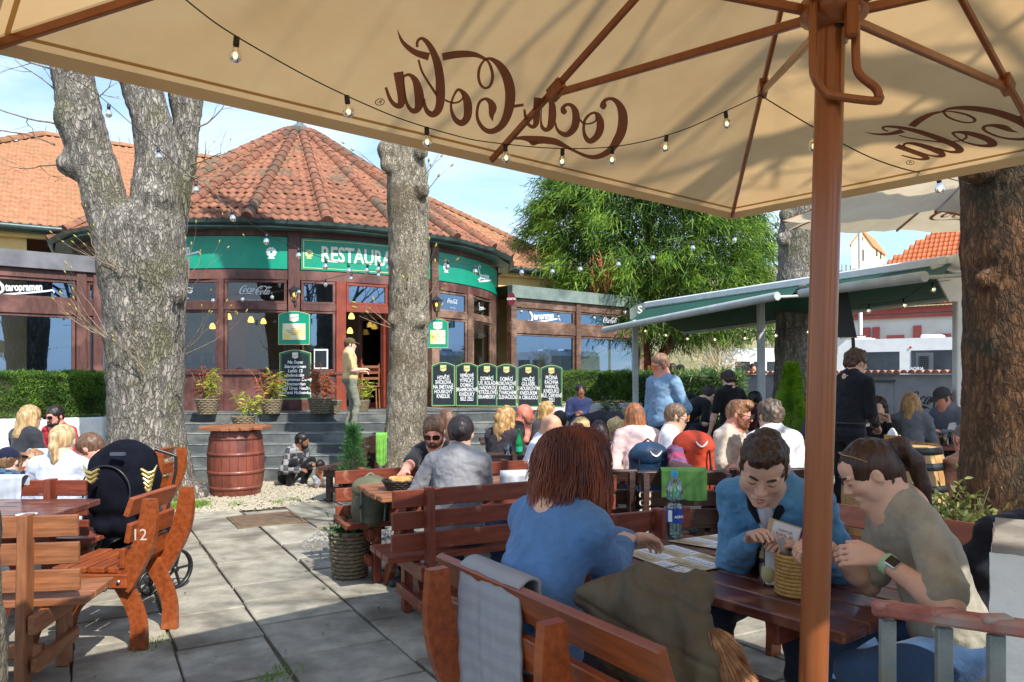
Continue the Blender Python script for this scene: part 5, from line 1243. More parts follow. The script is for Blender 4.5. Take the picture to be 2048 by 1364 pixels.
STROKES = [
 ZA([(250,85,2),(290,190,30),(350,260,48),(440,320,62),(560,356,78)]),
 ZA([(690,358,74),(820,335,74),(920,330,66),(1010,338,50),(1080,366,34),(1130,400,24),(1165,470,30),(1178,560,32),(1155,640,28),(1110,665,22),(1065,635,28),(1042,560,28),(1048,480,28),(1075,420,24),(1120,377,24),(1180,388,42),(1250,445,72),(1310,540,92),(1345,660,100),(1350,780,98),(1330,900,90),(1290,1000,76),(1230,1065,62),(1150,1090,52),(1080,1050,42),(1035,970,32),(1030,880,28),(1055,800,28),(1110,770,30),(1160,805,58),(1180,860,80),(1170,930,50),(1182,992,3)]),
 ZA([(800,740,22),(775,830,24),(790,920,36),(830,985,52),(885,1005,66),(932,950,76),(940,850,84),(922,760,72),(885,702,42),(840,681,28),(800,740,22)]),
 ZA([(888,705,16),(888,760,18),(850,800,20),(785,808,20),(715,780,20)]),
 ZA([(446,262,26),(446,210,28),(482,176,30),(532,205,46),(590,290,62),(640,420,78),(665,560,86),(672,700,92),(668,810,84),(645,885,74),(598,922,62),(550,898,50),(520,840,36),(508,765,30)]),
 ZA([(458,385,20),(492,500,24),(562,620,24),(640,735,30)]),
 ZA([(262,505,98),(282,640,88),(296,750,82),(284,830,64),(232,828,46),(182,770,36),(140,655,26)]),
 ZA([(312,548,26),(368,532,32),(425,585,62),(458,690,88),(468,800,92),(446,872,64),(400,885,48),(352,830,34),(330,740,20),(318,640,15),(314,550,15)]),
 ZB([(1392,545,30),(1385,500,96),(1390,450,66),(1430,408,46),(1510,402,50),(1590,465,84),(1640,570,118),(1655,700,132),(1632,850,132),(1570,980,120),(1495,1090,96),(1390,1165,76),(1270,1200,62),(1160,1185,48),(1050,1140,40),(950,1090,42),(850,1040,62),(740,990,88),(600,965,100),(450,960,110),(300,935,62),(180,942,32),(62,960,2)]),
 ZB([(380,985,20),(430,1010,60),(500,1000,30)]),
 ZB([(1190,618,40),(1132,700,40),(1120,830,42),(1150,935,62),(1210,980,74),(1290,925,92),(1340,830,106),(1345,720,102),(1315,630,72),(1260,590,36),(1190,618,40)]),
 ZB([(1290,620,26),(1282,700,26),(1200,740,24),(1120,735,26),(1060,680,30)]),
 ZB([(862,612,30),(850,575,84),(835,530,60),(880,480,44),(950,488,54),(1000,560,88),(1015,660,104),(1000,770,104),(950,850,90),(880,890,74),(800,862,54),(750,800,36),(733,720,24)]),
 ZB([(492,380,104),(482,520,102),(476,650,96),(466,745,76),(418,782,52),(362,740,46),(325,640,42),(312,540,28)]),
 ZB([(555,392,36),(620,388,42),(680,455,82),(692,560,104),(688,680,108),(665,775,90),(610,825,58),(555,788,50),(537,700,26),(542,560,16),(548,400,16)]),
 ZB([(300,480,40),(160,500,44)])]
_lv = []; _lf = []
for rows in STROKES:
    L, Rr = ribbon2d(rows, 5); L = ray_st(L); Rr = ray_st(Rr); o = len(_lv); n_ = len(L); _lv += L+Rr; _lf += [(o+i, o+i+1, o+n_+i+1, o+n_+i) for i in range(n_-1)]
LOGO_S = np.array(_lv)       # (s along the edge towards picture right, t up the slope)
LC = (LOGO_S.min(0)+LOGO_S.max(0))/2; LWID = float(np.ptp(LOGO_S[:,0]))
def logo_mesh(width, mt, mirror=True):
    v = (LOGO_S-LC)*(width/LWID); 
    if mirror: v = v*np.array([-1,1])
    m = mesh_np('lettering', np.c_[v, np.zeros(len(v))], _lf, mt); return m
# ------------------------------------------------ the big parasol overhead
CANOPY = mat('canopy_cream', srgb(192,156,108), srgb(202,168,120), .85, scale=3, bump=.15, bscale=400, bdist=.002, transl=.60)
UBROWN = mat('parasol_brown_aluminium', srgb(136,76,38), srgb(152,90,50), .32, scale=30, stretch=(1,1,.05), metal=.15, coat=.3); PRINTB = mat('canopy_print_brown', srgb(134,92,78), rough=.7, transl=.6)
um = empty('parasol', (UC.x-.075, UC.y, 0), 'big square cream parasol on a brown pole overhead, its printed script showing through mirrored', 'parasol')
cor = [PA, PA+e1*2*HA, PA+e1*2*HA+e2*2*HB, PA+e2*2*HB]; mids = [(cor[i]+cor[(i+1)%4])/2 for i in range(4)]
def canopy_pt(i, a, t):
    """edge i, a 0..1 along the edge, t 0..1 up to the apex, slight sag between the ribs"""
    E = cor[i].lerp(cor[(i+1)%4], a); q = E.lerp(APX, t); sag = .016*math.sin(math.pi*((a*2)%1.0))*math.sin(math.pi*min(1,(1-t)*1.0))*(1-t)
    return q-Vector((0,0,sag))
for i in range(4):
    NA, NT = 24, 18; v = [canopy_pt(i, a/NA, t/NT) for t in range(NT+1) for a in range(NA+1)]
    f = [(t*(NA+1)+a, t*(NA+1)+a+1, (t+1)*(NA+1)+a+1, (t+1)*(NA+1)+a) for t in range(NT) for a in range(NA)]
    b = MB(); b.add(v, f, 0, True)
    hem = []
    for a in range(NA+1): p = canopy_pt(i, a/NA, 0); hem += [p, p-Vector((0,0,.035))]
    b.add(hem, [(2*a, 2*a+2, 2*a+3, 2*a+1) for a in range(NA)]); b.build('canopy_panel', [CANOPY], um); b = MB(); hs_ = [p for a in range(NA+1) for p in (canopy_pt(i, a/NA, .018)-Vector((0,0,.003)), canopy_pt(i, a/NA, .026)-Vector((0,0,.003)))]; b.add(hs_, [(2*a, 2*a+2, 2*a+3, 2*a+1) for a in range(NA)]); b.build('hem_seam', [mat('seam_thread', srgb(190,156,106), rough=.8, transl=.6)], um)
for i in (0, 3):                                # print on the two panels in view
    E0_, E1_ = (cor[0], cor[1]) if i == 0 else (cor[3], cor[0]); mid = (E0_+E1_)/2; ex = (E0_-E1_).normalized() if i == 0 else (E0_-E1_).normalized()
    ty = (APX-mid).normalized(); nn = ex.cross(ty); nn = -nn if nn.z > 0 else nn
    k = 1.0 if i == 0 else .92; vv = []
    for s_, t_ in LOGO_S:
        q = mid+ex*((s_-(LC[0] if i else 0))*k)+ty*(t_*k); vv.append(q+nn*.021)
    b = MB(); b.add(vv, _lf); b.build('printed_script', [PRINTB], um)
    rc = (ray_st([(757,194)])[0]); r0 = mid+ex*((rc[0]-(LC[0] if i else 0))*k)+ty*(rc[1]*k)+nn*.021; b = MB()
    M = Matrix((ex, ty, nn)).transposed().to_4x4(); M.translation = r0; b.strip_prism([(.016*math.cos(a), .016*math.sin(a)) for a in [2*math.pi*j/16 for j in range(17)]], [(.0135*math.cos(a), .0135*math.sin(a)) for a in [2*math.pi*j/16 for j in range(17)]], M, .001)
    b.build('registered_mark', [PRINTB], um)
    tm = text_mesh('R', .022, PRINTB, ext=.0005, sx=-1); put('registered_mark', tm, M, um)
hubz = 2.44; hub = Vector((UC.x-.01, UC.y, hubz))
for i in range(4):
    for q, fr in ((cor[i], .47), (mids[i], .27)):
        A = q.lerp(APX, .005)-Vector((0,0,.022)); B = APX-Vector((0,0,.03)); plank('rib', um, A, B, .016, .025, UBROWN, ch=.003)
        s_ = A.lerp(B, fr)-Vector((0,0,.022)); hb = hub+(Vector((s_.x,s_.y,0))-Vector((hub.x,hub.y,0))).normalized()*.07; plank('strut', um, s_, hb, .016, .024, UBROWN, ch=.003)
        b = MB(); b.beam(s_-(B-A).normalized()*.035+Vector((0,0,.012)), s_+(B-A).normalized()*.035+Vector((0,0,.012)), .034, .05, ch=.004); b.build('joint', [UBROWN], um)
base = Vector((UC.x-.082, UC.y, 0)); b = MB(); b.tube([base, Vector((UC.x, UC.y, 3.0))], .0335, 32); b.build('pole', [UBROWN], um)
b = MB(); b.lathe([(.0,-.05),(.05,-.05),(.062,-.03),(.078,-.02),(.078,.02),(.05,.03),(.04,.09),(0,.09)], hub, 20); b.build('hub', [UBROWN], um)
b = MB(); b.lathe([(.0,-.05),(.07,-.05),(.07,.0),(.04,.03),(0,.03)], APX-Vector((0,0,.05)), 16); b.build('hub', [UBROWN], um)
def zp(px, py, dz=0): return P(px, py, UC.y-.05+dz)
b = MB(); rows = [zp(1627,-30), zp(1626,120), zp(1630,155), zp(1648,185), zp(1668,192), zp(1752,202,.0), zp(1757,190), zp(1750,175), zp(1720,150), zp(1712,120), zp(1712,40), zp(1716,-30)]
b.tube([Vector(p[:3]) for p in crom([list(p) for p in rows], 4)], .0105, 8); b.build('crank_handle', [UBROWN], um)
b = MB(); b.beam(zp(1704,-20,-.02), zp(1704,76,-.02), .03, .028, ch=.006); b.build('latch', [UBROWN], um); b = MB(); b.beam(zp(1690,52,-.01), zp(1692,86,-.01), .006, .013, (0,1,0)); b.build('latch_plate', [METAL], um)
b = MB(); b.lathe([(.0345,0),(.037,0),(.037,.008),(.0345,.008)], P(1670,66,UC.y), 20); b.build('pin_ring', [CABLE], um)
# ------------------------------------------------ second parasol, octagonal, behind the right tree
C2 = Vector((4.66,7.0,3.0)); A2 = Vector((4.66,6.85,3.86)); R2 = 2.1; m2 = empty('parasol', (C2.x,C2.y,0), 'smaller cream parasol partly hidden behind the right-hand trunk, with lit and shaded folds', 'parasol')
vs = [C2+Vector((R2*math.cos(R_(180+45*k-1)), R2*math.sin(R_(180+45*k-1)), R2*math.sin(R_(180+45*k-1))*.155)) for k in range(8)]
for k in range(8):
    a, c = vs[k], vs[(k+1)%8]; b = MB(); v = []
    for t in range(9):
        for s_ in range(9): q = a.lerp(c, s_/8).lerp(A2, t/8); v.append(q-Vector((0,0,.07*math.sin(math.pi*s_/8)*(1-t/8)*.7+.012*math.sin(s_*2.3+t))))
    b.add(v, [(t*9+s_, t*9+s_+1, (t+1)*9+s_+1, (t+1)*9+s_) for t in range(8) for s_ in range(8)], 0, True); b.build('canopy_panel', [mat('canopy_offwhite', srgb(214,194,160), srgb(226,208,176), .85, scale=3, transl=.4)], m2); plank('rib', m2, a-Vector((0,0,.015)), A2-Vector((0,0,.03)), .018, .03, UBROWN)
    hb = Vector((C2.x,C2.y,2.95)); plank('strut', m2, a.lerp(A2,.4)-Vector((0,0,.03)), hb, .016, .024, UBROWN)
b = MB(); b.tube([(C2.x,C2.y,0),(C2.x,C2.y,3.85)], .03, 14); b.build('pole', [UBROWN], m2)
fa, fc = vs[1], vs[2]
far = [ (vs[k]+vs[(k+1)%8])/2 for k in range(8)]
for k in (5,):
    mid = far[k]; ty = (A2-mid).normalized(); ex = (vs[(k+1)%8]-vs[k]).normalized(); nn = ex.cross(ty); nn = -nn if nn.z > 0 else nn
    me = logo_mesh(1.0, PRINTB, mirror=False); M = Matrix((ex, ty, nn)).transposed().to_4x4(); M.translation = mid+ty*.42+nn*.03; put('printed_script', me, M, m2)
# ------------------------------------------------ window and wall logos
for (Mw, ww, fr), k in LOGO_SPOTS:
    wd = min(.62, ww*.62)*k; put('lettering', logo_mesh(wd, LOGOW), Mw @ Matrix.Translation((0,.03,.004)), fr)
    if k > .3: put('lettering', text_mesh('ZERO CUKRU', .05*wd/.6, LOGOW, ext=.0006), Mw @ Matrix.Translation((0,-.03-wd*.22,.004)), fr)
# ------------------------------------------------ awning on its frame
AW = mat('awning_green', srgb(12,66,52), srgb(16,78,62), .7, scale=4); AWL = mat('awning_pale_stripe', srgb(176,204,188), rough=.7, transl=.2)
aw = empty('awning', (X(1520,10), 10, 0), 'long green double-sided awning on a white frame with tubes, right of the glass wing', 'awning')
bA, bB = Vector((X(1298,14.3),14.3,H(611,14.3))), Vector((X(1905,8.75),8.75,H(522,8.75))); fA, fB = Vector((X(1208,13.2),13.2,H(660,13.2))), Vector((X(1555,9.35),9.35,H(592,9.35)))
fd = (fB-fA)/ (fB-fA).length; fC = Vector((X(1850,7.35),7.35,H(553,7.35)))
rA, rB = Vector((3.5,15.1,2.41)), Vector((6.0,9.7,2.60))
def awn(Aa, Ab, Ba, Bb, nst=6):
    b = MB(); v = []
    for i in range(13):
        for j in range(7): t = j/6; q = (Aa.lerp(Ab, i/12)).lerp(Ba.lerp(Bb, i/12), t); v.append(q-Vector((0,0,.09*math.sin(math.pi*t))))
    b.add(v, [(i*7+j, i*7+j+1, (i+1)*7+j+1, (i+1)*7+j) for i in range(12) for j in range(6)], 0, True); b.build('awning_cloth', [AW], aw)
awn(bA, bA.lerp(bB,.62), fA, fB); awn(bA.lerp(bB,.64), bB, fB+Vector((.18,-.3,.0)), fC); awn(bA, bB, rA, rB)
for p0, p1, r_ in ((fA, fB, .055), (fB+Vector((.18,-.3,.0)), fC, .055), (rA, rB, .05)): b = MB(); b.tube([p0, p1], r_, 12); b.build('front_tube', [GREYMET], aw)
plank('ridge_beam', aw, bA, bB, .26, .12, WPAINT, ch=.02); 
for k in (.03,.33,.60,.66,.97):
    q = bA.lerp(bB, k); q1 = (fA.lerp(fB, k/.62) if k < .62 else (fB+Vector((.18,-.3,0))).lerp(fC, (k-.62)/.38)); elbow = q.lerp(q1,.5)+(bB-bA).normalized()*.55+Vector((0,0,-.12))
    b = MB(); b.tube([q+Vector((0,0,-.1)), elbow], .025, 6); b.tube([elbow, q1], .022, 6); b.build('folding_arm', [GREYMET], aw)
for px, Zp, pyt in ((1272,13.6,640),(1524,11.2,606)):
    plank('post', aw, (X(px,Zp),Zp,0), (X(px,Zp)-.02,Zp,H(pyt,Zp)), .10, .10, GREYMET, ch=.012)
q = Vector((X(1918,8.8),8.8,0)); plank('post', aw, q, Vector((q.x,q.y,bB.z)), .11, .11, WPAINT, ch=.012); plank('post', aw, Vector((X(1850,8.4),8.4,0)), Vector((X(1922,8.8),8.8,H(815,8.8))), .10, .10, WPAINT, ch=.012)
for dx in (-.09,.09): b = MB(); b.lathe([(0,-.11),(.085,-.11),(.1,0),(.085,.11),(0,.11)], Matrix.Translation((q.x+dx,q.y-.1,bB.z-.02)) @ Matrix.Rotation(R_(90),4,'X'), 14); b.build('end_cap', [WPAINT], aw)
b = MB(); b.prism([(-.28,.0),(.28,.0),(.06,-.42),(-.06,-.42)], face_frame((q.x-.12,q.y-.1,bB.z-.06), (0,-1,0)), .03); b.build('bracket', [WPAINT], aw)
# small grey sign on the wing corner and red round sign
sg = empty('corner_sign', P(1283,610,17.8), 'grey shaped bracket sign with an S scroll at the corner of the glass wing', 'sign'); M = face_frame(P(1280,622,17.9), (-.2,-1,0)); b = MB(); b.prism([(-.24,-.2),(.22,-.2),(.22,.17),(.1,.2),(-.05,.16),(-.24,.05)], M, .05); b.build('panel', [FASC_G], sg); put('lettering', text_mesh('S', .26, CREAMP, bold=.004), M @ Matrix.Translation((0,.02,.028)), sg); put('lettering', text_mesh('8', .12, mat('print_darkgreen', srgb(40,70,58)), bold=.003), M @ Matrix.Translation((-.05,-.12,.028)), sg)
rs_ = empty('round_sign', P(1023,598,16.9), 'small dark red oval sign lettered COSTA at the joint of rotunda and right wing', 'sign'); M = face_frame(P(1023,598,17.4), (-.15,-1,0)); b = MB(); b.prism([(.09*math.cos(a), .155*math.sin(a)) for a in [2*math.pi*i/24 for i in range(24)]], M, .04); b.build('disc', [solid('sign_burgundy', (110,20,34), .35)], rs_); put('lettering', text_mesh('COSTA', .065, WHITE, bold=.002), M @ Matrix.Translation((0,0,.022)), rs_)
# ------------------------------------------------ string lights
BULBG = glass_mat('bulb_glass', (.95,.95,.93), .6, .02, .06); FIL = mat('bulb_filament_unlit', (.85,.75,.5), (.95,.85,.6), .3); FILW = mat('bulb_glow', (1,.66,.25), (1,.72,.35), .3, emit=3.0)
def bulb_proto(lit):
    root = bpy.data.objects.new('bulb_source', None); 
    sock = MB(); sock.lathe([(0,.0),(.013,0),(.014,-.03),(.012,-.045),(0,-.045)], (0,0,0), 10); gl = MB(); gl.lathe([(.012,-.045),(.024,-.060),(.029,-.078),(.026,-.095),(.014,-.108),(0,-.111)], (0,0,0), 12); fi = MB(); fi.lathe([(0,-.05),(.007,-.062),(.010,-.078),(.007,-.09),(0,-.094)], (0,0,0), 8)
    return sock.mesh('bulb', BLACK), gl.mesh('bulb_glass', BULBG), fi.mesh('filament', FILW if lit else FIL)
BP = {True: bulb_proto(True), False: bulb_proto(False)}
def string_light(label, pts, fr, lit, size=1.0, drop=0, seed=0):
    """pts: 3D path; fr: bulb positions as indexes into the dense path (0..1)"""
    c = crom([list(p) for p in pts], 10); c = [Vector(p) for p in c]; o = empty('string_light', c[0], label, 'string lights', 'festoon lights strung over the terrace'); b = MB(); b.tube(c, .0032*size, 5); b.build('cable', [CABLE], o); r = random.Random(seed); ln = [0]
    for i in range(len(c)-1): ln.append(ln[-1]+(c[i+1]-c[i]).length)
    for f in fr:
        d = f*ln[-1]; i = max(j for j in range(len(ln)) if ln[j] <= d+1e-9); i = min(i, len(c)-2); q = c[i].lerp(c[i+1], (d-ln[i])/max(ln[i+1]-ln[i],1e-6)); M = Matrix.Translation(q) @ Matrix.Rotation(r.uniform(-.2,.2),4,'X') @ Matrix.Rotation(r.uniform(-.25,.25),4,'Y') @ Matrix.Scale(size,4)
        s_ = ob('bulb', BP[lit][0], o, M); W[s_.name] = Matrix.Identity(4)
        for me, nm in ((BP[lit][1],'bulb_glass'),(BP[lit][2],'filament')):
            g_ = bpy.data.objects.new(nm, me); COL.objects.link(g_); g_.parent = s_
    return o
def under(px, py, k=.965):
    d = Vector(((px-CX)/F, 1, (HY-py)/F)); o_ = Vector((0,0,CAMZ)); t = (Um-o_).dot(slope_n)/d.dot(slope_n); return o_+d*(t*k)
S1 = [under(*q) for q in ((360,-10), (440,52), (540,112), (632,162), (725,206), (808,240), (900,268), (975,284), (1120,297), (1245,291), (1360,262), (1465,216), (1520,190))]
string_light('string of warm lit bulbs along the front edge under the big parasol', S1, (.078,.245,.385,.53,.64,.735,.835,.94), True, .62)
def under2(px, py, k=.95):
    n_ = (cor[3]-cor[0]).cross(APX-cor[0]).normalized(); d = Vector(((px-CX)/F, 1, (HY-py)/F)); o_ = Vector((0,0,CAMZ)); t = (cor[0]-o_).dot(n_)/d.dot(n_); return o_+d*(t*k)
S2 = [under(1520,190), under2(1562,216), under2(1640,262), under2(1730,310,.96), P(1808,338,2.95), P(1870,350,3.5), P(1940,368,4.15)]
string_light('short festoon of bulbs from the parasol rib down to the right-hand trunk', S2, (.12,.66), True, .8)
S3 = [P(130,150,7.5), P(190,185,7.6), P(290,272,7.9), P(365,340,8.2), P(432,395,8.5), P(492,440,8.8), P(552,478,9.1), P(588,492,9.3), P(634,512,9.4), P(685,525,9.5), P(740,527,9.7), P(800,518,10.2)]
string_light('festoon of clear bulbs hanging from the forked tree past the roof to the middle trunk', S3, (.10,.23,.34,.45,.56,.66,.74,.80,.86,.905,.95), False, 1.25)
S4 = [P(858,508,10.5), P(930,528,10.6), P(1035,532,11), P(1150,527,11), P(1285,508,11), P(1370,486,11.2), P(1462,470,11.4), P(1562,448,11.6)]
string_light('festoon of clear bulbs from the middle trunk across the conifer to the grey trunk', S4, (.05,.12,.255,.335,.41,.51,.605,.725,.86,.985), False, 1.25)
S5 = [P(300,592,11.5), P(440,590,12), P(560,582,12.3), P(680,552,12.3), P(760,540,12.2), P(860,548,12)]
string_light('festoon of small bulbs sagging in front of the long transom windows', S5, (.1,.2,.3,.4,.5,.6,.7,.8,.9), False, 1.1)
S6 = [P(1020,610,15.5), P(1090,622,15.6), P(1180,628,15.6), P(1260,610,15.5)]
string_light('short festoon of tiny bulbs before the transoms of the right glass wing', S6, (.1,.4,.7), False, 1.2)
S7 = [P(1280,650,12.5), P(1380,668,11.5), P(1500,665,10.8), P(1640,650,10)]; string_light('row of small bulbs hanging under the near side of the green awning', S7, (.05,.2,.35,.5,.65,.8,.95), True, 1.0)
S8 = [P(1720,610,9), P(1800,600,8.8), P(1850,570,8.6), P(1900,560,8.6)]; string_light('pair of small bulbs under the awning beside the white post', S8, (.1,.45,.8), True, 1.0)
# ------------------------------------------------ things beyond the terrace on the right
HILL = mat('vineyard_slope', srgb(120,112,74), srgb(160,150,112), .95, scale=.25, bump=.3, c3=srgb(104,116,62), c3scale=.08)
hv = []; nx, ny = 60, 30
for j in range(ny+1):
    for i in range(nx+1):
        y = 42+j*9.5; x = -60+i*(330/nx); t = min(1, max(0, (y-45)/150)); z = 30*t**1.15*(1/(1+math.exp(-(x+15)/12)))+1.2*math.sin(x*.05+y*.03)*t-.2; z = z if y < 200 else 30*(1/(1+math.exp(-(x+15)/12)))+1.2*math.sin(x*.05+y*.03)
        hv.append((x, y, z))
setting('hill', mesh_np('hill', hv, [(j*(nx+1)+i, j*(nx+1)+i+1, (j+1)*(nx+1)+i+1, (j+1)*(nx+1)+i) for j in range(ny) for i in range(nx)], HILL, True))
def hz(x, y): t = min(1, max(0, (y-45)/150)); return 30*t**1.15*(1/(1+math.exp(-(x+15)/12)))+1.2*math.sin(x*.05+y*.03)*t-.2
b = MB(); r = random.Random(2)
for row in range(34):
    y = 62+row*3.9
    for k in range(44): x = X(1530+k*9+r.uniform(-1,1), y); z = hz(x, y); b.tube([(x,y,z),(x+r.uniform(-.05,.05),y,z+1.75)], .045, 3, 0, False)
tag(b.build('vineyard_stakes', [mat('stake_grey', srgb(120,112,100), srgb(150,142,128), .9)]), kind='stuff')
b = MB()
for row in range(7):
    y = 70+row*15; v = []
    for k in range(31): x = X(1530+k*14, y); z = hz(x, y); v += [(x,y,z-.3),(x,y,z+1.0)]
    b.add(v, [(2*k,2*k+2,2*k+3,2*k+1) for k in range(30)])
    b.add([(p[0],p[1]+.5,p[2]) for p in v], [(2*k,2*k+2,2*k+3,2*k+1) for k in range(30)])
tag(b.build('terrace_walls', [mat('dry_stone', srgb(140,132,116), srgb(180,172,154), .9, scale=1.5, bump=.5)]), 'low pale dry-stone terrace walls stepping up the vineyard slope', 'wall')
CHM = mat('chapel_wall', srgb(228,214,170), srgb(238,226,188), .9, scale=.5); CHR = mat('chapel_roof', srgb(206,120,72), srgb(220,138,90), .8)
ZC = 172; ch = empty('chapel', P(1735,515,ZC), 'small cream chapel with orange gable roof on top of the vineyard hill', 'chapel')
c0 = P(1703,520,ZC); c1 = P(1745,520,ZC+1); c2 = P(1770,520,ZC+14); zb = c0.z-2; ze = H(487,ZC); zr = H(460,ZC)
c0.z = c1.z = c2.z = zb; w0 = c1-c0; w1 = c2-c1; c3_ = c0+w1; g0 = (c0+c1)/2; g1_ = (c3_+c2)/2; up = lambda p, z: Vector((p.x,p.y,z))
b = MB(); b.add([c0,c1,up(c1,ze),up(g0,zr),up(c0,ze)], [(0,1,2,3,4)]); b.add([c1,c2,up(c2,ze),up(c1,ze)], [(0,1,2,3)]); b.add([c3_,c2,up(c2,ze),up(g1_,zr),up(c3_,ze)], [(4,3,2,1,0)]); b.add([c0,c3_,up(c3_,ze),up(c0,ze)], [(3,2,1,0)]); b.build('wall', [CHM], ch)
ov = w0*.08; b = MB(); oz = .3
for s_, A_, B_ in ((1,c1,c2),(-1,c0,c3_)):
    q = [up(A_+ov*s_-w1*.03,ze-.3), up(B_+ov*s_+w1*.03,ze-.3), up(g1_+w1*.03,zr+.35), up(g0-w1*.03,zr+.35)]; b.add(q+[p-Vector((0,0,.35)) for p in q], [(0,1,2,3),(7,6,5,4),(0,3,7,4),(1,5,6,2),(0,4,5,1)])
b.build('roof', [CHR], ch)
DKW = mat('dark_opening', srgb(60,56,50), rough=.8)
for k in (.3,.62): q = c1+w1*k; b = MB(); b.beam(up(q,zb+4.6)-w1*.04, up(q,zb+4.6)+w1*.04, .3, 1.7); b.build('window', [DKW], ch)
b = MB(); b.beam(up(g0,zb+3.2)-w0*.07, up(g0,zb+3.2)+w0*.07, .3, 2.6); b.build('door', [DKW], ch); b = MB(); b.beam(up(g0,ze+1.2)-w0*.04, up(g0,ze+1.2)+w0*.04, .3, .8); b.build('window', [DKW], ch)
# red and white house
RZ = 30; SALM = mat('red_plaster', srgb(176,84,80), srgb(190,98,92), .85, scale=2); WPL = mat('white_plaster', srgb(222,218,214), srgb(232,230,226), .85, scale=2)
A = Vector((X(1668,RZ+1.5),RZ+1.5,0)); B = Vector((X(2120,RZ-3.5),RZ-3.5,0)); dd = (B-A).normalized(); nn = Vector((dd.y,-dd.x,0)); LL = (B-A).length; ez = 4.25
rh = empty('red_white_house', (A+B)/2, 'single-storey white house with red pilasters and orange tiled roof behind the parked vehicles', 'house')
b = MB(); b.beam(A+Vector((0,0,ez/2))-nn*3, B+Vector((0,0,ez/2))-nn*3, 6, ez); b.build('wall', [WPL], rh)
def on(f, z, o=.06): q = A+dd*(LL*f)+nn*o; return Vector((q.x,q.y,z))
for z, h_ in ((ez-.12,.24),(ez-.36,.12)): b = MB(); b.beam(on(-.01,z), on(1,z), .24 if z > 4 else .16, h_); b.build('cornice', [SALM], rh)
for px0, px1 in ((1735,1752),(1758,1773),(1846,1862)):
    f = lambda px: ((px-1668)/(2120-1668))**1.0
    b = MB(); b.beam(on(f(px0),1.75), on(f(px1),1.75), .14, 3.5); b.build('pilaster', [SALM], rh)
for px0, px1 in ((1790,1826),(1886,1922)):
    f = lambda px: (px-1668)/(2120-1668); b = MB(); z0_, z1_ = 1.6, 3.15
    for za, zb_ in ((z1_-.28,z1_),(z0_,z0_+.2)): b.beam(on(f(px0),(za+zb_)/2), on(f(px1),(za+zb_)/2), .16, zb_-za)
    for a_, c in ((px0,px0+8),(px1-8,px1)): b.beam(on(f(a_),(z0_+z1_)/2,.05), on(f(c),(z0_+z1_)/2,.05), .15, z1_-z0_-.01)
    fr = b.build('window', [SALM], rh); b = MB(); b.beam(on(f(px0+8),2.35,.0), on(f(px1-8),2.35,.0), .05, 1.1); b.build('pane', [GLASSR], fr)
rA_, rB_ = on(-.03,ez+.02,.45), on(1.02,ez+.02,.45); rC, rD = on(1.02,ez+3.9,-3), on(.52,ez+3.9,-3)
b = MB(); b.add([rA_,rB_,rC,rD], [(0,1,2,3)]); hip = on(-.03,ez,-6.4); b.add([hip, rA_, rD],[(0,1,2)]); ro = b.build('roof', [_mats['roof_underlay']], rh)
up = (on(.5,ez+3.9,-3)-on(.5,ez+.02,.45)); Ls = up.length; up.normalize(); nz = dd.cross(up); nz = nz if nz.z > 0 else -nz; ms = []
for r_ in range(int(Ls/.275)+1):
    for c2 in range(int(LL*1.05/.178)):
        t = -.03*LL+.12+c2*.178; y = r_*.275
        if t < LL*(-.03+.55*y/Ls): continue
        o = A+dd*t+nn*.45+Vector((0,0,ez+.04)); o = o+up*y+nz*.03; M = Matrix((dd, up, nz)).transposed().to_4x4(); M.translation = o; ms.append(M)
tiles_joined('roof_tiles', ms, ro, mat('roof_tile_fresh', srgb(206,104,58), srgb(226,128,80), .75, scale=5))
# white-capped garden wall with script
WA = Vector((X(1460,17.5),17.5,0)); WB = Vector((X(2050,11.2),11.2,0)); gw = empty('garden_wall', (WA+WB)/2, 'grey rendered garden wall topped with clay tiles, bearing dark script lettering at right', 'wall'); b = MB(); b.beam(WA+Vector((0,0,.78)), WB+Vector((0,0,.78)), .25, 1.56); b.build('render_face', [GREYP], gw)
wd = (WB-WA).normalized(); wn = Vector((wd.y,-wd.x,0)); wn = wn if wn.y < 0 else -wn; cap_me = MB(); v = []
for k, (y, rr) in enumerate(((-.2,.075),(.2,.06))):
    for j in range(6): a = math.pi*j/5; v.append((math.cos(a)*rr, y, math.sin(a)*rr*.9))
cap_me.add(v, [(j,j+1,7+j,6+j) for j in range(5)], 0, True); cap_me.add(v[:6], [(0,1,2,3,4,5)]); cm_ = cap_me.mesh('coping_tile', [mat('coping_tile_clay', srgb(136,92,74), srgb(178,134,112), .8, scale=6, rand=.2)])
nL = int((WB-WA).length/.15)
for i in range(nL):
    q = WA+wd*(i+.5)*.15+Vector((0,0,1.575)); M = Matrix((wd, -wn, Vector((0,0,1)))).transposed().to_4x4(); M.translation = q; ob('coping_tile', cm_, gw, M)
t_ = ((X(1870,1)*1)-0); 
def on_wall(px, z):
    k = (px-CX)/F; s_ = (WA.x-k*WA.y)/(k*wd.y-wd.x); q = WA+wd*s_+wn*.13; return Vector((q.x,q.y,z))
put('lettering', logo_mesh(1.05, mat('wall_script', srgb(54,56,62), rough=.8)), face_frame(on_wall(1878,1.12), wn), gw)
M = face_frame(on_wall(1768,.95), wn); b = MB(); b.box(M, .62, .95, .04, 0, .005); b.build('meter_door', [GREYP], gw); b = MB(); b.box(M @ Matrix.Translation((0,.50,.02)), .70, .03, .08); b.build('drip_edge', [mat('drip', srgb(90,90,94))], gw)
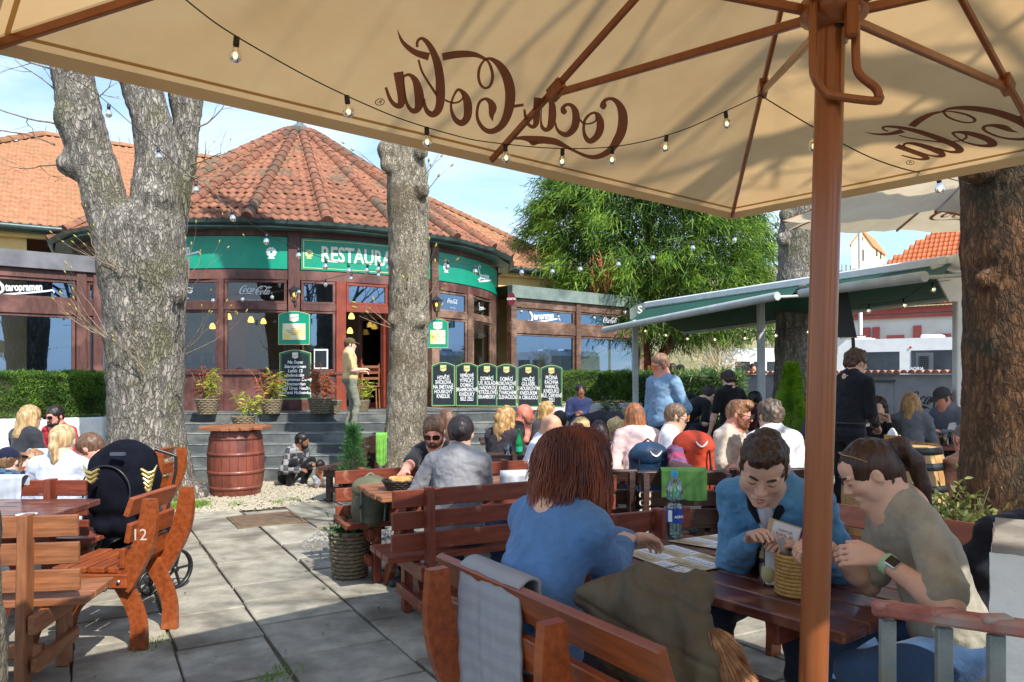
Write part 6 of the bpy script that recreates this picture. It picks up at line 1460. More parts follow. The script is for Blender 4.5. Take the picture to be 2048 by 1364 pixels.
# vehicles
GDARK = mat('vehicle_glass', srgb(40,46,52), srgb(64,70,76), .1, scale=1.2)
def vehicle(name, label, cat, A, B, z0, z1, depth, rear_slope=.12):
    A = Vector(A); B = Vector(B); d = (B-A).normalized(); n_ = Vector((d.y,-d.x,0)); n_ = n_ if n_.y < 0 else -n_; L = (B-A).length; o = empty(name, ((A+B)/2).xy.to_3d(), label, cat)
    M = Matrix((d, -n_, Vector((0,0,1)))).transposed().to_4x4(); M.translation = Vector((A.x,A.y,0))
    h = z1; r_ = .22; prof = [(0,.35),(L,.35),(L+.0,1.1),(L-rear_slope,h-r_),(L-rear_slope-r_,h),(.25,h),(.05,h-.18),(0,1.2)]
    b = MB(); Mx = M @ Matrix.Translation((0,depth/2,0)) @ Matrix.Rotation(R_(90),4,'X'); b.prism(prof, Mx, depth); b.build('body', [WPAINT], o)
    return o, M, L, depth
o, M, L, dp = vehicle('camper_van', 'white camper coach with tinted side windows parked behind the wall at right', 'camper van', (X(1672,19),19,0), (X(1945,17.2),17.2,0), 0, 2.44, 2.1)
WOODF = GREYMET
def vbox(name, x0, x1, z0, z1, m, out=.012, par=None): b = MB(); b.box(M @ Matrix.Translation(((x0+x1)/2,-out/2,(z0+z1)/2)), x1-x0, out, z1-z0, 0, .004); return b.build(name, [m], par or o)
lx = lambda px: ((px-1672)/(1945-1672))*L
wv = vbox('window', lx(1725), lx(1806), 1.42, 2.12, GDARK); wv2 = vbox('window', lx(1829), lx(1912), 1.58, 2.14, GDARK)
vbox('window_frame', lx(1838), lx(1872), 1.66, 2.08, mat('vehicle_grey', srgb(92,96,102)), .018); M0 = M
b = MB()
for i in range(7): b.box(M @ Matrix.Translation((lx(1855),-.025,1.72+i*.045)), .2, .012, .018)
tag(b.build('vent_slats', [BLACK], o), kind='stuff')
put('lettering', text_mesh('ADRIA', .10, WHITE, bold=.003, shear=.2), M @ Matrix.Translation((lx(1840),-.03,1.70)) @ Matrix.Rotation(R_(90),4,'X'), o)
for x0, x1, z in ((lx(1838),lx(1880),.11),(lx(1695),lx(1735),.07)): b = MB(); b.box(M @ Matrix.Translation(((x0+x1)/2,1.0,2.44+z/2)), x1-x0, .7, z, 0, .03); b.build('roof_hatch', [WPAINT], o)
b = MB(); b.lathe([(0,0),(.028,0),(.028,.01),(0,.01)], M @ Matrix.Translation((lx(1828),-.012,2.22)) @ Matrix.Rotation(R_(90),4,'X'), 12); b.build('badge', [solid('badge_red', (190,50,50))], o)
for x in (.7, L-.8):
    b = MB(); b.lathe([(0,-.1),(.3,-.1),(.34,-.05),(.34,.05),(.3,.1),(0,.1)], M @ Matrix.Translation((x,.02,.34)) @ Matrix.Rotation(R_(90),4,'X'), 18); b.build('wheel', [BLACK], o)
o, M, L, dp = vehicle('camper_van', 'second white camper seen between awning posts beyond the bare bush', 'camper van', (X(1435,25),25,0), (X(1575,25),25,0), 0, 2.45, 2.2)
lx = lambda px: ((px-1435)/(140))*L
for a_, c in ((1470,1500),(1508,1530),(1534,1556)): vbox('window', lx(a_), lx(c), 1.55, 2.0, GDARK)
for x in (.5, L-.6):
    b = MB(); b.lathe([(0,-.1),(.3,-.1),(.34,-.05),(.34,.05),(.3,.1),(0,.1)], M @ Matrix.Translation((x,.02,.34)) @ Matrix.Rotation(R_(90),4,'X'), 18); b.build('wheel', [BLACK], o)
fp = empty('flagpole', (X(1722,21),21,0), 'thin white pole rising behind the awning in front of the chapel hill', 'pole'); b = MB(); b.tube([(X(1722,21),21,0),(X(1720,21),21,H(452,21))], .055, 8); b.build('mast', [WPAINT], fp); b = MB(); b.tube([(X(1720,21),21,H(458,21)),(X(1686,21),21,H(458,21))], .02, 6); b.build('arm', [METAL], fp)
ss = empty('direction_sign', P(1722,680,20.4), 'small dark red direction sign on the white pole beside the camper', 'sign'); M = face_frame(P(1722,676,20.4), (0,-1,0)); b = MB(); b.box(M, .30, .16, .03, 0, .004); b.build('plate', [solid('sign_burgundy', (110,20,34), .35)], ss); put('lettering', text_mesh('PARKING', .055, WHITE, bold=.002), M @ Matrix.Translation((0,.03,.018)), ss); put('lettering', text_mesh('P', .07, WHITE, bold=.002), M @ Matrix.Translation((0,-.04,.018)), ss)
mh_ = empty('patio_screen', (X(1700,9.0),9.0,0), 'dark slanted panel on a black stand just right of the umbrella pole', 'screen'); M = face_frame(P(1688,625,9.0), (-.25,-1,0)); b = MB(); b.prism([(-.34,-.30),(.14,-.30),(.02,.36),(-.34,.36)], M, .04); b.build('panel', [mat('panel_black', srgb(40,42,44), rough=.5)], mh_); b = MB(); b.tube([P(1706,675,9.0), P(1717,900,9.0), Vector((X(1717,9),9,0))], .022, 8); b.build('stand', [BLACK], mh_); b = MB(); b.tube([P(1680,676,9.0), P(1707,672,9.0)], .012, 6); b.build('bar', [METAL], mh_)
# ------------------------------------------------ benches, tables, barrels
def place(root, pos, d, z=0.0):
    """local x along d"""
    d = Vector(d).normalized(); y = Vector((-d.y, d.x, 0)); m = Matrix((d, y, Vector((0,0,1)))).transposed().to_4x4(); m.translation = Vector((pos[0], pos[1], z)); root.matrix_basis = m; W[root.name] = m; return m
BOLT = METAL
def straight_bench(label, pos, d, L, m, seat_h=.45, top=.86, planks=3, group='timber benches on the terrace', posts=2, low=False):
    """origin: centre of the back line; faces local +y"""
    o = bpy.data.objects.new('bench', None); link(o); tag(o, label, 'bench', group); px_ = L/2-.22
    for k in range(planks):
        z = top-.055-k*.135; plank('back_slat', o, (-L/2,.03+.012*k,z), (L/2,.03+.012*k,z), .028, .105, m)
    for k in range(3): plank('seat_slat', o, (-L/2-.02,.12+k*.135,seat_h-.018), (L/2+.02,.12+k*.135,seat_h-.018), .12, .036, m)
    for s_ in (-1,1):
        plank('post', o, (s_*px_,-.035,0), (s_*px_,-.0,top+.01), .09, .045, m, up=(1,0,0)); plank('leg', o, (s_*px_,.42,0), (s_*px_,.42,seat_h-.037), .07, .06, m, up=(1,0,0))
        plank('side_rail', o, (s_*(px_+.05),-.06,seat_h-.09), (s_*(px_+.05),.47,seat_h-.09), .04, .09, m); plank('side_rail', o, (s_*(px_+.05),-.04,.16), (s_*(px_+.05),.44,.16), .035, .07, m)
    plank('stretcher', o, (-px_,.18,.16), (px_,.18,.16), .035, .07, m); place(o, pos, d); return o
def curved_bench(label, pos, d, L, m, m2=None, group='timber benches with curved sides', number=None, overhang=.12, oh2=None, top=.88, name='bench', splay=1.0, num_face='side'):
    m2 = m2 or m; o = bpy.data.objects.new(name, None); link(o); tag(o, label, name, group)
    back = [(.02,.36,.10),(-.03,.46,.115),(-.10,.60,.11),(-.13,.74,.10),(-.135,top,.07)]
    rear = [(.07,.42,.10),(.0,.30,.09),(-.05,.16,.085),(-.05,-.0,.095)]; front = [(.20,.42,.09),(.33,.30,.085),(.41*splay,.15,.085),(.46*splay,.0,.095)]
    for s_ in (-1,1):
        x = s_*(L/2-(overhang if s_ < 0 or oh2 is None else oh2))
        M = Matrix.Translation((x,0,0)) @ Matrix(((0,0,1,0),(1,0,0,0),(0,1,0,0),(0,0,0,1)))
        for nm, rows, dx in (('side_panel', back, 0), ('leg', rear, .0), ('leg', front, .0)):
            q = crom(rows, 5); l_, r__ = ribbon2d(rows, 5); b = MB(); b.strip_prism([tuple(p) for p in l_], [tuple(p) for p in r__], M @ Matrix.Translation((0,0,0 if nm == 'side_panel' else -s_*.040)), .038); b.build(nm, [m2], o)
        plank('seat_rail', o, (x+s_*.021,-.02,.405), (x+s_*.021,.40,.405), .03, .075, m2)
        for y, z in ((.02,.405),(.10,.36),(.22,.405)):
            b = MB(); b.lathe([(0,-.004),(.012,-.004),(.010,.006),(0,.008)], Matrix.Translation((x+s_*.041,y,z)) @ Matrix.Rotation(s_*R_(90),4,'Y'), 10); b.build('bolt', [BOLT], o)
    for k, (y, z) in enumerate(((-.085,top-.045),(-.080,top-.19),(-.045,top-.33))):
        plank('back_slat', o, (-L/2,y+.055,z), (L/2,y+.055,z), .11, .030, m, up=(0,1,.18*(2-k)))
    for k in range(4): plank('seat_slat', o, (-L/2+.02,.06+k*.105,.46), (L/2-.02,.06+k*.105,.46), .085, .030, m)
    if number:
        me = text_mesh(number, .09 if num_face == 'side' else .12, mat('chalk_white', srgb(196,184,172)), ext=.0006)
        M = Matrix.Translation((-(L/2-overhang)-.0195,-.085,.66)) @ Matrix.Rotation(R_(-90),4,'Z') @ Matrix.Rotation(R_(90),4,'X') if num_face == 'side' else Matrix.Translation(((L/2-overhang)*(-1),-.150,.66)) @ Matrix.Rotation(R_(90),4,'X') @ Matrix.Rotation(R_(90),4,'Z')
        put('lettering', me, M, o)
    place(o, pos, d); return o
def picnic_table(label, pos, d, L, w_, m, mleg=None, n=5, h=.75, group='timber tables on the terrace', inset=.28):
    mleg = mleg or m; o = bpy.data.objects.new('table', None); link(o); tag(o, label, 'table', group); pw = w_/n
    for k in range(n): y = -w_/2+pw*(k+.5); e = rs.uniform(-.012,.012); plank('tabletop_board', o, (-L/2+e,y,h-.02), (L/2+e,y,h-.02), pw-.008, .04, m, ch=.006)
    for s_ in (-1,1):
        x = s_*(L/2-inset); plank('crossbar', o, (x,-w_/2+.06,h-.085), (x,w_/2-.06,h-.085), .05, .09, mleg)
        plank('leg', o, (x+.01,-w_*.52,0), (x+.01,w_*.28,h-.045), .05, .10, mleg, up=(0,1,1)); plank('leg', o, (x-.045,w_*.52,0), (x-.045,-w_*.28,h-.045), .05, .10, mleg, up=(0,-1,1))
    plank('stretcher', o, (-L/2+inset,0,.30), (L/2-inset,0,.30), .05, .08, mleg); place(o, pos, d); return o
def XZ(px, Z): return (X(px,Z), Z)
# foreground set
dF = Vector((.606,-.795,0)); nF = Vector((.795,.606,0))
fb_ = curved_bench('near orange-brown bench seen from behind, grey blanket over its back', (.085,2.24), (.55,-.835,0), 1.12, WOOD_O, WOOD_O, overhang=.15, oh2=.32, top=.90)
tc0 = Vector((.66,2.795,0))+nF*.375; ftab = picnic_table('large dark red-brown picnic table in the foreground covered with menus', tc0, dF, 1.24, .76, WOOD_T, WOOD_R, 5, .75, inset=.30)
curved_bench('bench on the far side of the foreground table under the young couple', tc0+nF*1.02, -dF, 1.5, WOOD_O, WOOD_O)
# middle set
dM = Vector((.895,.446,0)).normalized(); nM = Vector((-dM.y,dM.x,0))
mb_l = Vector((-.70,4.42,0)); straight_bench('red-brown slatted bench seen from behind under the woman in the grey top', mb_l+dM*.80, dM, 1.6, WOOD_R)
tl_ = Vector((-.85,4.86,0)); picnic_table('light brown picnic table holding the black food basket', tl_+dM*.8+nM*.33, dM, 1.6, .64, WOOD_L, WOOD_R)
bl_ = Vector((-1.40,5.86,0)); straight_bench('bench facing the camera with the olive backpack on its left end', bl_+dM*.85, -dM, 1.7, WOOD_R, top=.80)
straight_bench('short red-brown bench directly behind the water bottle', ((.30+.97)/2,(3.66+4.02)/2), (.67,.34,0), .76, WOOD_R, top=.84)
# 203 benches
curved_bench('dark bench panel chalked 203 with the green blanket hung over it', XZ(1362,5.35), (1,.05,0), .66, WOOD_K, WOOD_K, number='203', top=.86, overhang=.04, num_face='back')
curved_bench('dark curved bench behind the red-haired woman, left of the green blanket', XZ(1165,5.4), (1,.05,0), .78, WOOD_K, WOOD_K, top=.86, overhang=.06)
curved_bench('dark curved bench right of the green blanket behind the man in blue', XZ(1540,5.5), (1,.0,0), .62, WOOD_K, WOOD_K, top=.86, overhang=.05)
# left sets
straight_bench('near reddish bench cut by the left edge, its post standing in front', (X(-165,3.55),3.50), (.985,.16,0), 1.45, WOOD_L, top=.87)
picnic_table('reddish table at the left edge with a small white coaster', (X(-110,4.4)-.05,4.45), (1,.02,0), 1.5, .72, WOOD_T, WOOD_R)
straight_bench('red-brown bench seen from behind under the blonde woman in white', (X(-58,4.95),4.95), (1,.0,0), 1.5, WOOD_R, top=.85)
curved_bench('glossy orange armless bench chalked 12 in front of the pushchair', (X(262,4.2)-.0,4.38), (.03,1,0), .50, WOOD_O, WOOD_O, number='12', overhang=.03, top=.86, name='bench', splay=1.3)
curved_bench('second orange bench mostly hidden behind the pushchair', (X(312,6.9),6.9), (.03,1,0), .50, WOOD_O, WOOD_O, overhang=.03, top=.86)
straight_bench('light brown bench by the left hedge between the blonde women', (X(-20,7.2),7.2), (1,.05,0), 2.0, WOOD_L, top=.80)
# background sets
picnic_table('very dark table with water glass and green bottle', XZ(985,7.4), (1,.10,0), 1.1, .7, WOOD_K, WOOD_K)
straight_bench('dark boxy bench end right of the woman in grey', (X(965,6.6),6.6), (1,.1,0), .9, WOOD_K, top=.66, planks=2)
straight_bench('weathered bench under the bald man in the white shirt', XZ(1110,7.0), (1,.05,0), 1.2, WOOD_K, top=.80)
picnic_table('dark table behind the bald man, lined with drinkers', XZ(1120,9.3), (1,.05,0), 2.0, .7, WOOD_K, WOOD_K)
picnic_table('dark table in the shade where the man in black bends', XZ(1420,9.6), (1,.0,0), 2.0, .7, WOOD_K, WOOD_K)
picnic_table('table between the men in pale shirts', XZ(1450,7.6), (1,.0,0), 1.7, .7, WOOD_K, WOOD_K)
straight_bench('pale weathered bench behind the orange backpack', XZ(1530,6.9), (1,.0,0), 1.3, mat('timber_weathered', srgb(130,108,90), srgb(160,138,118), .6, scale=4, stretch=(1,9,9), bump=.3), top=.82)
picnic_table('brown table by the grey wall where the man in the cap sits', XZ(1870,8.6), (1,-.1,0), 1.4, .7, WOOD_R, WOOD_R)
straight_bench('small red-brown bench behind the second barrel', XZ(1790,8.0), (1,.0,0), .9, WOOD_R, top=.72, planks=2)
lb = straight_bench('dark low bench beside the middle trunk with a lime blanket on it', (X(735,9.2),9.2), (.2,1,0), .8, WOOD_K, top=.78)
# barrels
def barrel(label, c, rmid, rend, h, m, hoopm, n=22, hoops=(.12,.36,.64,.88), group='wine barrels used as tables', hw=.045):
    o = empty('barrel', c, label, 'barrel', group)
    for k in range(n):
        b = MB(); a0 = 2*math.pi*k/n+.006; a1 = 2*math.pi*(k+1)/n-.006; v = []
        for i in range(9):
            t = i/8; r = rend+(rmid-rend)*(1-(2*t-1)**2)
            for a in (a0, (a0+a1)/2, a1): v.append((math.cos(a)*r, math.sin(a)*r, h*t))
        b.add([Vector(c)+Vector(p) for p in v], [(i*3+j, i*3+j+1, i*3+j+4, i*3+j+3) for i in range(8) for j in range(2)], 0, True); b.build('stave', [m], o)
    for t in hoops:
        rr = lambda q: rend+(rmid-rend)*(1-(2*q-1)**2); b = MB(); z0, z1 = t-hw/2/h, t+hw/2/h; b.lathe([(rr(z0)+.001,z0*h),(rr(z0)+.006,z0*h),(rr(z1)+.006,z1*h),(rr(z1)+.001,z1*h)], c, 32); b.build('hoop', [hoopm], o)
    b = MB(); b.lathe([(0,h-.02),(rend-.005,h-.02)], c, 28); b.build('barrel_head', [m], o); return o
BARM = mat('barrel_paint_maroon', srgb(112,58,44), srgb(138,76,60), .45, scale=3, stretch=(2,2,.6), bump=.25, bscale=12, rand=.06, coat=.15, c3=srgb(92,46,36), c3scale=3)
bc_ = Vector((X(472,9.75),9.75,0)); o = barrel('dark red barrel with a round wooden top standing on pale gravel', bc_, .355, .305, .84, BARM, BARM)
b = MB(); 
for k in range(7):
    x0 = -.41+k*.82/7; x1 = x0+.82/7-.004; R0 = .415; y0 = math.sqrt(max(R0*R0-max(abs(x0),abs(x1))**2, .01)); y1 = math.sqrt(max(R0*R0-min(abs(x0),abs(x1))**2, .01)); b = MB(); b.box(Matrix.Translation((bc_.x+(x0+x1)/2,bc_.y,.865)), x1-x0, y0+y1, .045, 0, .006); b.build('round_top_board', [WOOD_L], o)
BARO = mat('barrel_oak', srgb(190,150,96), srgb(214,178,124), .5, scale=4, stretch=(3,3,.5), bump=.3, rand=.08, c3=srgb(166,122,74), c3scale=3)
b2c = Vector((X(1790,6.3),6.3,0)); barrel('golden oak barrel with black iron hoops and a napkin basket on top', b2c, .42, .335, .97, BARO, mat('iron_hoop', srgb(56,60,62), srgb(80,84,86), .4, metal=.6), hoops=(.05,.14,.33,.66,.84,.965), hw=.055)
# stump beside the small conifer
sp = empty('log_stump', (X(742,9.0),9.0,0), 'orange-brown wooden stump beside the dwarf conifer', 'stump'); b = MB(); b.lathe([(0,0),(.15,0),(.14,.2),(.145,.40),(.0,.40)], (X(742,9.0),9.0,0), 16); b.build('log', [WOOD_L], sp)
# wicker basket planter under the left bench end, white-flecked
wb = empty('wicker_planter', (X(700,5.7),5.7,0), 'grey wicker planter with dark greenery tucked beside the bench with the olive backpack', 'planter'); b = MB(); wicker(b, (X(700,5.75),5.75,0), .12, .15, .36, 12, 24); b.build('wicker_pot', [WICK], wb)
leaves('foliage', np.array((X(700,5.75),5.75,.36))+rng.normal(size=(260,3))*np.array((.07,.07,.05)), unit(rng.normal(size=(260,3))+np.array((0,0,.8))), .07, .03, leafm('dark_planter_green', (36,60,28), (70,100,48), .2, 6), wb)
# ------------------------------------------------ handrail, pillar
hr = empty('handrail', (X(1890,1.25),1.25,0), 'worn red-topped steel handrail in the lower right corner', 'handrail'); RAILM = mat('rail_worn_red', srgb(128,70,62), srgb(168,104,92), .6, scale=14, c3=srgb(150,140,130), c3scale=9, bump=.3); STEELP = mat('rail_steel_paint', srgb(104,116,120), srgb(150,158,156), .45, scale=16, metal=.4, c3=srgb(120,112,92), c3scale=8)
plank('top_rail', hr, P(1748,1214,1.32), P(2085,1262,1.16), .042, .022, RAILM, ch=.005); 
for px, Zb in ((1775,1.305),(1888,1.25),(1992,1.20)):
    top_ = P(px, 1225+(px-1775)*.13, Zb); plank('baluster', hr, Vector((top_.x,top_.y,.0)), top_-Vector((0,0,.012)), .026, .014, STEELP, up=(0,1,0), ch=.002)
    b = MB(); q = top_+Vector((0,0,.012)); b.box(Matrix.Translation(q), .05, .03, .014, 0, .005); b.build('weld_plate', [RAILM], hr)
plank('bottom_rail', hr, P(1748,1214,1.32)-Vector((0,0,.75)), P(2085,1262,1.16)-Vector((0,0,.75)), .04, .02, STEELP)
wp = empty('wall_pillar', (X(2060,1.75),1.75,0), 'rough whitewashed masonry pillar with a stone cap at the right edge', 'pillar'); zc = H(1098,1.8); PV = (X(1980,1.75),1.75)
def rough_block(name, m, par, x0, x1, y0, y1, z0, z1, res=.012, amp=.004, rz=0, piv=(0,0)):
    ax = [np.linspace(a, c, max(2, int((c-a)/res))) for a, c in ((x0,x1),(y0,y1),(z0,z1))]; V=[]; F_=[]; o = 0
    for a in range(3):
        for side in (0,-1):
            u_, v_ = [ax[k] for k in range(3) if k != a]; g = np.meshgrid(u_, v_, indexing='ij'); c = np.full(g[0].shape, ax[a][side]); p = [None]*3; ks = [k for k in range(3) if k != a]; p[a] = c; p[ks[0]] = g[0]; p[ks[1]] = g[1]; p = np.stack(p, -1).reshape(-1,3); nu, nv = g[0].shape
            V.append(p); i, j = np.meshgrid(np.arange(nu-1), np.arange(nv-1), indexing='ij'); q = (i*nv+j).ravel(); f = np.stack([q, q+nv, q+nv+1, q+1], 1); F_.append((f if (side == -1) ^ (a == 1) else f[:, ::-1])+o); o += len(p)
    v = np.concatenate(V); ce = np.array(((x0+x1)/2,(y0+y1)/2,(z0+z1)/2)); v = v+unit((v-ce))*(fbm(v*22,3)*amp)[:,None]; cs, sn_ = math.cos(rz), math.sin(rz); v = np.stack([piv[0]+v[:,0]*cs-v[:,1]*sn_, piv[1]+v[:,0]*sn_+v[:,1]*cs, v[:,2]], 1); return ob(name, mesh_np(name, v, np.concatenate(F_), m, True), par)
rough_block('pillar_body', WHITEP, wp, 0, .4, 0, .42, 0, zc, .012, .006, R_(-34), PV); rough_block('cap_stone', mat('cap_stone_grey', srgb(120,114,106), srgb(150,144,134), .8, scale=12, bump=.4), wp, .004, .4, .004, .42, zc-.001, zc+.02, .02, .002, R_(-34), PV)
# ------------------------------------------------ boards, menu cases, lanterns, small sign things at the entrance
def arch_poly(w_, h, e=.06, n=8): return [(-w_/2,-h/2),(w_/2,-h/2),(w_/2,h/2-e)]+[(w_/2-w_*i/n, h/2-e+e*math.sin(math.pi*i/n)) for i in range(1,n)]+[(-w_/2,h/2-e)]
def scaled(p, k1, k2): return [(x*k1, y*k2) for x, y in p]
def board(label, px, py, Z, w_, h, text, size, n=(0,-1,0), italic=0, group='green-framed chalkboards', kind='chalkboard', shield=GOLD, bold=.004, space=.86, sx=.8):
    c = P(px, py, Z); o = empty(kind, (c.x,c.y,c.z-h/2), label, kind, group); M = face_frame(c, n); b = MB(); b.prism(arch_poly(w_,h), M, .03); b.build('green_frame', [GREEND], o)
    b = MB(); A_ = scaled(arch_poly(w_,h), .985, .99); B_ = scaled(arch_poly(w_,h), .955, .972); b.strip_prism(A_+[A_[0]], B_+[B_[0]], M @ Matrix.Translation((0,0,.017)), .003); b.build('gold_edge', [GOLD], o)
    b = MB(); b.prism(scaled(arch_poly(w_,h), .84, .90), M @ Matrix.Translation((0,0,.0165)), .004); b.build('slate', [CHALK], o)
    sh_ = [(-.055,.06),(.055,.06),(.055,-.035),(0,-.06),(-.055,-.035)]; b = MB(); b.prism(sh_, M @ Matrix.Translation((0,h/2-.115,.0205)), .004); b.build('shield', [shield], o); put('lettering', text_mesh('Staropramen', .020, mat('shield_ink', srgb(70,96,60)), shear=.2), M @ Matrix.Translation((0,h/2-.11,.0238)) @ Matrix.Rotation(R_(14),4,'Z'), o)
    put('lettering', text_mesh(text, size, WHITE, shear=italic, bold=bold, ext=.0012, sx=sx, space=space), M @ Matrix.Translation((0,-.055,.0205)), o); return o, M
board('tall drinks board on the post left of the door, listing the draught beers', 591, 749, 14.05, .60, .94, 'Na čepu:\nStaropramen\nLežák 12\nJedenáctka\nStaropramen Černý\nHoegaarden\nCool Grep Nealko\nTočená Malinovka', .082, italic=.12, bold=.0015, space=1.0, sx=.95, shield=CREAMP)
ZB_ = 13.55
BT = [(887,'HOVĚZÍ\nSVÍČKOVÁ\nNA SMETANĚ\nHOUSKOVÝ\nKNEDLÍK','first board of the row, hard by the trunk, reading HOVĚZÍ SVÍČKOVÁ',.42),(934,'VEPŘOVÉ\nVÝPEČKY\nDOMÁCÍ\nBRAMBOROVÉ\nKNEDLÍKY\nBÍLÉ ZELÍ','second board of the row, reading VEPŘOVÉ VÝPEČKY',.40),(974,'DOMÁCÍ\nKUŘ. ROLÁDA\nS NÁDIVKOU\nPETRŽELOVÉ\nBRAMBORY','third board of the row, reading DOMÁCÍ KUŘ. ROLÁDA',.37),(1013,'DOMÁCÍ\nBORŮVKOVÉ\nKNEDLÍKY\nS TVAROHEM\nA ŠLEHAČKOU','fourth board of the row, reading DOMÁCÍ KNEDLÍKY S TVAROHEM',.37),(1057,'HOVĚZÍ\nGULÁŠEK\nS HOUSKOVÝM\nKNEDLÍKEM\nA CIBULKOU','fifth board of the row, reading HOVĚZÍ GULÁŠEK',.40),(1103,'PEČENÁ\nKACHNA\nVARIACE\nKNEDLÍKŮ\nBÍLÉ, ČERVENÉ\nZELÍ','last board of the row at the hedge, reading PEČENÁ KACHNA',.40)]
for i, (px, tx, lb_, w_) in enumerate(BT):
    Zi = ZB_+i*.10; board('green-framed chalkboard, '+lb_, px, 768+i*.8, Zi, w_*1.02, .80, tx, .098, n=(-.1,-1,0), bold=.0016, sx=.62, space=.86)
    b = MB()
board('dark chalkboard half hidden behind the middle trunk above the row of boards', 872, 730, 14.25, .42, .42, '', .08, shield=CREAMP) if False else None
def menu_case(label, px, py, Z, w_, h):
    c = P(px, py, Z); o = empty('menu_case', (c.x,c.y,c.z-h/2), label, 'menu case', 'green glazed menu cases'); M = face_frame(c, (0,-1,0)); b = MB(); b.prism(arch_poly(w_,h), M, .06); b.build('case_frame', [GREEN], o)
    b = MB(); A_ = scaled(arch_poly(w_,h), .985, .99); B_ = scaled(arch_poly(w_,h), .955, .965); b.strip_prism(A_+[A_[0]], B_+[B_[0]], M @ Matrix.Translation((0,0,.032)), .003); b.build('gold_edge', [GOLD], o)
    b = MB(); b.box(M @ Matrix.Translation((0,-.07,.0325)), w_*.72, h*.48, .006); b.build('menu_sheet', [mat('menu_paper', srgb(222,216,180), srgb(236,232,206), .5, scale=9, c3=srgb(232,206,110), c3scale=4)], o)
    b = MB(); b.prism([(-.085,.07),(.085,.07),(.085,-.05),(0,-.08),(-.085,-.05)], M @ Matrix.Translation((0,h/2-.13,.034)), .005); b.build('shield', [CREAMP], o); put('lettering', text_mesh('Staropramen', .030, mat('shield_ink', None), shear=.2), M @ Matrix.Translation((0,h/2-.12,.0375)) @ Matrix.Rotation(R_(12),4,'Z'), o)
    put('lettering', text_mesh('MENU\nPolévky  Hlavní jídla\nPřílohy  Dezerty\nNápoje', .035, mat('shield_ink', None), ext=.0003), M @ Matrix.Translation((0,-.07,.0363)), o)
menu_case('green menu case mounted above the drinks board left of the door', 589, 656, 14.1, .60, .64); menu_case('green menu case peeking out right of the middle trunk', 876, 667, 14.35, .40, .56)
def lantern(label, px, py, Z):
    c = P(px, py, Z); o = empty('wall_lantern', c, label, 'lantern', 'black carriage lanterns by the entrance'); b = MB(); b.lathe([(.05,-.16),(.085,.02)], c, 6, 0, False); b.build('pane', [glass_mat('lantern_glass', (.95,.9,.75), .5, .05, .1)], o)
    b = MB(); b.lathe([(.03,-.19),(.055,-.16),(.03,-.155)], c, 6); b.lathe([(.10,.02),(.105,.035),(.05,.10),(.02,.12),(0,.16)], c, 6, 0, False)
    for k in range(6): a = 2*math.pi*k/6; b.tube([c+Vector((.05*math.cos(a),.05*math.sin(a),-.16)), c+Vector((.086*math.cos(a),.086*math.sin(a),.02))], .006, 4)
    b.build('lantern_frame', [BLACK], o); b = MB(); b.tube([c+Vector((0,0,-.19)), c+Vector((0,.06,-.27)), c+Vector((0,.14,-.24)), c+Vector((0,.17,-.05))], .012, 6); b.build('bracket', [BLACK], o); b = MB(); b.lathe([(0,-.08),(.02,-.06),(.02,-.02),(0,0)], c, 8); b.build('bulb', [LAMPY], o)
lantern('black carriage lantern on the post above the menu case', 588, 585, 14.0); lantern('black carriage lantern on the post right of the middle trunk', 873, 605, 14.2)
def simple_sheet(name, label, cat, px, py, Z, w_, h, m, mframe, n=(0,-1,0)):
    c = P(px,py,Z); o = empty(name, c, label, cat); M = face_frame(c, n); b = MB(); b.box(M, w_, h, .02, 0, .004); b.build('frame', [mframe], o); b = MB(); b.box(M @ Matrix.Translation((0,0,.012)), w_*.82, h*.84, .004); b.build('sheet', [m], o)
simple_sheet('framed_notice', 'small white-framed notice leaning in the narrow window by the door', 'notice', 642, 718, 14.25, .27, .38, CHALK, WPAINT)
# ------------------------------------------------ chair inside the doorway
ic = empty('wooden_chair', (X(738,15.2),15.2,FL), 'plain wooden chair just inside the open doorway', 'chair'); cx, cy_ = X(738,15.2), 15.2
for dx in (-.17,.17):
    for dy in (-.16,.16): b = MB(); b.tube([(cx+dx*1.1,cy_+dy*1.1,FL+.005),(cx+dx,cy_+dy,FL+.44)], .016, 6); b.build('leg', [WOOD_L], ic)
b = MB(); b.box((cx,cy_,FL+.455), .40,.38,.03,0,.01) if False else b.box(Matrix.Translation((cx,cy_,FL+.455)), .40,.38,.03,0,.01); b.build('seat', [WOOD_L], ic)
for z in (.62,.74,.86): b = MB(); b.beam((cx-.18,cy_+.17,FL+z),(cx+.18,cy_+.17,FL+z),.02,.05); b.build('back_rail', [WOOD_L], ic)
for dx in (-.17,.17): b = MB(); b.tube([(cx+dx,cy_+.16,FL+.46),(cx+dx,cy_+.19,FL+.92)], .016, 6); b.build('back_post', [WOOD_L], ic)
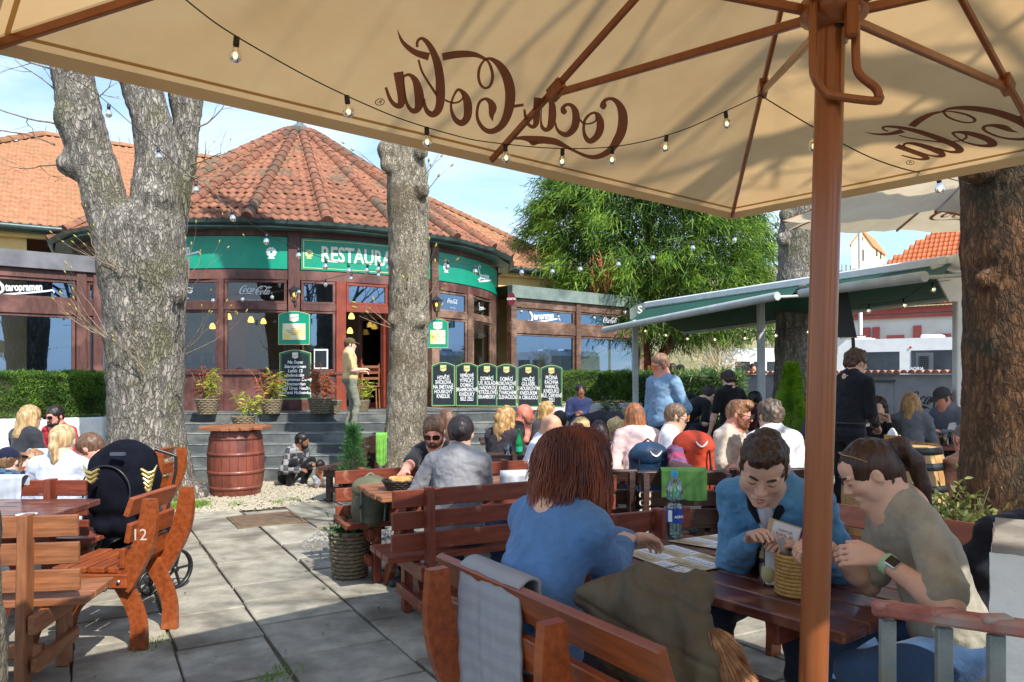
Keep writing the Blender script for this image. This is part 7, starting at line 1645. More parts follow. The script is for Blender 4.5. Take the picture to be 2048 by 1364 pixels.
# ------------------------------------------------ the people
def V3(px, py, Z): return P(px, py, Z)
G_ = 'guests seated at the terrace tables'
def blue_man(root, w, d):
    q = d['q']; Rb = d['Rb']; C = d['C']; sp = d['sp2']
    S = SDF(); S.ell(w(C+sp@np.array((0,.052,-.10))), np.array((.050,.085,.15))*q, Rb@sp, k=0); sdf_obj('polo_front', S, .007, [cloth((206,204,210))], root)
    for s_ in (-1,1):
        b = MB(); b.tube([Vector(w(C+sp@np.array((s_*x,y,z)))) for x, y, z in ((.0,-.075,.065),(.05,-.045,.058),(.068,.02,.035),(.05,.088,-.005),(.026,.125,-.045))], [.018,.020,.020,.019,.008], 10); b.build('collar', [cloth((22,24,34))], root)
    for k in range(3): b = MB(); b.lathe([(0,0),(.005,0),(.005,.003),(0,.004)], face_frame(w(C+sp@np.array((0,.141-.004*k,-.07-.05*k))), Rb@sp@np.array((0,1,0)), (0,0,1)), 8); b.build('button', [cloth((22,24,34))], root)
    me = text_mesh('V F', .12, mat('print_bluewhite', srgb(176,206,224), rough=.7), ext=.0005)
person('man in pale blue jacket and white polo, head bowed over the menus in the foreground', 1528, 866, 2.84, yaw=146, s=1.02, lean=30, head=(12,34,-8), hscale=1.07, hair=('quiff',(64,42,30)), top=('jacket',(92,146,186)), tone='fair', detail=True, res=.0045,
       hands=(V3(1600,1098,2.80), V3(1500,1082,2.86)), curl=(.7,.7), extra=blue_man, legs=(30,36,50), round_=.18)
lip_ = None
def beige_w(root, w, d):
    a = d['arms'][0]; e, h = w(a[1]), w(a[2]); u = (h-e)/np.linalg.norm(h-e); c = Vector(h-u*.035); M = frame(c-Vector(u)*.01, c+Vector(u)*.01, (0,-.5,1))
    b = MB(); b.lathe([(.030,-.013),(.033,-.010),(.033,.010),(.030,.013)], M @ Matrix.Rotation(R_(90),4,'Y'), 20); wt = b.build('watch', [solid('strap_mint', (158,190,150), .5)], root)
    n_ = (Vector((0,-.93,.36))); cc = c+n_*.034; Mw = frame(cc-Vector(u)*.02, cc+Vector(u)*.02, n_); b = MB(); b.box(Mw, .042,.036,.012,0,.004); b.build('watch_case', [METAL], wt); b = MB(); b.box(Mw @ Matrix.Translation((0,0,.0065)), .034,.029,.002); b.build('watch_face', [LENS], wt)
    T = d['Tm']; b = MB(); hp = [T((s_*.055, .02, .098)) for s_ in (-1,1)]; b.tube([Vector(T((-.078,.0,.055))), Vector(T((-.058,.035,.092))), Vector(T((-.02,.055,.108))), Vector(T((.03,.05,.108))), Vector(T((.07,.01,.08)))], .0022, 5); b.build('sunglasses', [solid('gold_rim', (190,150,80), .3, metal=.8)], root)
    b = MB(); b.lathe([(.006,-.001),(.007,0),(.006,.001)], face_frame(T((-.085,-.004,-.036)), (0,-1,0)), 10); b.build('earring', [METAL], root)
    S = SDF(); S.cap(T((-.045,-.04,-.04)), T((-.06,.02,-.16)), .018, .008, k=.01); S.cap(T((-.02,-.09,-.01)), T((-.03,-.06,-.17)), .02, .01, k=.01); sdf_obj('loose_lock', S, .006, [hairm((62,38,28))], root, disp=hair_disp('long', .8))
person('young woman in beige t-shirt with dark ponytail and mint watch at the foreground table', 1738, 880, 2.50, yaw=84, s=.95, lean=20, head=(-4,30,0), hair=('pony',(62,38,28)), hscale=.93, top=('tee',(158,152,136)), tone='fair', detail=True, res=.0045,
       hands=(V3(1735,1100,2.36), V3(1660,1095,2.55)), hands_d=((np.array((-.05,1,.10)), np.array((.8,.2,-.5))), (np.array((.0,1,.10)), np.array((.2,0,-1)))), elb=(V3(1884,1160,2.20), None), curl=(.9,.9), legs=(58,84,118), bsize=1.0, extra=beige_w, round_=.12, knees=((-.14,.36,.50),(.10,.40,.52)), width=1.0)
def red_w(root, w, d):
    T = d['Tm']; b = MB(); b.tube([Vector(T(p)) for p in ((.088,-.02,.06),(.086,.03,.085),(.055,.055,.105),(-.02,.062,.11),(-.06,.045,.10))], .0035, 6); b.build('sunglasses', [RIM], root)
    # loose wavy locks laid over the hair mass
    r = np.random.default_rng(3); hs = d['hs']; hm_ = mat('hair_lock_auburn', srgb(84,38,24), srgb(150,78,50), .38, scale=9, stretch=(1,1,.4), spec=.5); b = MB()
    for i in range(3800):
        a = r.uniform(-math.pi*.98, math.pi*.98) ; el = r.uniform(.15,1.35); x = math.sin(a)*math.cos(el); y = -math.cos(a)*math.cos(el); z = math.sin(el)
        if y > .35 and z < .8: continue
        c = np.array((0,-.016,.028)); p0 = c+np.array((x*.092,y*.110,z*.104)); pts = []; L = r.uniform(.08,.33)**1.0; side = np.array((x, y, 0))/(math.hypot(x,y)+1e-6)
        ph_ = a*7+el*3+r.uniform(-.5,.5)
        for k in range(9):
            t = k/8; dn = t*L; base = T(p0); rad = (.008 if y > 0 else .008+.030*min(1,-y*1.6))+.016*math.sin(min(1,t*1.2)*math.pi*.6)-.02*max(0,t-.7)
            p = base+(d['Rb']@(np.array(d['Rw'])*0+np.eye(3))@np.array((side[0],side[1],0)))*rad*1.2+np.array((0,0,-1))*(dn*(.55 if z > .7 and t < .3 else 1))+np.array((math.cos(ph_+L*22*t),math.sin(ph_+L*22*t),0))*.007*t+np.array((-.03,-.01,0))*max(0,t-.6)*2
            pts.append(Vector(p))
        b.tube(pts, [.0010,.0014,.0016,.0016,.0015,.0014,.0012,.0009,.0004], 4)
    tag(b.build('hair_locks', [hm_], root), kind='stuff')
person('woman with wavy auburn hair and blue top, seen from behind on the near bench', 1160, 862, 2.60, yaw=-52, s=1.06, lean=12, head=(-10,14,0), hair=('longthick',(124,58,38)), top=('long',(88,128,176)), tone='fair', detail=True, res=.006, hscale=1.0,
       hands=(V3(1262,1078,3.0), V3(1246,1090,2.85)), elb=((-.3,-.4,-1),(.35,-.5,-1)), legs=(34,38,48), bsize=1.08, extra=red_w, round_=.2, width=1.02)
# middle table
person('bearded man in black t-shirt and tinted sunglasses eating at the middle table', 868, 832, 5.75, yaw=168, s=.98, lean=18, head=(8,24,0), hair=('short',(104,76,54)), top=('tee',(40,38,44)), tone='pink', hands=(V3(880,962,5.25), V3(806,944,5.35)), curl=(.6,.5), beard=(104,72,52), glasses='sun', res=.008)
person('woman with braided dark hair and grey long-sleeved top, back turned on the middle bench', 922, 832, 5.0, yaw=-18, s=.99, lean=8, head=(8,10,0), hair=('bun',(44,34,34)), top=('long',(140,140,144)), tone='fair', hands=(V3(860,968,5.25), V3(960,968,5.3)), bsize=1.18, width=1.08, res=.009, legs=(60,76,104))
# steps and ground group
person('man in camouflage cap and sand t-shirt standing with crossed arms on the restaurant steps', 700, 677, 12.5, yaw=-72, pose='stand', s=.905, lean=-3, head=(-8,4,0), hair=('crop',(60,46,32)), top=('tee',(218,186,132)), tone='fair', cap=(88,78,50), hands=((-.08,.24,1.08),(.14,.23,1.12)), legs=(124,126,110), shoes=(30,34,46), width=1.1, bsize=1.15, floor=.56)
def checks(root, w, d): pass
CHECK = None
def check_mat(name, a, b_, sc=9):
    m = mat(name, a, a, .85); N = m.node_tree.nodes; L = m.node_tree.links; ck = N.new('ShaderNodeTexChecker'); ck.inputs['Scale'].default_value = sc; ck.inputs['Color1'].default_value = (*a,1); ck.inputs['Color2'].default_value = (*b_,1); t = [n for n in N if n.type == 'TEX_COORD'][0]; L.new(t.outputs['Object'], ck.inputs['Vector']); L.new(ck.outputs['Color'], N['Principled BSDF'].inputs['Base Color']); return m
def stripe_mat(name, a, b_, sc=20, direction='Z', rough=.85):
    m = mat(name, a, a, rough); N = m.node_tree.nodes; L = m.node_tree.links; wv = N.new('ShaderNodeTexWave'); wv.bands_direction = direction; wv.inputs['Scale'].default_value = sc; wv.inputs['Distortion'].default_value = 1.2; wv.inputs['Detail'].default_value = 2
    r_ = N.new('ShaderNodeValToRGB'); r_.color_ramp.elements[0].position = .4; r_.color_ramp.elements[1].position = .6; r_.color_ramp.elements[0].color = (*a,1); r_.color_ramp.elements[1].color = (*b_,1)
    t = [n for n in N if n.type == 'TEX_COORD'][0]; L.new(t.outputs['Object'], wv.inputs['Vector']); L.new(wv.outputs['Fac'], r_.inputs['Fac']); L.new(r_.outputs['Color'], N['Principled BSDF'].inputs['Base Color']); return m
person('dark-haired man in black and white checked jacket crouching at the foot of the steps', 604, 866, 10.45, yaw=-120, pose='crouch', s=.90, lean=30, head=(25,6,0), hair=('short',(24,20,20)), top=('jacket',(90,90,92), check_mat('checked_flannel', srgb(66,68,72), srgb(142,142,144), 13)), tone='brown', beard=(30,24,22), hands=((-.10,.42,.42),(.16,.40,.36)), legs=(22,22,26), shoes=(226,226,226), floor=0)
person('toddler in orange t-shirt and striped trousers squatting beside the crouching man', 640, 921, 10.15, yaw=160, pose='crouch', s=.47, lean=28, head=(0,35,0), hair=('crop',(30,24,22)), top=('tee',(212,150,106)), tone='brown', hands=((-.20,.28,.12),(.20,.24,.25)), legs=stripe_mat('striped_trousers', srgb(38,44,66), srgb(200,204,214), 26), shoes=(220,220,220), floor=0, hscale=1.5, res=.009)
# centre crowd
person('woman with long curly blonde hair and dark jacket, back to the camera', 1012, 815, 7.9, yaw=-28, s=.96, lean=10, head=(0,8,0), hair=('curly',(176,136,84)), top=('jacket',(54,48,54)), tone='fair', hands=((-.1,.4,.75),(.14,.4,.75)))
person('bald red-faced man in black resting his chin on his hand behind the curly blonde', 1050, 808, 8.5, yaw=-98, s=.98, lean=16, head=(0,14,0), hair=('bald',), top=('tee',(30,30,34)), tone='red', beard=(150,110,84), hands=((-.03,.24,1.10),(.18,.36,.74)))
person('blonde woman with sunglasses pushed up, right of the bald red-faced man', 1094, 804, 9.3, yaw=-130, s=.96, lean=8, head=(30,5,0), hair=('long',(186,146,88)), top=('tee',(64,58,60)), tone='fair', glasses='onhead')
def tee_print(root, w, d):
    C, sp, Rb = d['C'], d['sp2'], d['Rb']; me = text_mesh('Kempa', .05, mat('ink_navy', srgb(40,56,110)), bold=.001, ext=.0005); n_ = Rb@sp@np.array((0,1,0)); put('lettering', me, face_frame(w(C+sp@np.array((-.06,.135,-.08))), n_), root)
person('bald man in white t-shirt holding a fist to his mouth, eyes down', 1103, 829, 6.85, yaw=-108, s=1.0, lean=18, head=(0,30,0), hair=('bald',), top=('tee',(226,228,236)), tone='olive', hands=((-.03,.22,1.09),(.16,.32,.74)), curl=(1.2,.8), beard=(110,80,60), extra=tee_print, res=.009, width=1.08, bsize=1.08)
person('dark-haired person in light blue seen just behind the bald man in white', 1120, 822, 7.9, yaw=-15, s=.95, lean=8, hair=('short',(28,22,22)), top=('tee',(136,176,216)), tone='fair')
person('little blonde girl with hair in a bun, left of the dark-haired child', 1164, 835, 8.3, yaw=-150, s=.80, lean=8, head=(40,10,0), hair=('bun',(206,170,110)), top=('tee',(222,216,208)), tone='fair', hscale=1.15)
person('child with straight dark brown hair, back turned, between two blonde children', 1198, 842, 7.7, yaw=5, s=.84, lean=4, hair=('bob',(58,38,34)), top=('tee',(150,110,120)), tone='fair', hscale=1.1)
person('curly pale-blonde child half hidden left of the woman in pink', 1232, 838, 7.9, yaw=20, s=.78, lean=4, hair=('curly',(212,180,124)), top=('tee',(206,190,170)), tone='fair', hscale=1.15)
person('woman in navy blouse with dark hair tied back, facing the camera before the hedge', 1160, 769, 12.8, yaw=196, s=.98, lean=2, head=(-4,0,0), hair=('tied',(26,22,24)), top=('long',(46,54,92)), tone='brown', hands=((.10,.30,.80),(.16,.28,.82)), width=1.08, bsize=1.12)
person('auburn-blonde woman in pale pink top, back turned, beside the blue backpack', 1268, 808, 7.1, yaw=14, s=1.0, lean=12, hair=('long',(158,100,62)), top=('long',(232,198,192)), tone='fair', width=1.06, bsize=1.12, round_=.2)
person('man in light blue sweater and orange sunglasses standing between the tables', 1320, 707, 8.0, yaw=122, pose='stand', s=1.015, lean=2, head=(-6,16,0), hair=('crop',(140,104,80)), top=('long',(126,156,184)), tone='pink', glasses='orange', hands=((-.22,.08,.92),(.20,.16,.95)), legs=(52,54,60), width=1.08, bsize=1.15, floor=0)
person('man in white t-shirt with orange glasses behind the orange backpack, looking right', 1352, 808, 6.9, yaw=-112, s=.97, lean=8, head=(6,6,0), hair=('short',(118,94,72)), top=('tee',(224,226,230)), tone='fair', glasses='orange', hands=((-.1,.4,.76),(.14,.36,.76)))
person('red-bearded man in beige polo and dark sunglasses with folded arms', 1478, 801, 6.5, yaw=-138, s=1.02, lean=12, head=(14,12,0), hair=('quiff',(150,104,70)), top=('polo',(204,188,170)), tone='pink', beard=(156,92,58), glasses='sun', hands=((-.02,.34,.72),(.08,.34,.74)), width=1.05, bsize=1.08, res=.009)
person('broad man in bright white t-shirt, back turned, grey-brown hair', 1540, 801, 6.1, yaw=18, s=1.04, lean=12, hair=('messy',(104,88,74)), top=('tee',(232,230,228)), tone='fair', width=1.14, bsize=1.12, res=.009)
person('standing youth in black t-shirt with curly dark hair, back turned', 1456, 742, 9.3, yaw=14, pose='stand', s=.915, lean=6, head=(0,18,0), hair=('curly' if False else 'messy',(54,34,26)), top=('tee',(26,26,30)), tone='fair', hands=((-.26,.12,.86),(.22,.2,.95)), legs=(40,40,46), floor=0)
person('person in black bending low over a table behind the standing youth', 1420, 772, 10.2, yaw=-70, s=1.0, lean=52, head=(0,20,0), hair=('short',(40,28,24)), top=('tee',(24,24,28)), tone='fair', hands=((-.1,.42,.72),(.14,.42,.72)))
person('dark-haired guest in maroon shirt in the shade left of the thuja', 1508, 783, 10.8, yaw=60, s=.98, lean=8, hair=('short',(26,20,20)), top=('tee',(70,30,36)), tone='brown')
person('guest in black at the shaded table left of the awning post', 1382, 788, 10.8, yaw=-60, s=.98, lean=20, hair=('short',(40,30,26)), top=('tee',(26,26,30)), tone='fair', cap=(24,24,28))
person('far guest in a black cap looking over the laurel hedge', 1360, 730, 17, yaw=100, pose='stand', s=1.0, hair=('short',(40,28,22)), top=('tee',(30,32,36)), tone='tan', cap=(26,26,28), floor=0, legs_on=False, res=.02)
person('far dark-haired guest beside the man in the black cap beyond the hedge', 1345, 727, 17.3, yaw=-90, pose='stand', s=1.0, hair=('short',(36,26,22)), top=('tee',(40,40,44)), tone='tan', floor=0, legs_on=False, res=.02)
person('far bare-shouldered guest just above the garden wall beside the second camper', 1506, 727, 18.5, yaw=180, pose='stand', s=1.0, hair=('tied',(40,28,22)), top=('vest',(120,60,56)), tone='tan', floor=0, legs_on=False, res=.02)
person('person with light brown hair glimpsed directly right of the middle trunk', 893, 820, 8.6, yaw=30, s=.95, hair=('long',(110,80,58)), top=('tee',(60,54,54)), tone='fair')
# right side
def apron(root, w, d):
    P0 = d['P0']; b = MB(); Rb = d['Rb']; pts = [Vector(w(P0+np.array((math.cos(a)*.168, math.sin(a)*.135, .07)))) for a in np.linspace(0, 6.283, 22)]; b.tube(pts, .012, 6); b.build('belt', [BLACK], root)
    b = MB(); b.box(Matrix.Translation(Vector(w(P0+np.array((.15,.06,.06))))), .06,.05,.04,0,.008); b.build('belt_pouch', [METAL], root)
person('curly-haired waiter in black long-sleeved shirt standing right of the umbrella pole', 1712, 700, 7.25, yaw=-62, pose='stand', s=1.03, lean=6, head=(-14,10,0), hair=('messy',(84,58,40)), top=('long',(30,32,38)), tone='fair', hands=((-.05,.30,1.02),(.10,.28,.98)), legs=(40,42,46), width=1.06, floor=0, extra=apron, round_=.1, res=.009)
person('woman with curly dark hair and glasses smiling behind the oak barrel', 1755, 795, 8.3, yaw=158, s=.98, lean=14, head=(10,8,0), hair=('curly',(48,30,28)), top=('long',(34,34,38)), tone='fair', hands=((-.12,.24,1.0),(.02,.22,1.02)))
person('blonde woman in grey-blue denim jacket, back turned, facing the capped man', 1822, 787, 8.4, yaw=-38, s=.99, lean=12, hair=('long',(172,132,84)), top=('jacket',(108,114,122)), tone='fair', hands=((-.1,.4,.76),(.14,.4,.76)))
person('man in grey cap and two-tone hoodie looking down by the grey wall script', 1884, 776, 8.8, yaw=112, s=1.0, lean=18, head=(0,24,0), hair=('crop',(90,76,64)), cap=(66,66,68), top=('hoodie',(112,120,136)), tone='pink', hands=((-.1,.36,.76),(.12,.36,.76)))
person('grey-haired man in brown sweater half hidden behind the right-hand trunk', 1934, 846, 6.1, yaw=12, s=1.08, lean=8, hair=('crop',(110,104,98)), top=('long',(86,58,46)), tone='pink', width=1.15, bsize=1.15, res=.009)
person('guest in black cap and dark striped shirt mostly hidden behind the umbrella pole', 1640, 770, 7.6, yaw=110, s=1.02, lean=8, hair=('short',(80,60,44)), cap=(26,26,30), top=('tee',(44,38,48), stripe_mat('dark_stripes', srgb(40,34,44), srgb(92,84,98), 30)), tone='fair')
# left side
person('blonde woman in white long-sleeved top, back turned on the left bench', 126, 850, 5.5, yaw=4, s=.97, lean=8, head=(0,4,0), hair=('pony',(196,164,122)), top=('long',(196,204,222)), tone='fair', res=.009, width=1.04, bsize=1.08)
person('short-haired man with thin glasses bending down beside the pushchair', 178, 868, 6.1, yaw=98, s=1.0, lean=44, head=(0,30,0), hair=('short',(106,78,58)), top=('tee',(196,150,140)), tone='pink', hands=((-.1,.38,.7),(.12,.34,.7)))
person('woman with long ombre blonde hair and charcoal top facing the man in red', 60, 812, 7.6, yaw=-24, s=.97, lean=8, hair=('long',(182,150,104)), top=('long',(52,54,60)), tone='fair')
person('dark-bearded man in red shirt and black sunglasses at the left hedge', 110, 812, 8.5, yaw=172, s=.98, lean=12, head=(0,8,0), hair=('short',(36,28,26)), top=('polo',(188,36,48)), tone='pink', beard=(44,32,28), glasses='sun')
person('small girl with light brown hair peeping between the boy and the blonde woman', 66, 900, 5.9, yaw=168, s=.66, lean=10, head=(0,0,10), hair=('tied',(158,118,84)), top=('tee',(60,84,120)), tone='fair', hscale=1.25, res=.009)
person('boy in navy cap and dark blue patterned shirt at the left edge', 18, 898, 5.7, yaw=-12, s=.68, lean=10, hair=('short',(120,90,64)), cap=(24,28,52), top=('tee',(44,62,92), check_mat('navy_print', srgb(30,44,74), srgb(58,92,120), 22)), tone='fair', hscale=1.25, res=.009)
# ------------------------------------------------ things on and around the tables
TBL = .752
def on_table(px, py, h=TBL): return G(px, py, h)
# draped cloths: heightless sheets with thickness over a bench back
def drape(name, label, pts_top, front_len, back_len, m, thick=.008, cat='blanket', ruf=.02, seed=1, group=None, par=None, out=(0,0,0), slant=0.0):
    """pts_top: 3D line along the rail top; falls both sides; out = unit vector towards the viewer's side"""
    A, B = Vector(pts_top[0]), Vector(pts_top[1]); o_ = Vector(out).normalized(); r = np.random.default_rng(seed); nu, nv = 40, 46; L = (B-A).length; d = (B-A)/L; V = []
    for j in range(nv+1):
        t = j/nv; s_ = (t*(front_len+back_len))-back_len
        for i in range(nu+1):
            u = i/nu; base = A+d*(L*u)
            if abs(s_) < .035: off = o_*(s_) + Vector((0,0,.012+.012*(1-(s_/.035)**2)))
            else:
                dn = abs(s_)-.035; sg = 1 if s_ > 0 else -1; off = o_*(sg*(.035+.008*math.sin(dn*8)))+Vector((0,0,.012-dn))
            fold = ruf*min(1,abs(s_)*5)*(math.sin(u*9+seed)+.6*math.sin(u*21+s_*4+seed*2)+.4*math.sin(u*37-s_*6)); wv = .0022*math.sin(s_*60+u*3)*min(1,abs(s_)*6)
            V.append(base+off+o_*((fold*.5+wv)*(1 if s_ > 0 else -1)+(ruf*.8 if s_ > .035 else 0))+d*(slant*max(0,s_)*(u-.3))+Vector((0,0,-.02*math.sin(u*5+seed)*max(0,s_)*3)))
    v = np.array([tuple(p) for p in V]); f = np.array([(j*(nu+1)+i, j*(nu+1)+i+1, (j+1)*(nu+1)+i+1, (j+1)*(nu+1)+i) for j in range(nv) for i in range(nu)]); n_ = vnormals(v, f); n = len(v)
    v2 = np.r_[v+n_*thick/2, v-n_*thick/2]; ring = [i for i in range(nu+1)]+[j*(nu+1)+nu for j in range(1,nv+1)]+[nv*(nu+1)+i for i in range(nu-1,-1,-1)]+[j*(nu+1) for j in range(nv-1,0,-1)]
    side = np.array([(ring[k], ring[(k+1)%len(ring)], ring[(k+1)%len(ring)]+n, ring[k]+n) for k in range(len(ring))]); F_ = np.r_[f, f[:,::-1]+n, side[:,::-1]]
    o = ob(name, mesh_np(name, v2, F_, m, True)); tag(o, label, cat, group); return o
GREYB = stripe_mat('blanket_grey', srgb(148,150,156), srgb(155,156,161), 6, 'Z', .95); GREENB = mat('fleece_green', srgb(38,74,28), srgb(48,88,36), .95, scale=10, bump=.5, bscale=60, bdist=.004); LIME = mat('fleece_lime', srgb(96,158,52), srgb(112,176,64), .95, scale=10, sheen=.3); PALEB = mat('blanket_pale', srgb(166,174,184), srgb(186,192,200), .95, scale=10, bump=.4, bscale=50, bdist=.004)
bl0 = Vector((.085,2.24,.905)); bd = Vector((.55,-.835,0)).normalized(); bo = Vector((-.9,-.59,0)).normalized()
drape('blanket', 'grey fleece blanket hanging over the back of the near orange bench', (bl0-bd*.39+bo*.005, bl0-bd*.04+bo*.005), .54, .20, GREYB, .010, ruf=.012, seed=2, out=bo, slant=.1)
drape('blanket', 'green fleece blanket over the bench chalked 203', (Vector((X(1318,5.3),5.27,.87)), Vector((X(1408,5.3),5.27,.87))), .24, .14, GREENB, .009, ruf=.012, seed=4, out=(0,-1,0))
drape('blanket', 'lime green blanket beside the middle trunk', (Vector((X(750,9.0),9.1,.82)), Vector((X(772,9.0),9.1,.82))), .40, .1, LIME, .009, ruf=.01, seed=5, out=(0,-1,0))
drape('blanket', 'pale grey blanket over the back of the bench at the left edge', (Vector((X(-30,4.95),4.93,.865)), Vector((X(56,4.95),4.93,.865))), .22, .1, PALEB, .008, ruf=.008, seed=6, out=(0,-1,0))
drape('blanket', 'pale blue-grey blanket on the light brown bench by the left hedge', (Vector((X(62,7.2),7.18,.815)), Vector((X(118,7.2),7.18,.815))), .22, .1, PALEB, .008, ruf=.008, seed=7, out=(0,-1,0))
drape('cardigan', 'light grey cardigan bundled on the bench behind the middle table', (P(1000,952,5.25), P(1120,948,5.25)), .10, .12, mat('knit_grey', srgb(168,170,176), srgb(196,198,204), .95, scale=18, bump=.5), .03, cat='cardigan', ruf=.03, seed=8, out=(0,-1,0))
# olive jacket with fur hood over near bench end and the fur
OL = mat('jacket_olive', srgb(78,68,50), srgb(94,83,62), .7, scale=7, bump=.45, bscale=10, bdist=.012)
S = SDF(); jp = lambda px, py, Z: P(px, py, Z)
for a, c, r0, r1 in (((1180,1195,2.24),(1290,1180,2.2),.045,.065),((1290,1180,2.2),(1370,1195,2.1),.065,.05),((1215,1215,2.2),(1235,1300,2.15),.06,.06),((1300,1200,2.12),(1330,1400,2.0),.085,.08),((1375,1200,2.06),(1412,1330,1.98),.055,.065),((1412,1330,1.98),(1405,1480,1.95),.065,.06),((1250,1230,2.2),(1300,1330,2.1),.085,.09),((1340,1190,2.12),(1385,1175,2.1),.05,.045)):
    S.cap(jp(*a), jp(*c), r0, r1, k=.035)
jk = empty('jacket', jp(1300,1250,2.1), 'olive quilted jacket thrown over the right end of the near bench', 'jacket'); sdf_obj('shell', S, .008, [OL], jk, disp=lambda v: .014*fbm(v*np.array((11,11,7)),3)+.008*(.5-np.abs(fbm(v*np.array((20,20,9))+3,2)))-.007*np.exp(-((np.mod(v[:,2]*8+v[:,0]*2.2+.3*fbm(v*5,1),1)-.5)/.05)**2), it=1)
r = np.random.default_rng(4); n = 5200; t = r.random(n); c0 = np.array(P(1432,1270,1.95)); c1 = np.array(P(1490,1400,1.88)); a = r.random(n)*6.283; el = np.arccos(r.random(n)*2-1); d_ = np.stack([np.sin(el)*np.cos(a), np.sin(el)*np.sin(a), np.cos(el)], 1); pos = c0+(c1-c0)*t[:,None]+d_*.022; leaves('fur_trim', pos, unit(d_*.55+np.array((.55,-.15,-.75))), .045, .0022, mat('fur_ginger', srgb(150,98,60), srgb(204,158,112), .8, scale=30, transl=.2), jk, .25, 5, seg=2)
# dark coat on a chair at the right edge
S = SDF()
for a, c, r0, r1 in (((1990,1075,2.6),(2060,1070,2.6),.07,.09),((1960,1130,2.6),(2050,1200,2.55),.06,.12),((1945,1120,2.62),(1965,1230,2.6),.04,.05),((1985,1240,2.55),(2060,1300,2.5),.09,.12)): S.cap(P(*a), P(*c), r0, r1, k=.05)
ct = empty('coat', P(2000,1150,2.6), 'very dark navy coat heaped behind the white pillar at the right edge', 'coat'); sdf_obj('coat_body', S, .01, [cloth((28,30,42))], ct, disp=lambda v: .012*fbm(v*12,2))
# ---- menus
MENUP = mat('menu_card_kraft', srgb(186,164,124), srgb(202,182,142), .55, scale=9); MENUW = mat('menu_card_white', srgb(222,222,224), srgb(232,232,234), .5, scale=9); INK = mat('menu_ink', srgb(84,82,92), rough=.7)
def menu_sheet(label, corners, seed):
    """corners px on the table top: near-left, near-right, far-right, far-left"""
    q = [on_table(px, py, TBL+.003) for px, py in corners]; o = empty('menu', sum(q, Vector())/4, label, 'menu', 'open menus on the foreground table'); at = lambda u, v, z=0: (q[0]*(1-u)+q[1]*u)*(1-v)+(q[3]*(1-u)+q[2]*u)*v+Vector((0,0,z))
    b = MB(); b.add([at(0,0),at(1,0),at(1,1),at(0,1),at(0,0,.002),at(1,0,.002),at(1,1,.002),at(0,1,.002)], [(4,5,6,7),(0,1,5,4),(1,2,6,5),(2,3,7,6),(3,0,4,7)]); b.build('card', [MENUP], o)
    r = random.Random(seed)
    for i in range(4):
        for j in range(2):
            if (i+j) % 2: continue
            u0, u1, v0, v1 = i*.25+.012, i*.25+.238, j*.5+.02, j*.5+.48; b = MB(); b.add([at(u0,v0,.0026),at(u1,v0,.0026),at(u1,v1,.0026),at(u0,v1,.0026)], [(0,1,2,3)]); pn = b.build('print_panel', [MENUW], o)
    tb = MB()
    for i in range(4):
        for j in range(2):
            for k in range(7):
                v = j*.5+.08+k*.055; L_ = r.uniform(.5,.85); u0 = i*.25+.03; tb.add([at(u0,v,.0032),at(u0+.19*L_,v,.0032),at(u0+.19*L_,v+.010,.0032),at(u0,v+.010,.0032)], [(0,1,2,3)])
    tag(tb.build('print_lines', [INK], o), kind='stuff')
    me = text_mesh('MENU', .035, INK, ext=.0003); c = at(.13,.25,.0034); ex = (q[1]-q[0]).normalized(); ey = Vector((0,0,1)).cross(ex); M = Matrix((ex, ey, Vector((0,0,1)))).transposed().to_4x4(); M.translation = c; put('lettering', me, M, o)
menu_sheet('nearer open kraft and white menu sheet by the woman in blue', [(1365,1150),(1478,1128),(1345,1090),(1244,1104)], 1)
menu_sheet('farther open menu sheet in front of the man in the blue jacket', [(1470,1104),(1560,1092),(1440,1068),(1335,1082)], 2)
fl = empty('leaflet', on_table(1465,1112), 'red and black printed leaflet under the farther menu', 'leaflet'); b = MB(); q = [on_table(px,py,TBL+.0015) for px, py in ((1420,1108),(1478,1120),(1500,1106),(1440,1099))]; b.add(q, [(0,1,2,3)]); b.add([p-Vector((0,0,.001)) for p in q], [(3,2,1,0)]); b.build('sheet', [mat('leaflet_red', srgb(40,26,28), srgb(190,70,50), .4, scale=22)], fl)
# ---- bottle
PET = glass_mat('pet_plastic_green', (.62,.90,.84), .5, .03, .06)
c = on_table(1349,1078); bt = empty('water_bottle', c, 'green-tinted plastic water bottle with blue cap and label on the foreground table', 'bottle')
Hb = .335; prof = [(.0,.004),(.030,.0),(.038,.012),(.040,.03),(.036,.045),(.040,.06),(.038,.075),(.0395,.08),(.0395,.155),(.036,.165),(.029,.178),(.038,.20),(.041,.23),(.037,.262),(.024,.29),(.0145,.303),(.0145,.312)]
b = MB(); b.lathe(prof, c, 24); b.build('bottle_body', [PET], bt); b = MB(); b.lathe([(0,.006),(.033,.006),(.036,.03),(.034,.045),(.037,.06),(.037,.13),(0,.13)], c, 20); b.build('water', [glass_mat('water', (.85,.95,.95), .4, .01, .04)], bt)
b = MB(); b.lathe([(.0402,.082),(.0402,.153)], c, 24); b.build('label_band', [mat('label_blue', srgb(30,60,140), srgb(40,84,170), .3, scale=20)], bt); b = MB(); b.lathe([(.0165,.305),(.0165,.328),(.013,.333),(0,.333)], c, 18); b.build('cap', [solid('cap_blue', (40,160,210), .35)], bt)
b = MB(); b.lathe([(.0406,.09),(.0406,.145)], c, 6, a0=R_(-150), a1=R_(-118)); b.build('barcode', [WHITE], bt); put('lettering', text_mesh('AQUA', .016, WHITE, bold=.0006), face_frame(c+Vector((.012,-.0425,.115)), (.3,-1,0)), bt)
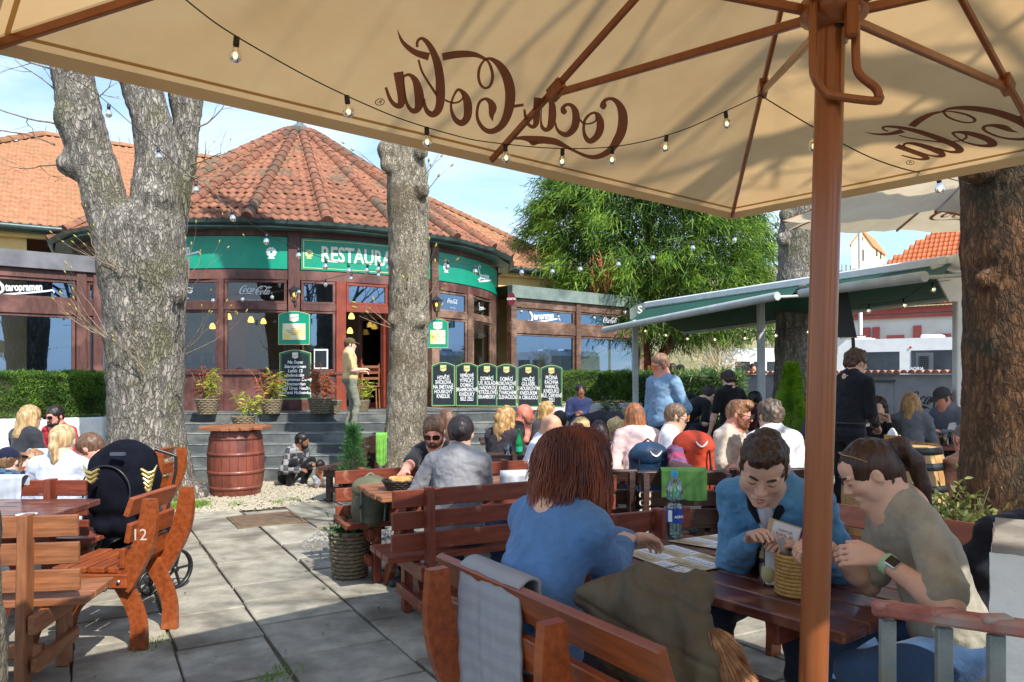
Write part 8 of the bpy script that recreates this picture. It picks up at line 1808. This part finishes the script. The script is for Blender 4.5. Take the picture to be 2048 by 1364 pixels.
# ---- basket with cutlery, menu stand, salt, ashtray
ROPE = mat('rope_jute', srgb(176,132,70), srgb(204,164,98), .85, scale=60, bump=.7, bdist=.004)
def rope_basket(label, c, r0, h, rows=11, cut=True, group='rope baskets holding napkins'):
    o = empty('rope_basket', c, label, 'basket', group)
    for i in range(rows):
        z = h*(i+.5)/rows; b = MB(); rr = r0*(1+.02*math.sin(i)); b.tube([(c[0]+math.cos(a)*rr, c[1]+math.sin(a)*rr, c[2]+z) for a in np.linspace(0, 6.2832, 29)], h/rows*.56, 7, 0, cap=False); b.build('rope_coil', [ROPE], o)
    b = MB(); b.lathe([(0,.004),(r0-.004,.004)], c, 16); b.build('base', [ROPE], o); return o
bc = on_table(1590,1158); bc = Vector((X(1592,2.72),2.72,TBL)); rope_basket('tall woven rope basket with knives and red checked napkins beside the umbrella pole', bc, .068, .148)
nk = empty('napkin', bc+Vector((.03,0,.13)), 'red and white gingham napkin standing in the rope basket', 'napkin'); GING = check_mat('gingham', srgb(206,44,60), srgb(232,226,226), 60)
for k, (dx, dy, a) in enumerate(((.020,-.02,.25),(.035,.0,-.1),(.045,.02,.1))):
    b = MB(); M = Matrix.Translation(bc+Vector((dx,dy,.165))) @ Matrix.Rotation(a,4,'Y') @ Matrix.Rotation(R_(90),4,'X'); b.prism([(-.03,-.07),(.035,-.07),(.04,.02),(.012,.065),(-.02,.03)], M, .006); b.build('fold', [GING if k < 2 else WPAINT], nk)
for k, (dx, dy, a) in enumerate(((-.035,-.01,-.35),(-.022,.01,-.28),(-.04,.02,-.42))):
    b = MB(); M = Matrix.Translation(bc+Vector((dx,dy,.12))) @ Matrix.Rotation(a,4,'Y'); b.box(M @ Matrix.Translation((0,0,.03)), .014,.003,.12,0,.001); o = b.build('knife', [METAL]); tag(o, 'steel table knife handle sticking out of the near rope basket, %s' % ('frontmost','middle','rearmost')[k], 'knife', 'cutlery in the near rope basket')
ms = empty('menu_stand', (X(1556,2.82),2.80,TBL), 'black menu stand with kraft-backed white drinks card behind the rope basket', 'menu stand'); c = Vector((X(1552,2.80),2.80,TBL+.085)); n_ = (-.55,-1,0)
M = face_frame(c, n_); b = MB(); b.box(M @ Matrix.Translation((.02,0,-.012)), .13,.17,.010,0,.002); b.build('holder', [mat('holder_black', srgb(28,44,36), rough=.35)], ms); b = MB(); b.box(M @ Matrix.Translation((.02,.0,-.004)), .12,.155,.003); b.build('inner_sheet', [WPAINT], ms)
M2 = face_frame(c+Vector((.02,.01,.08)), n_) @ Matrix.Rotation(R_(-14),4,'Z'); b = MB(); b.box(M2, .12,.16,.004); b.build('kraft_board', [MENUP], ms); b = MB(); b.box(M2 @ Matrix.Translation((.008,.0,.003)), .098,.15,.002); b.build('drinks_card', [MENUW], ms); put('lettering', text_mesh('NÁPOJE\nKofola  45\nPivo  59\nLimo  49\nVíno  65\nČaj  40', .015, INK, ext=.0002), M2 @ Matrix.Translation((.008,.01,.0045)), ms)
sa = empty('salt_shaker', on_table(1523,1140), 'glass salt shaker with steel cap beside the ashtray', 'salt shaker'); c = on_table(1523,1142); b = MB(); b.lathe([(0,.0),(.020,.0),(.018,.02),(.016,.045),(.018,.062)], c, 8, 0, False); b.build('glass', [CLEAR], sa); b = MB(); b.lathe([(.0,.003),(.017,.003),(.0145,.038),(0,.038)], c, 8); b.build('salt', [WPAINT], sa); b = MB(); b.lathe([(.019,.062),(.020,.075),(.012,.085),(0,.087)], c, 14); b.build('cap', [METAL], sa)
ash = empty('ashtray', on_table(1500,1127), 'round clear glass ashtray next to the salt shaker', 'ashtray'); c = on_table(1500,1128); b = MB(); b.lathe([(0,.004),(.045,.004),(.050,.032),(.058,.034),(.060,.0),(0,.0)], c, 24); b.build('dish', [glass_mat('thick_glass', (.86,.9,.9), .6, .03, .14)], ash)
th = empty('tealight_jar', on_table(1541,1150), 'cream round jar between salt shaker and menu stand', 'jar'); c = Vector((X(1541,2.84),2.84,TBL)); b = MB(); b.lathe([(0,0),(.026,0),(.036,.03),(.036,.06),(.024,.085),(.02,.09),(0,.09)], c, 20); b.build('body', [solid('jar_cream', (196,190,140), .3)], th); b = MB(); b.tube([c+Vector((0,0,.088)), c+Vector((.003,0,.11)), c+Vector((.02,0,.118))], .0028, 6); b.build('wire_hook', [RIM], th)
ph = empty('phone', on_table(1712,1142), 'black smartphone in a silver-edged case lying on the foreground table', 'phone'); c = on_table(1715,1146); M = Matrix.Translation(c+Vector((0,0,.006))) @ Matrix.Rotation(R_(38),4,'Z'); b = MB(); b.box(M, .15,.076,.009,0,.003); b.build('case', [mat('phone_case_silver', srgb(150,148,160), srgb(186,184,196), .25, metal=.5)], ph); b = MB(); b.box(M @ Matrix.Translation((0,0,.0052)), .142,.069,.0015); b.build('screen', [LENS], ph)
ph2 = empty('wallet', on_table(1655,1130), 'dark flat wallet under the hands of the woman in beige', 'wallet'); b = MB(); b.box(Matrix.Translation(on_table(1668,1128)+Vector((0,0,.008))) @ Matrix.Rotation(R_(30),4,'Z'), .12,.09,.014,0,.004); b.build('leather', [solid('leather_dark', (40,26,22), .5)], ph2)
# ---- middle table: black basket with flatbread, plate
c = G(801,966,TBL) ; c = Vector((X(803,5.2),5.2,TBL)); fb2 = empty('food_basket', c, 'black woven basket of golden flatbread on the middle table', 'basket'); BW = mat('weave_black', srgb(34,26,22), srgb(70,56,46), .7, scale=70, bump=.8)
for i in range(5):
    b = MB(); rr = .085+.028*i/4; b.tube([(c.x+math.cos(a)*rr*1.15, c.y+math.sin(a)*rr, c.z+.008+i*.014+.003*math.sin(a*14+i*3)) for a in np.linspace(0,6.2832,50)], .008, 6, 0, cap=False); b.build('weave_band', [BW], fb2)
b = MB(); b.lathe([(0,.01),(.09,.01)], c, 16); b.build('base', [BW], fb2)
S = SDF(); 
for k in range(7): a = k*.9; S.ell((c.x+math.cos(a)*.045*(k > 0), c.y+math.sin(a)*.04*(k > 0), c.z+.070+.008*math.sin(k*2)), (.05,.045,.016), k=.012)
br = sdf_obj('flatbread', S, .007, [mat('bread_golden', srgb(206,140,60), srgb(240,196,120), .6, scale=24, bump=.3)], None, disp=lambda v: .004*fbm(v*50,2)); tag(br, 'golden flatbread pieces filling the black woven basket', 'bread')
pl = empty('plate', (X(835,5.25),5.3,TBL), 'white plate with red garnish beside the food basket', 'plate'); c = Vector((X(838,5.3),5.3,TBL)); b = MB(); b.lathe([(0,.004),(.07,.004),(.12,.018),(.12,.014),(.07,.0),(0,.0)], c, 28); b.build('dish', [WPAINT], pl); b = MB(); b.lathe([(0,.035),(.018,.028),(.022,.015),(.012,.004),(0,.004)], c+Vector((.06,-.02,.006)), 10); b.build('tomato', [solid('tomato', (190,30,26), .3)], pl)
# glasses and green bottle further back
def tumbler(label, px, py, Z, r0=.035, h=.10, liq=None, grp='drinks glasses'):
    c = Vector((X(px,Z),Z,TBL)); o = empty('drinking_glass', c, label, 'glass', grp); b = MB(); b.lathe([(0,.008),(r0*.86,.006),(r0,h),(r0*.94,h),(r0*.8,.014),(0,.014)], c, 16); b.build('glass', [CLEAR], o)
    if liq: b = MB(); b.lathe([(0,.012),(r0*.8,.012),(r0*.9,h*.75),(0,h*.75)], c, 14); b.build('drink', [liq], o)
tumbler('faceted water glass on the very dark table left of the green bottle', 1016, 895, 7.35, .045, .12); COLA = solid('cola_drink', (50,22,12), .1); BEER = solid('beer_amber', (200,130,30), .15)
tumbler('short glass of dark drink behind the curly blonde woman', 1057, 870, 8.9, .04, .13, COLA); tumbler('dark beer glass near the man in the grey cap', 1904, 838, 8.4, .04, .16, COLA); tumbler('pale beer glass left of the dark beer by the man in the grey cap', 1888, 838, 8.4, .035, .14, BEER)
c = Vector((X(1038,7.3),7.3,TBL)); gb_ = empty('green_bottle', c, 'slim green glass bottle standing next to the water glass', 'bottle'); b = MB(); b.lathe([(0,0),(.034,0),(.035,.13),(.03,.16),(.014,.20),(.013,.26),(.015,.262),(.015,.27),(0,.27)], c, 18); b.build('glass', [mat('bottle_green_glass', srgb(0,110,50), srgb(10,140,70), .08)], gb_); b = MB(); b.lathe([(.0356,.05),(.0356,.10)], c, 18); b.build('label_band', [solid('label_teal', (40,160,130), .4)], gb_)
rope_basket('woven rope napkin basket on top of the oak barrel', Vector((X(1781,6.25),6.22,.965)), .058, .085, 7); b = MB(); c = Vector((X(1781,6.25),6.22,1.05)); b.lathe([(.045,-.02),(.035,.02),(.012,.055),(0,.06)], c, 9, 0, False); o = b.build('napkin', [WPAINT]); tag(o, 'white paper napkin peeking out of the basket on the oak barrel', 'napkin')
rope_basket('small rope basket on the table of the man in the grey cap', Vector((X(1874,8.5),8.5,TBL)), .055, .10, 6)
cst = empty('coaster', G(32,1034,TBL), 'white beer mat on the table at the left edge', 'coaster'); c = Vector((X(30,4.15),4.25,TBL+.002)); b = MB(); b.lathe([(0,.004),(.055,.004),(.055,0),(0,0)], c, 20); b.build('card', [WPAINT], cst)
# ---- backpacks
def backpack(label, px, pytop, Z, w_, h, dpt, m, m2, seed, yaw=0, logo=True, droop=0):
    tz = H(pytop, Z); c = Vector((X(px,Z),Z,tz-h)); o = empty('backpack', c, label, 'backpack', 'hiking backpacks on the benches'); S = SDF(); R__ = rot(yaw); T = lambda p: np.array(c)+R__@np.array(p)
    S.ell(T((0,0,h*.42)), (w_*.50,dpt*.5,h*.42), R__, k=.03); S.ell(T((0,-.01,h*.75)), (w_*.46,dpt*.46,h*.26), R__, k=.05); S.ell(T((0,0,h*.16)), (w_*.46,dpt*.48,h*.18), R__, k=.04)
    sdf_obj('pack_body', S, .011, [m], o, disp=lambda v: .007*fbm(v*12,2))
    S = SDF(); S.ell(T((0,-.012,h*.78)), (w_*.48,dpt*.50,h*.235), R__, k=.01); S.ell(T((0,0,h*.46)), (w_,dpt,h*.16), R__, k=.004, op='-'); sdf_obj('lid', S, .010, [m], o, disp=lambda v: .007*fbm(v*11+3,2))
    for s_ in (-1,1):
        b = MB(); b.tube([Vector(T((s_*w_*.28,-dpt*.50,h*.75))), Vector(T((s_*w_*.30,-dpt*.56,h*.5))), Vector(T((s_*w_*.28,-dpt*.52,h*.2)))], .008, 6); b.build('strap', [m2], o)
        b = MB(); b.beam(T((s_*w_*.30,-dpt*.575,h*.52)), T((s_*w_*.30,-dpt*.575,h*.45)), .022, .012, (0,-1,0)); b.build('buckle', [BLACK], o)
    b = MB(); b.tube([Vector(T((-.04,dpt*.1,h*.98))), Vector(T((0,dpt*.12,h*1.05))), Vector(T((.04,dpt*.1,h*.98)))], .008, 6); b.build('grab_loop', [m2], o)
    if logo:
        b = MB(); M = face_frame(T((w_*.10,-dpt*.545,h*.83)), R__@np.array((0,-1,.25)));  l_, r__ = ribbon2d([(-.045,.022,.004),(-.028,-.002,.012),(0,-.018,.010),(.028,.002,.012),(.045,.026,.003)], 4); b.strip_prism([tuple(p) for p in l_], [tuple(p) for p in r__], M @ Matrix.Translation((0,0,.008)), .004); b.build('eagle_mark', [WHITE], o)
    return o
NAVY = mat('nylon_blue', srgb(20,46,72), srgb(32,66,96), .5, scale=6, bump=.4, bscale=16, bdist=.008); ORAN = mat('nylon_orange', srgb(178,52,24), srgb(200,68,34), .65, scale=6, bump=.3, bscale=16, bdist=.008); OLV = mat('nylon_olive', srgb(74,74,54), srgb(98,98,74), .55, scale=6, bump=.4, bscale=16, bdist=.008); DKN = cloth((26,28,36))
backpack('shiny navy blue hiking backpack with white wing mark, left of the orange one', 1297, 884, 5.75, .33, .46, .24, NAVY, DKN, 1)
backpack('bright orange hiking backpack with white wing mark standing on the bench', 1386, 862, 5.8, .34, .54, .25, ORAN, DKN, 2)
backpack('olive rolled travel pack with pale straps on the left end of the bench', 742, 952, 5.65, .30, .40, .26, OLV, cloth((120,124,110)), 3, yaw=.3, logo=False)
S = SDF(); S.cap(P(1350,905,5.6), P(1358,935,5.55), .06, .07, k=.03); sc = sdf_obj('scarf', S, .011, [stripe_mat('scarf_red_blue', srgb(170,50,60), srgb(74,84,130), 18)], None, disp=lambda v: .014*fbm(v*30,2)); tag(sc, 'red and blue striped scarf bundled between the two hiking backpacks', 'scarf')
bx = sdf_obj('bag', (lambda S: (S.cap(P(1347,935,5.5), P(1375,945,5.5), .055, .06, k=.03), S)[1])(SDF()), .011, [cloth((70,46,54))], None, disp=lambda v: .008*fbm(v*16,2)); tag(bx, 'small plum-coloured bag in front of the orange backpack', 'bag')
# ---- pushchair
pc = empty('pushchair', (X(262,5.4),5.4,0), 'black pushchair with large hood and gold wing ornament beside the orange bench', 'pushchair'); FAB = mat('pram_fabric', srgb(10,12,20), srgb(18,20,32), 1.0, scale=12, bump=.3, bscale=90, bdist=.002, spec=.15); PFR = mat('pram_frame', (.015,.015,.017), (.03,.03,.033), .35)
ZP = 5.3; p_ = lambda px, py, dz=0: np.array(P(px, py, ZP+dz))
S = SDF(); 
for x_, y_, r_ in ((228,928,.13),(268,925,.13),(248,905,.09),(226,1000,.13),(272,1000,.13),(226,960,.14),(274,960,.14),(234,1042,.11),(268,1042,.11)): S.ell(p_(x_,y_,.05), (r_,.24,r_), k=.05)
S.ell(p_(250,965,.05), (.17,.27,.28), k=.06); sdf_obj('hood', S, .012, [FAB], pc, disp=lambda v: .003*fbm(v*9,2))
b = MB()

b = MB(); b.tube([Vector(p_(203+ i*0,1062,-.26)) if False else Vector(p_(250,970,.05))+Vector((math.cos(t)*.165, -.252-.012*math.sin(t), math.sin(t)*.17-.0)) for t in np.linspace(-.3,3.44,22)], .006, 5); b.build('piping', [PFR], pc)
b = MB(); b.beam(p_(222,908,-.24), p_(250,908,-.24), .03, .02); b.build('peek_window', [solid('zip_grey', (70,76,88), .5)], pc)
S = SDF(); S.ell(p_(262,1110,.1), (.17,.20,.13), k=.04); S.cap(p_(300,1030,.25), p_(322,1060,.3), .08, .07, k=.04); sdf_obj('basket_bag', S, .014, [FAB], pc, disp=lambda v: .008*fbm(v*9,2))
for a, c, nm in (((310,898,.1),(352,912,.15),'handlebar'),((352,912,.15),(352,940,.15),'frame_tube'),((352,940,.15),(318,1105,.1),'frame_tube'),((318,1105,.1),(345,1130,.05),'frame_tube'),((205,1050,-.1),(182,1170,.25),'frame_tube'),((215,1058,-.15),(330,1056,-.12),'cross_tube'),((318,1080,-.1),(300,1165,-.1),'frame_tube'),((205,925,-.05),(200,1090,-.1),'frame_tube')):
    b = MB(); b.tube([Vector(p_(*a)), Vector(p_(*c))], .0115, 8); b.build(nm, [PFR], pc)
for px, py, rr, dz in ((350,1124,.145,.10),(298,1174,.088,-.05),(182,1186,.078,.35),(235,1120,.12,.75)):
    c = Vector(p_(px, py, dz)); c.z = rr; c.y = ZP+dz; c.x = X(px, ZP+dz); M = Matrix.Translation(c) @ Matrix.Rotation(R_(62),4,'Z') @ Matrix.Rotation(R_(90),4,'X'); b = MB(); b.lathe([(rr*.86,-.016),(rr*.97,-.018),(rr,0),(rr*.97,.018),(rr*.86,.016),(rr*.86,-.016)], M, 28); wh = b.build('wheel', [BLACK], pc)
    b = MB()
    b.lathe([(0,-.02),(.022,-.02),(.022,.02),(0,.02)], M, 12)
    for k in range(5): a = 2*math.pi*k/5; b.beam(M @ Vector((math.cos(a)*.02,math.sin(a)*.02,0)), M @ Vector((math.cos(a)*rr*.87,math.sin(a)*rr*.87,0)), .012, .022, (M.to_3x3() @ Vector((0,0,1))))
    b.build('rim', [PFR], wh)
GOLDM = mat('gold_plastic', (.80,.58,.20), (.9,.68,.28), .22, metal=.9)
for side, px0 in ((1,290),(-1,190)):
    for k in range(5):
        b = MB(); y = 938+k*9; x0 = px0-side*8; l_, r__ = [], []; pts = [p_(x0+side*2*k,y,-.33), p_(x0+side*14,y+9,-.33), p_(x0+side*(26-2*k),y+5,-.31), p_(x0+side*(32-3*k),y-8,-.28)]
        b.tube([Vector(q) for q in pts], [.010,.014,.011,.004], 8)
        if side > 0 or k < 3: b.build('wing_feather', [GOLDM], pc)
# second pram hood in the crowd
S = SDF(); S.ell(P(1208,842,9.2), (.30,.3,.13), k=.02); h2 = empty('pushchair', (X(1208,9.2),9.2,0), 'black pushchair hood with folds behind the blonde children', 'pushchair'); sdf_obj('hood', S, .02, [FAB], h2, disp=lambda v: .02*np.sin(v[:,0]*30)*.4)
for dx in (-.2,.2): b = MB(); b.tube([Vector((X(1208,9.2)+dx,9.2,.15)), Vector((X(1208,9.2)+dx*.9,9.2,.92))], .012, 6); b.build('frame_tube', [PFR], h2); b = MB(); b.lathe([(0,-.02),(.13,-.02),(.13,.02),(0,.02)], Matrix.Translation((X(1208,9.2)+dx,9.2,.13)) @ Matrix.Rotation(R_(90),4,'Y'), 16); b.build('wheel', [BLACK], h2)
# planter greenery between trunk and table at the right
sh_ = empty('leafy_shrub', (X(1880,4.3),4.3,0), 'low leafy shrub between the brown-sweatered man and the right trunk', 'shrub'); r = np.random.default_rng(12); ctr = np.array((X(1895,4.3),4.3,.62)); pp = ctr+r.normal(size=(1500,3))*np.array((.13,.12,.12)); leaves('foliage', pp, unit(r.normal(size=(1500,3))+np.array((0,0,.6))), .05, .02, leafm('shrub_green', (70,84,36), (146,150,80), .35, 6), sh_, .2, 13)
b = MB()
for k in range(14): b.tube([(X(1895,4.3)+r.normal()*.03,4.3,.2), tuple(ctr+r.normal(size=3)*.12)], .004, 4)
tag(b.build('stems', [TWIG], sh_), kind='stuff'); b = MB(); b.box(Matrix.Translation((X(1895,4.3),4.3,.15)), .5,.3,.3,0,.02); b.build('trough', [mat('trough_white', srgb(190,188,180), rough=.7)], sh_)
bw2 = empty('wicker_planter', (X(1870,2.9),2.9,0), 'dark wicker hamper on the ground under the far bench at lower right', 'planter'); b = MB(); wicker(b, (X(1870,2.95),2.95,0), .14,.15,.24,10,20); b.build('wicker_pot', [mat('wicker_dark', srgb(44,36,30), srgb(84,72,60), .8, scale=40, bump=.6)], bw2)
print('script', round(time.time()-T0, 1), 'people', N_PEOPLE[0])
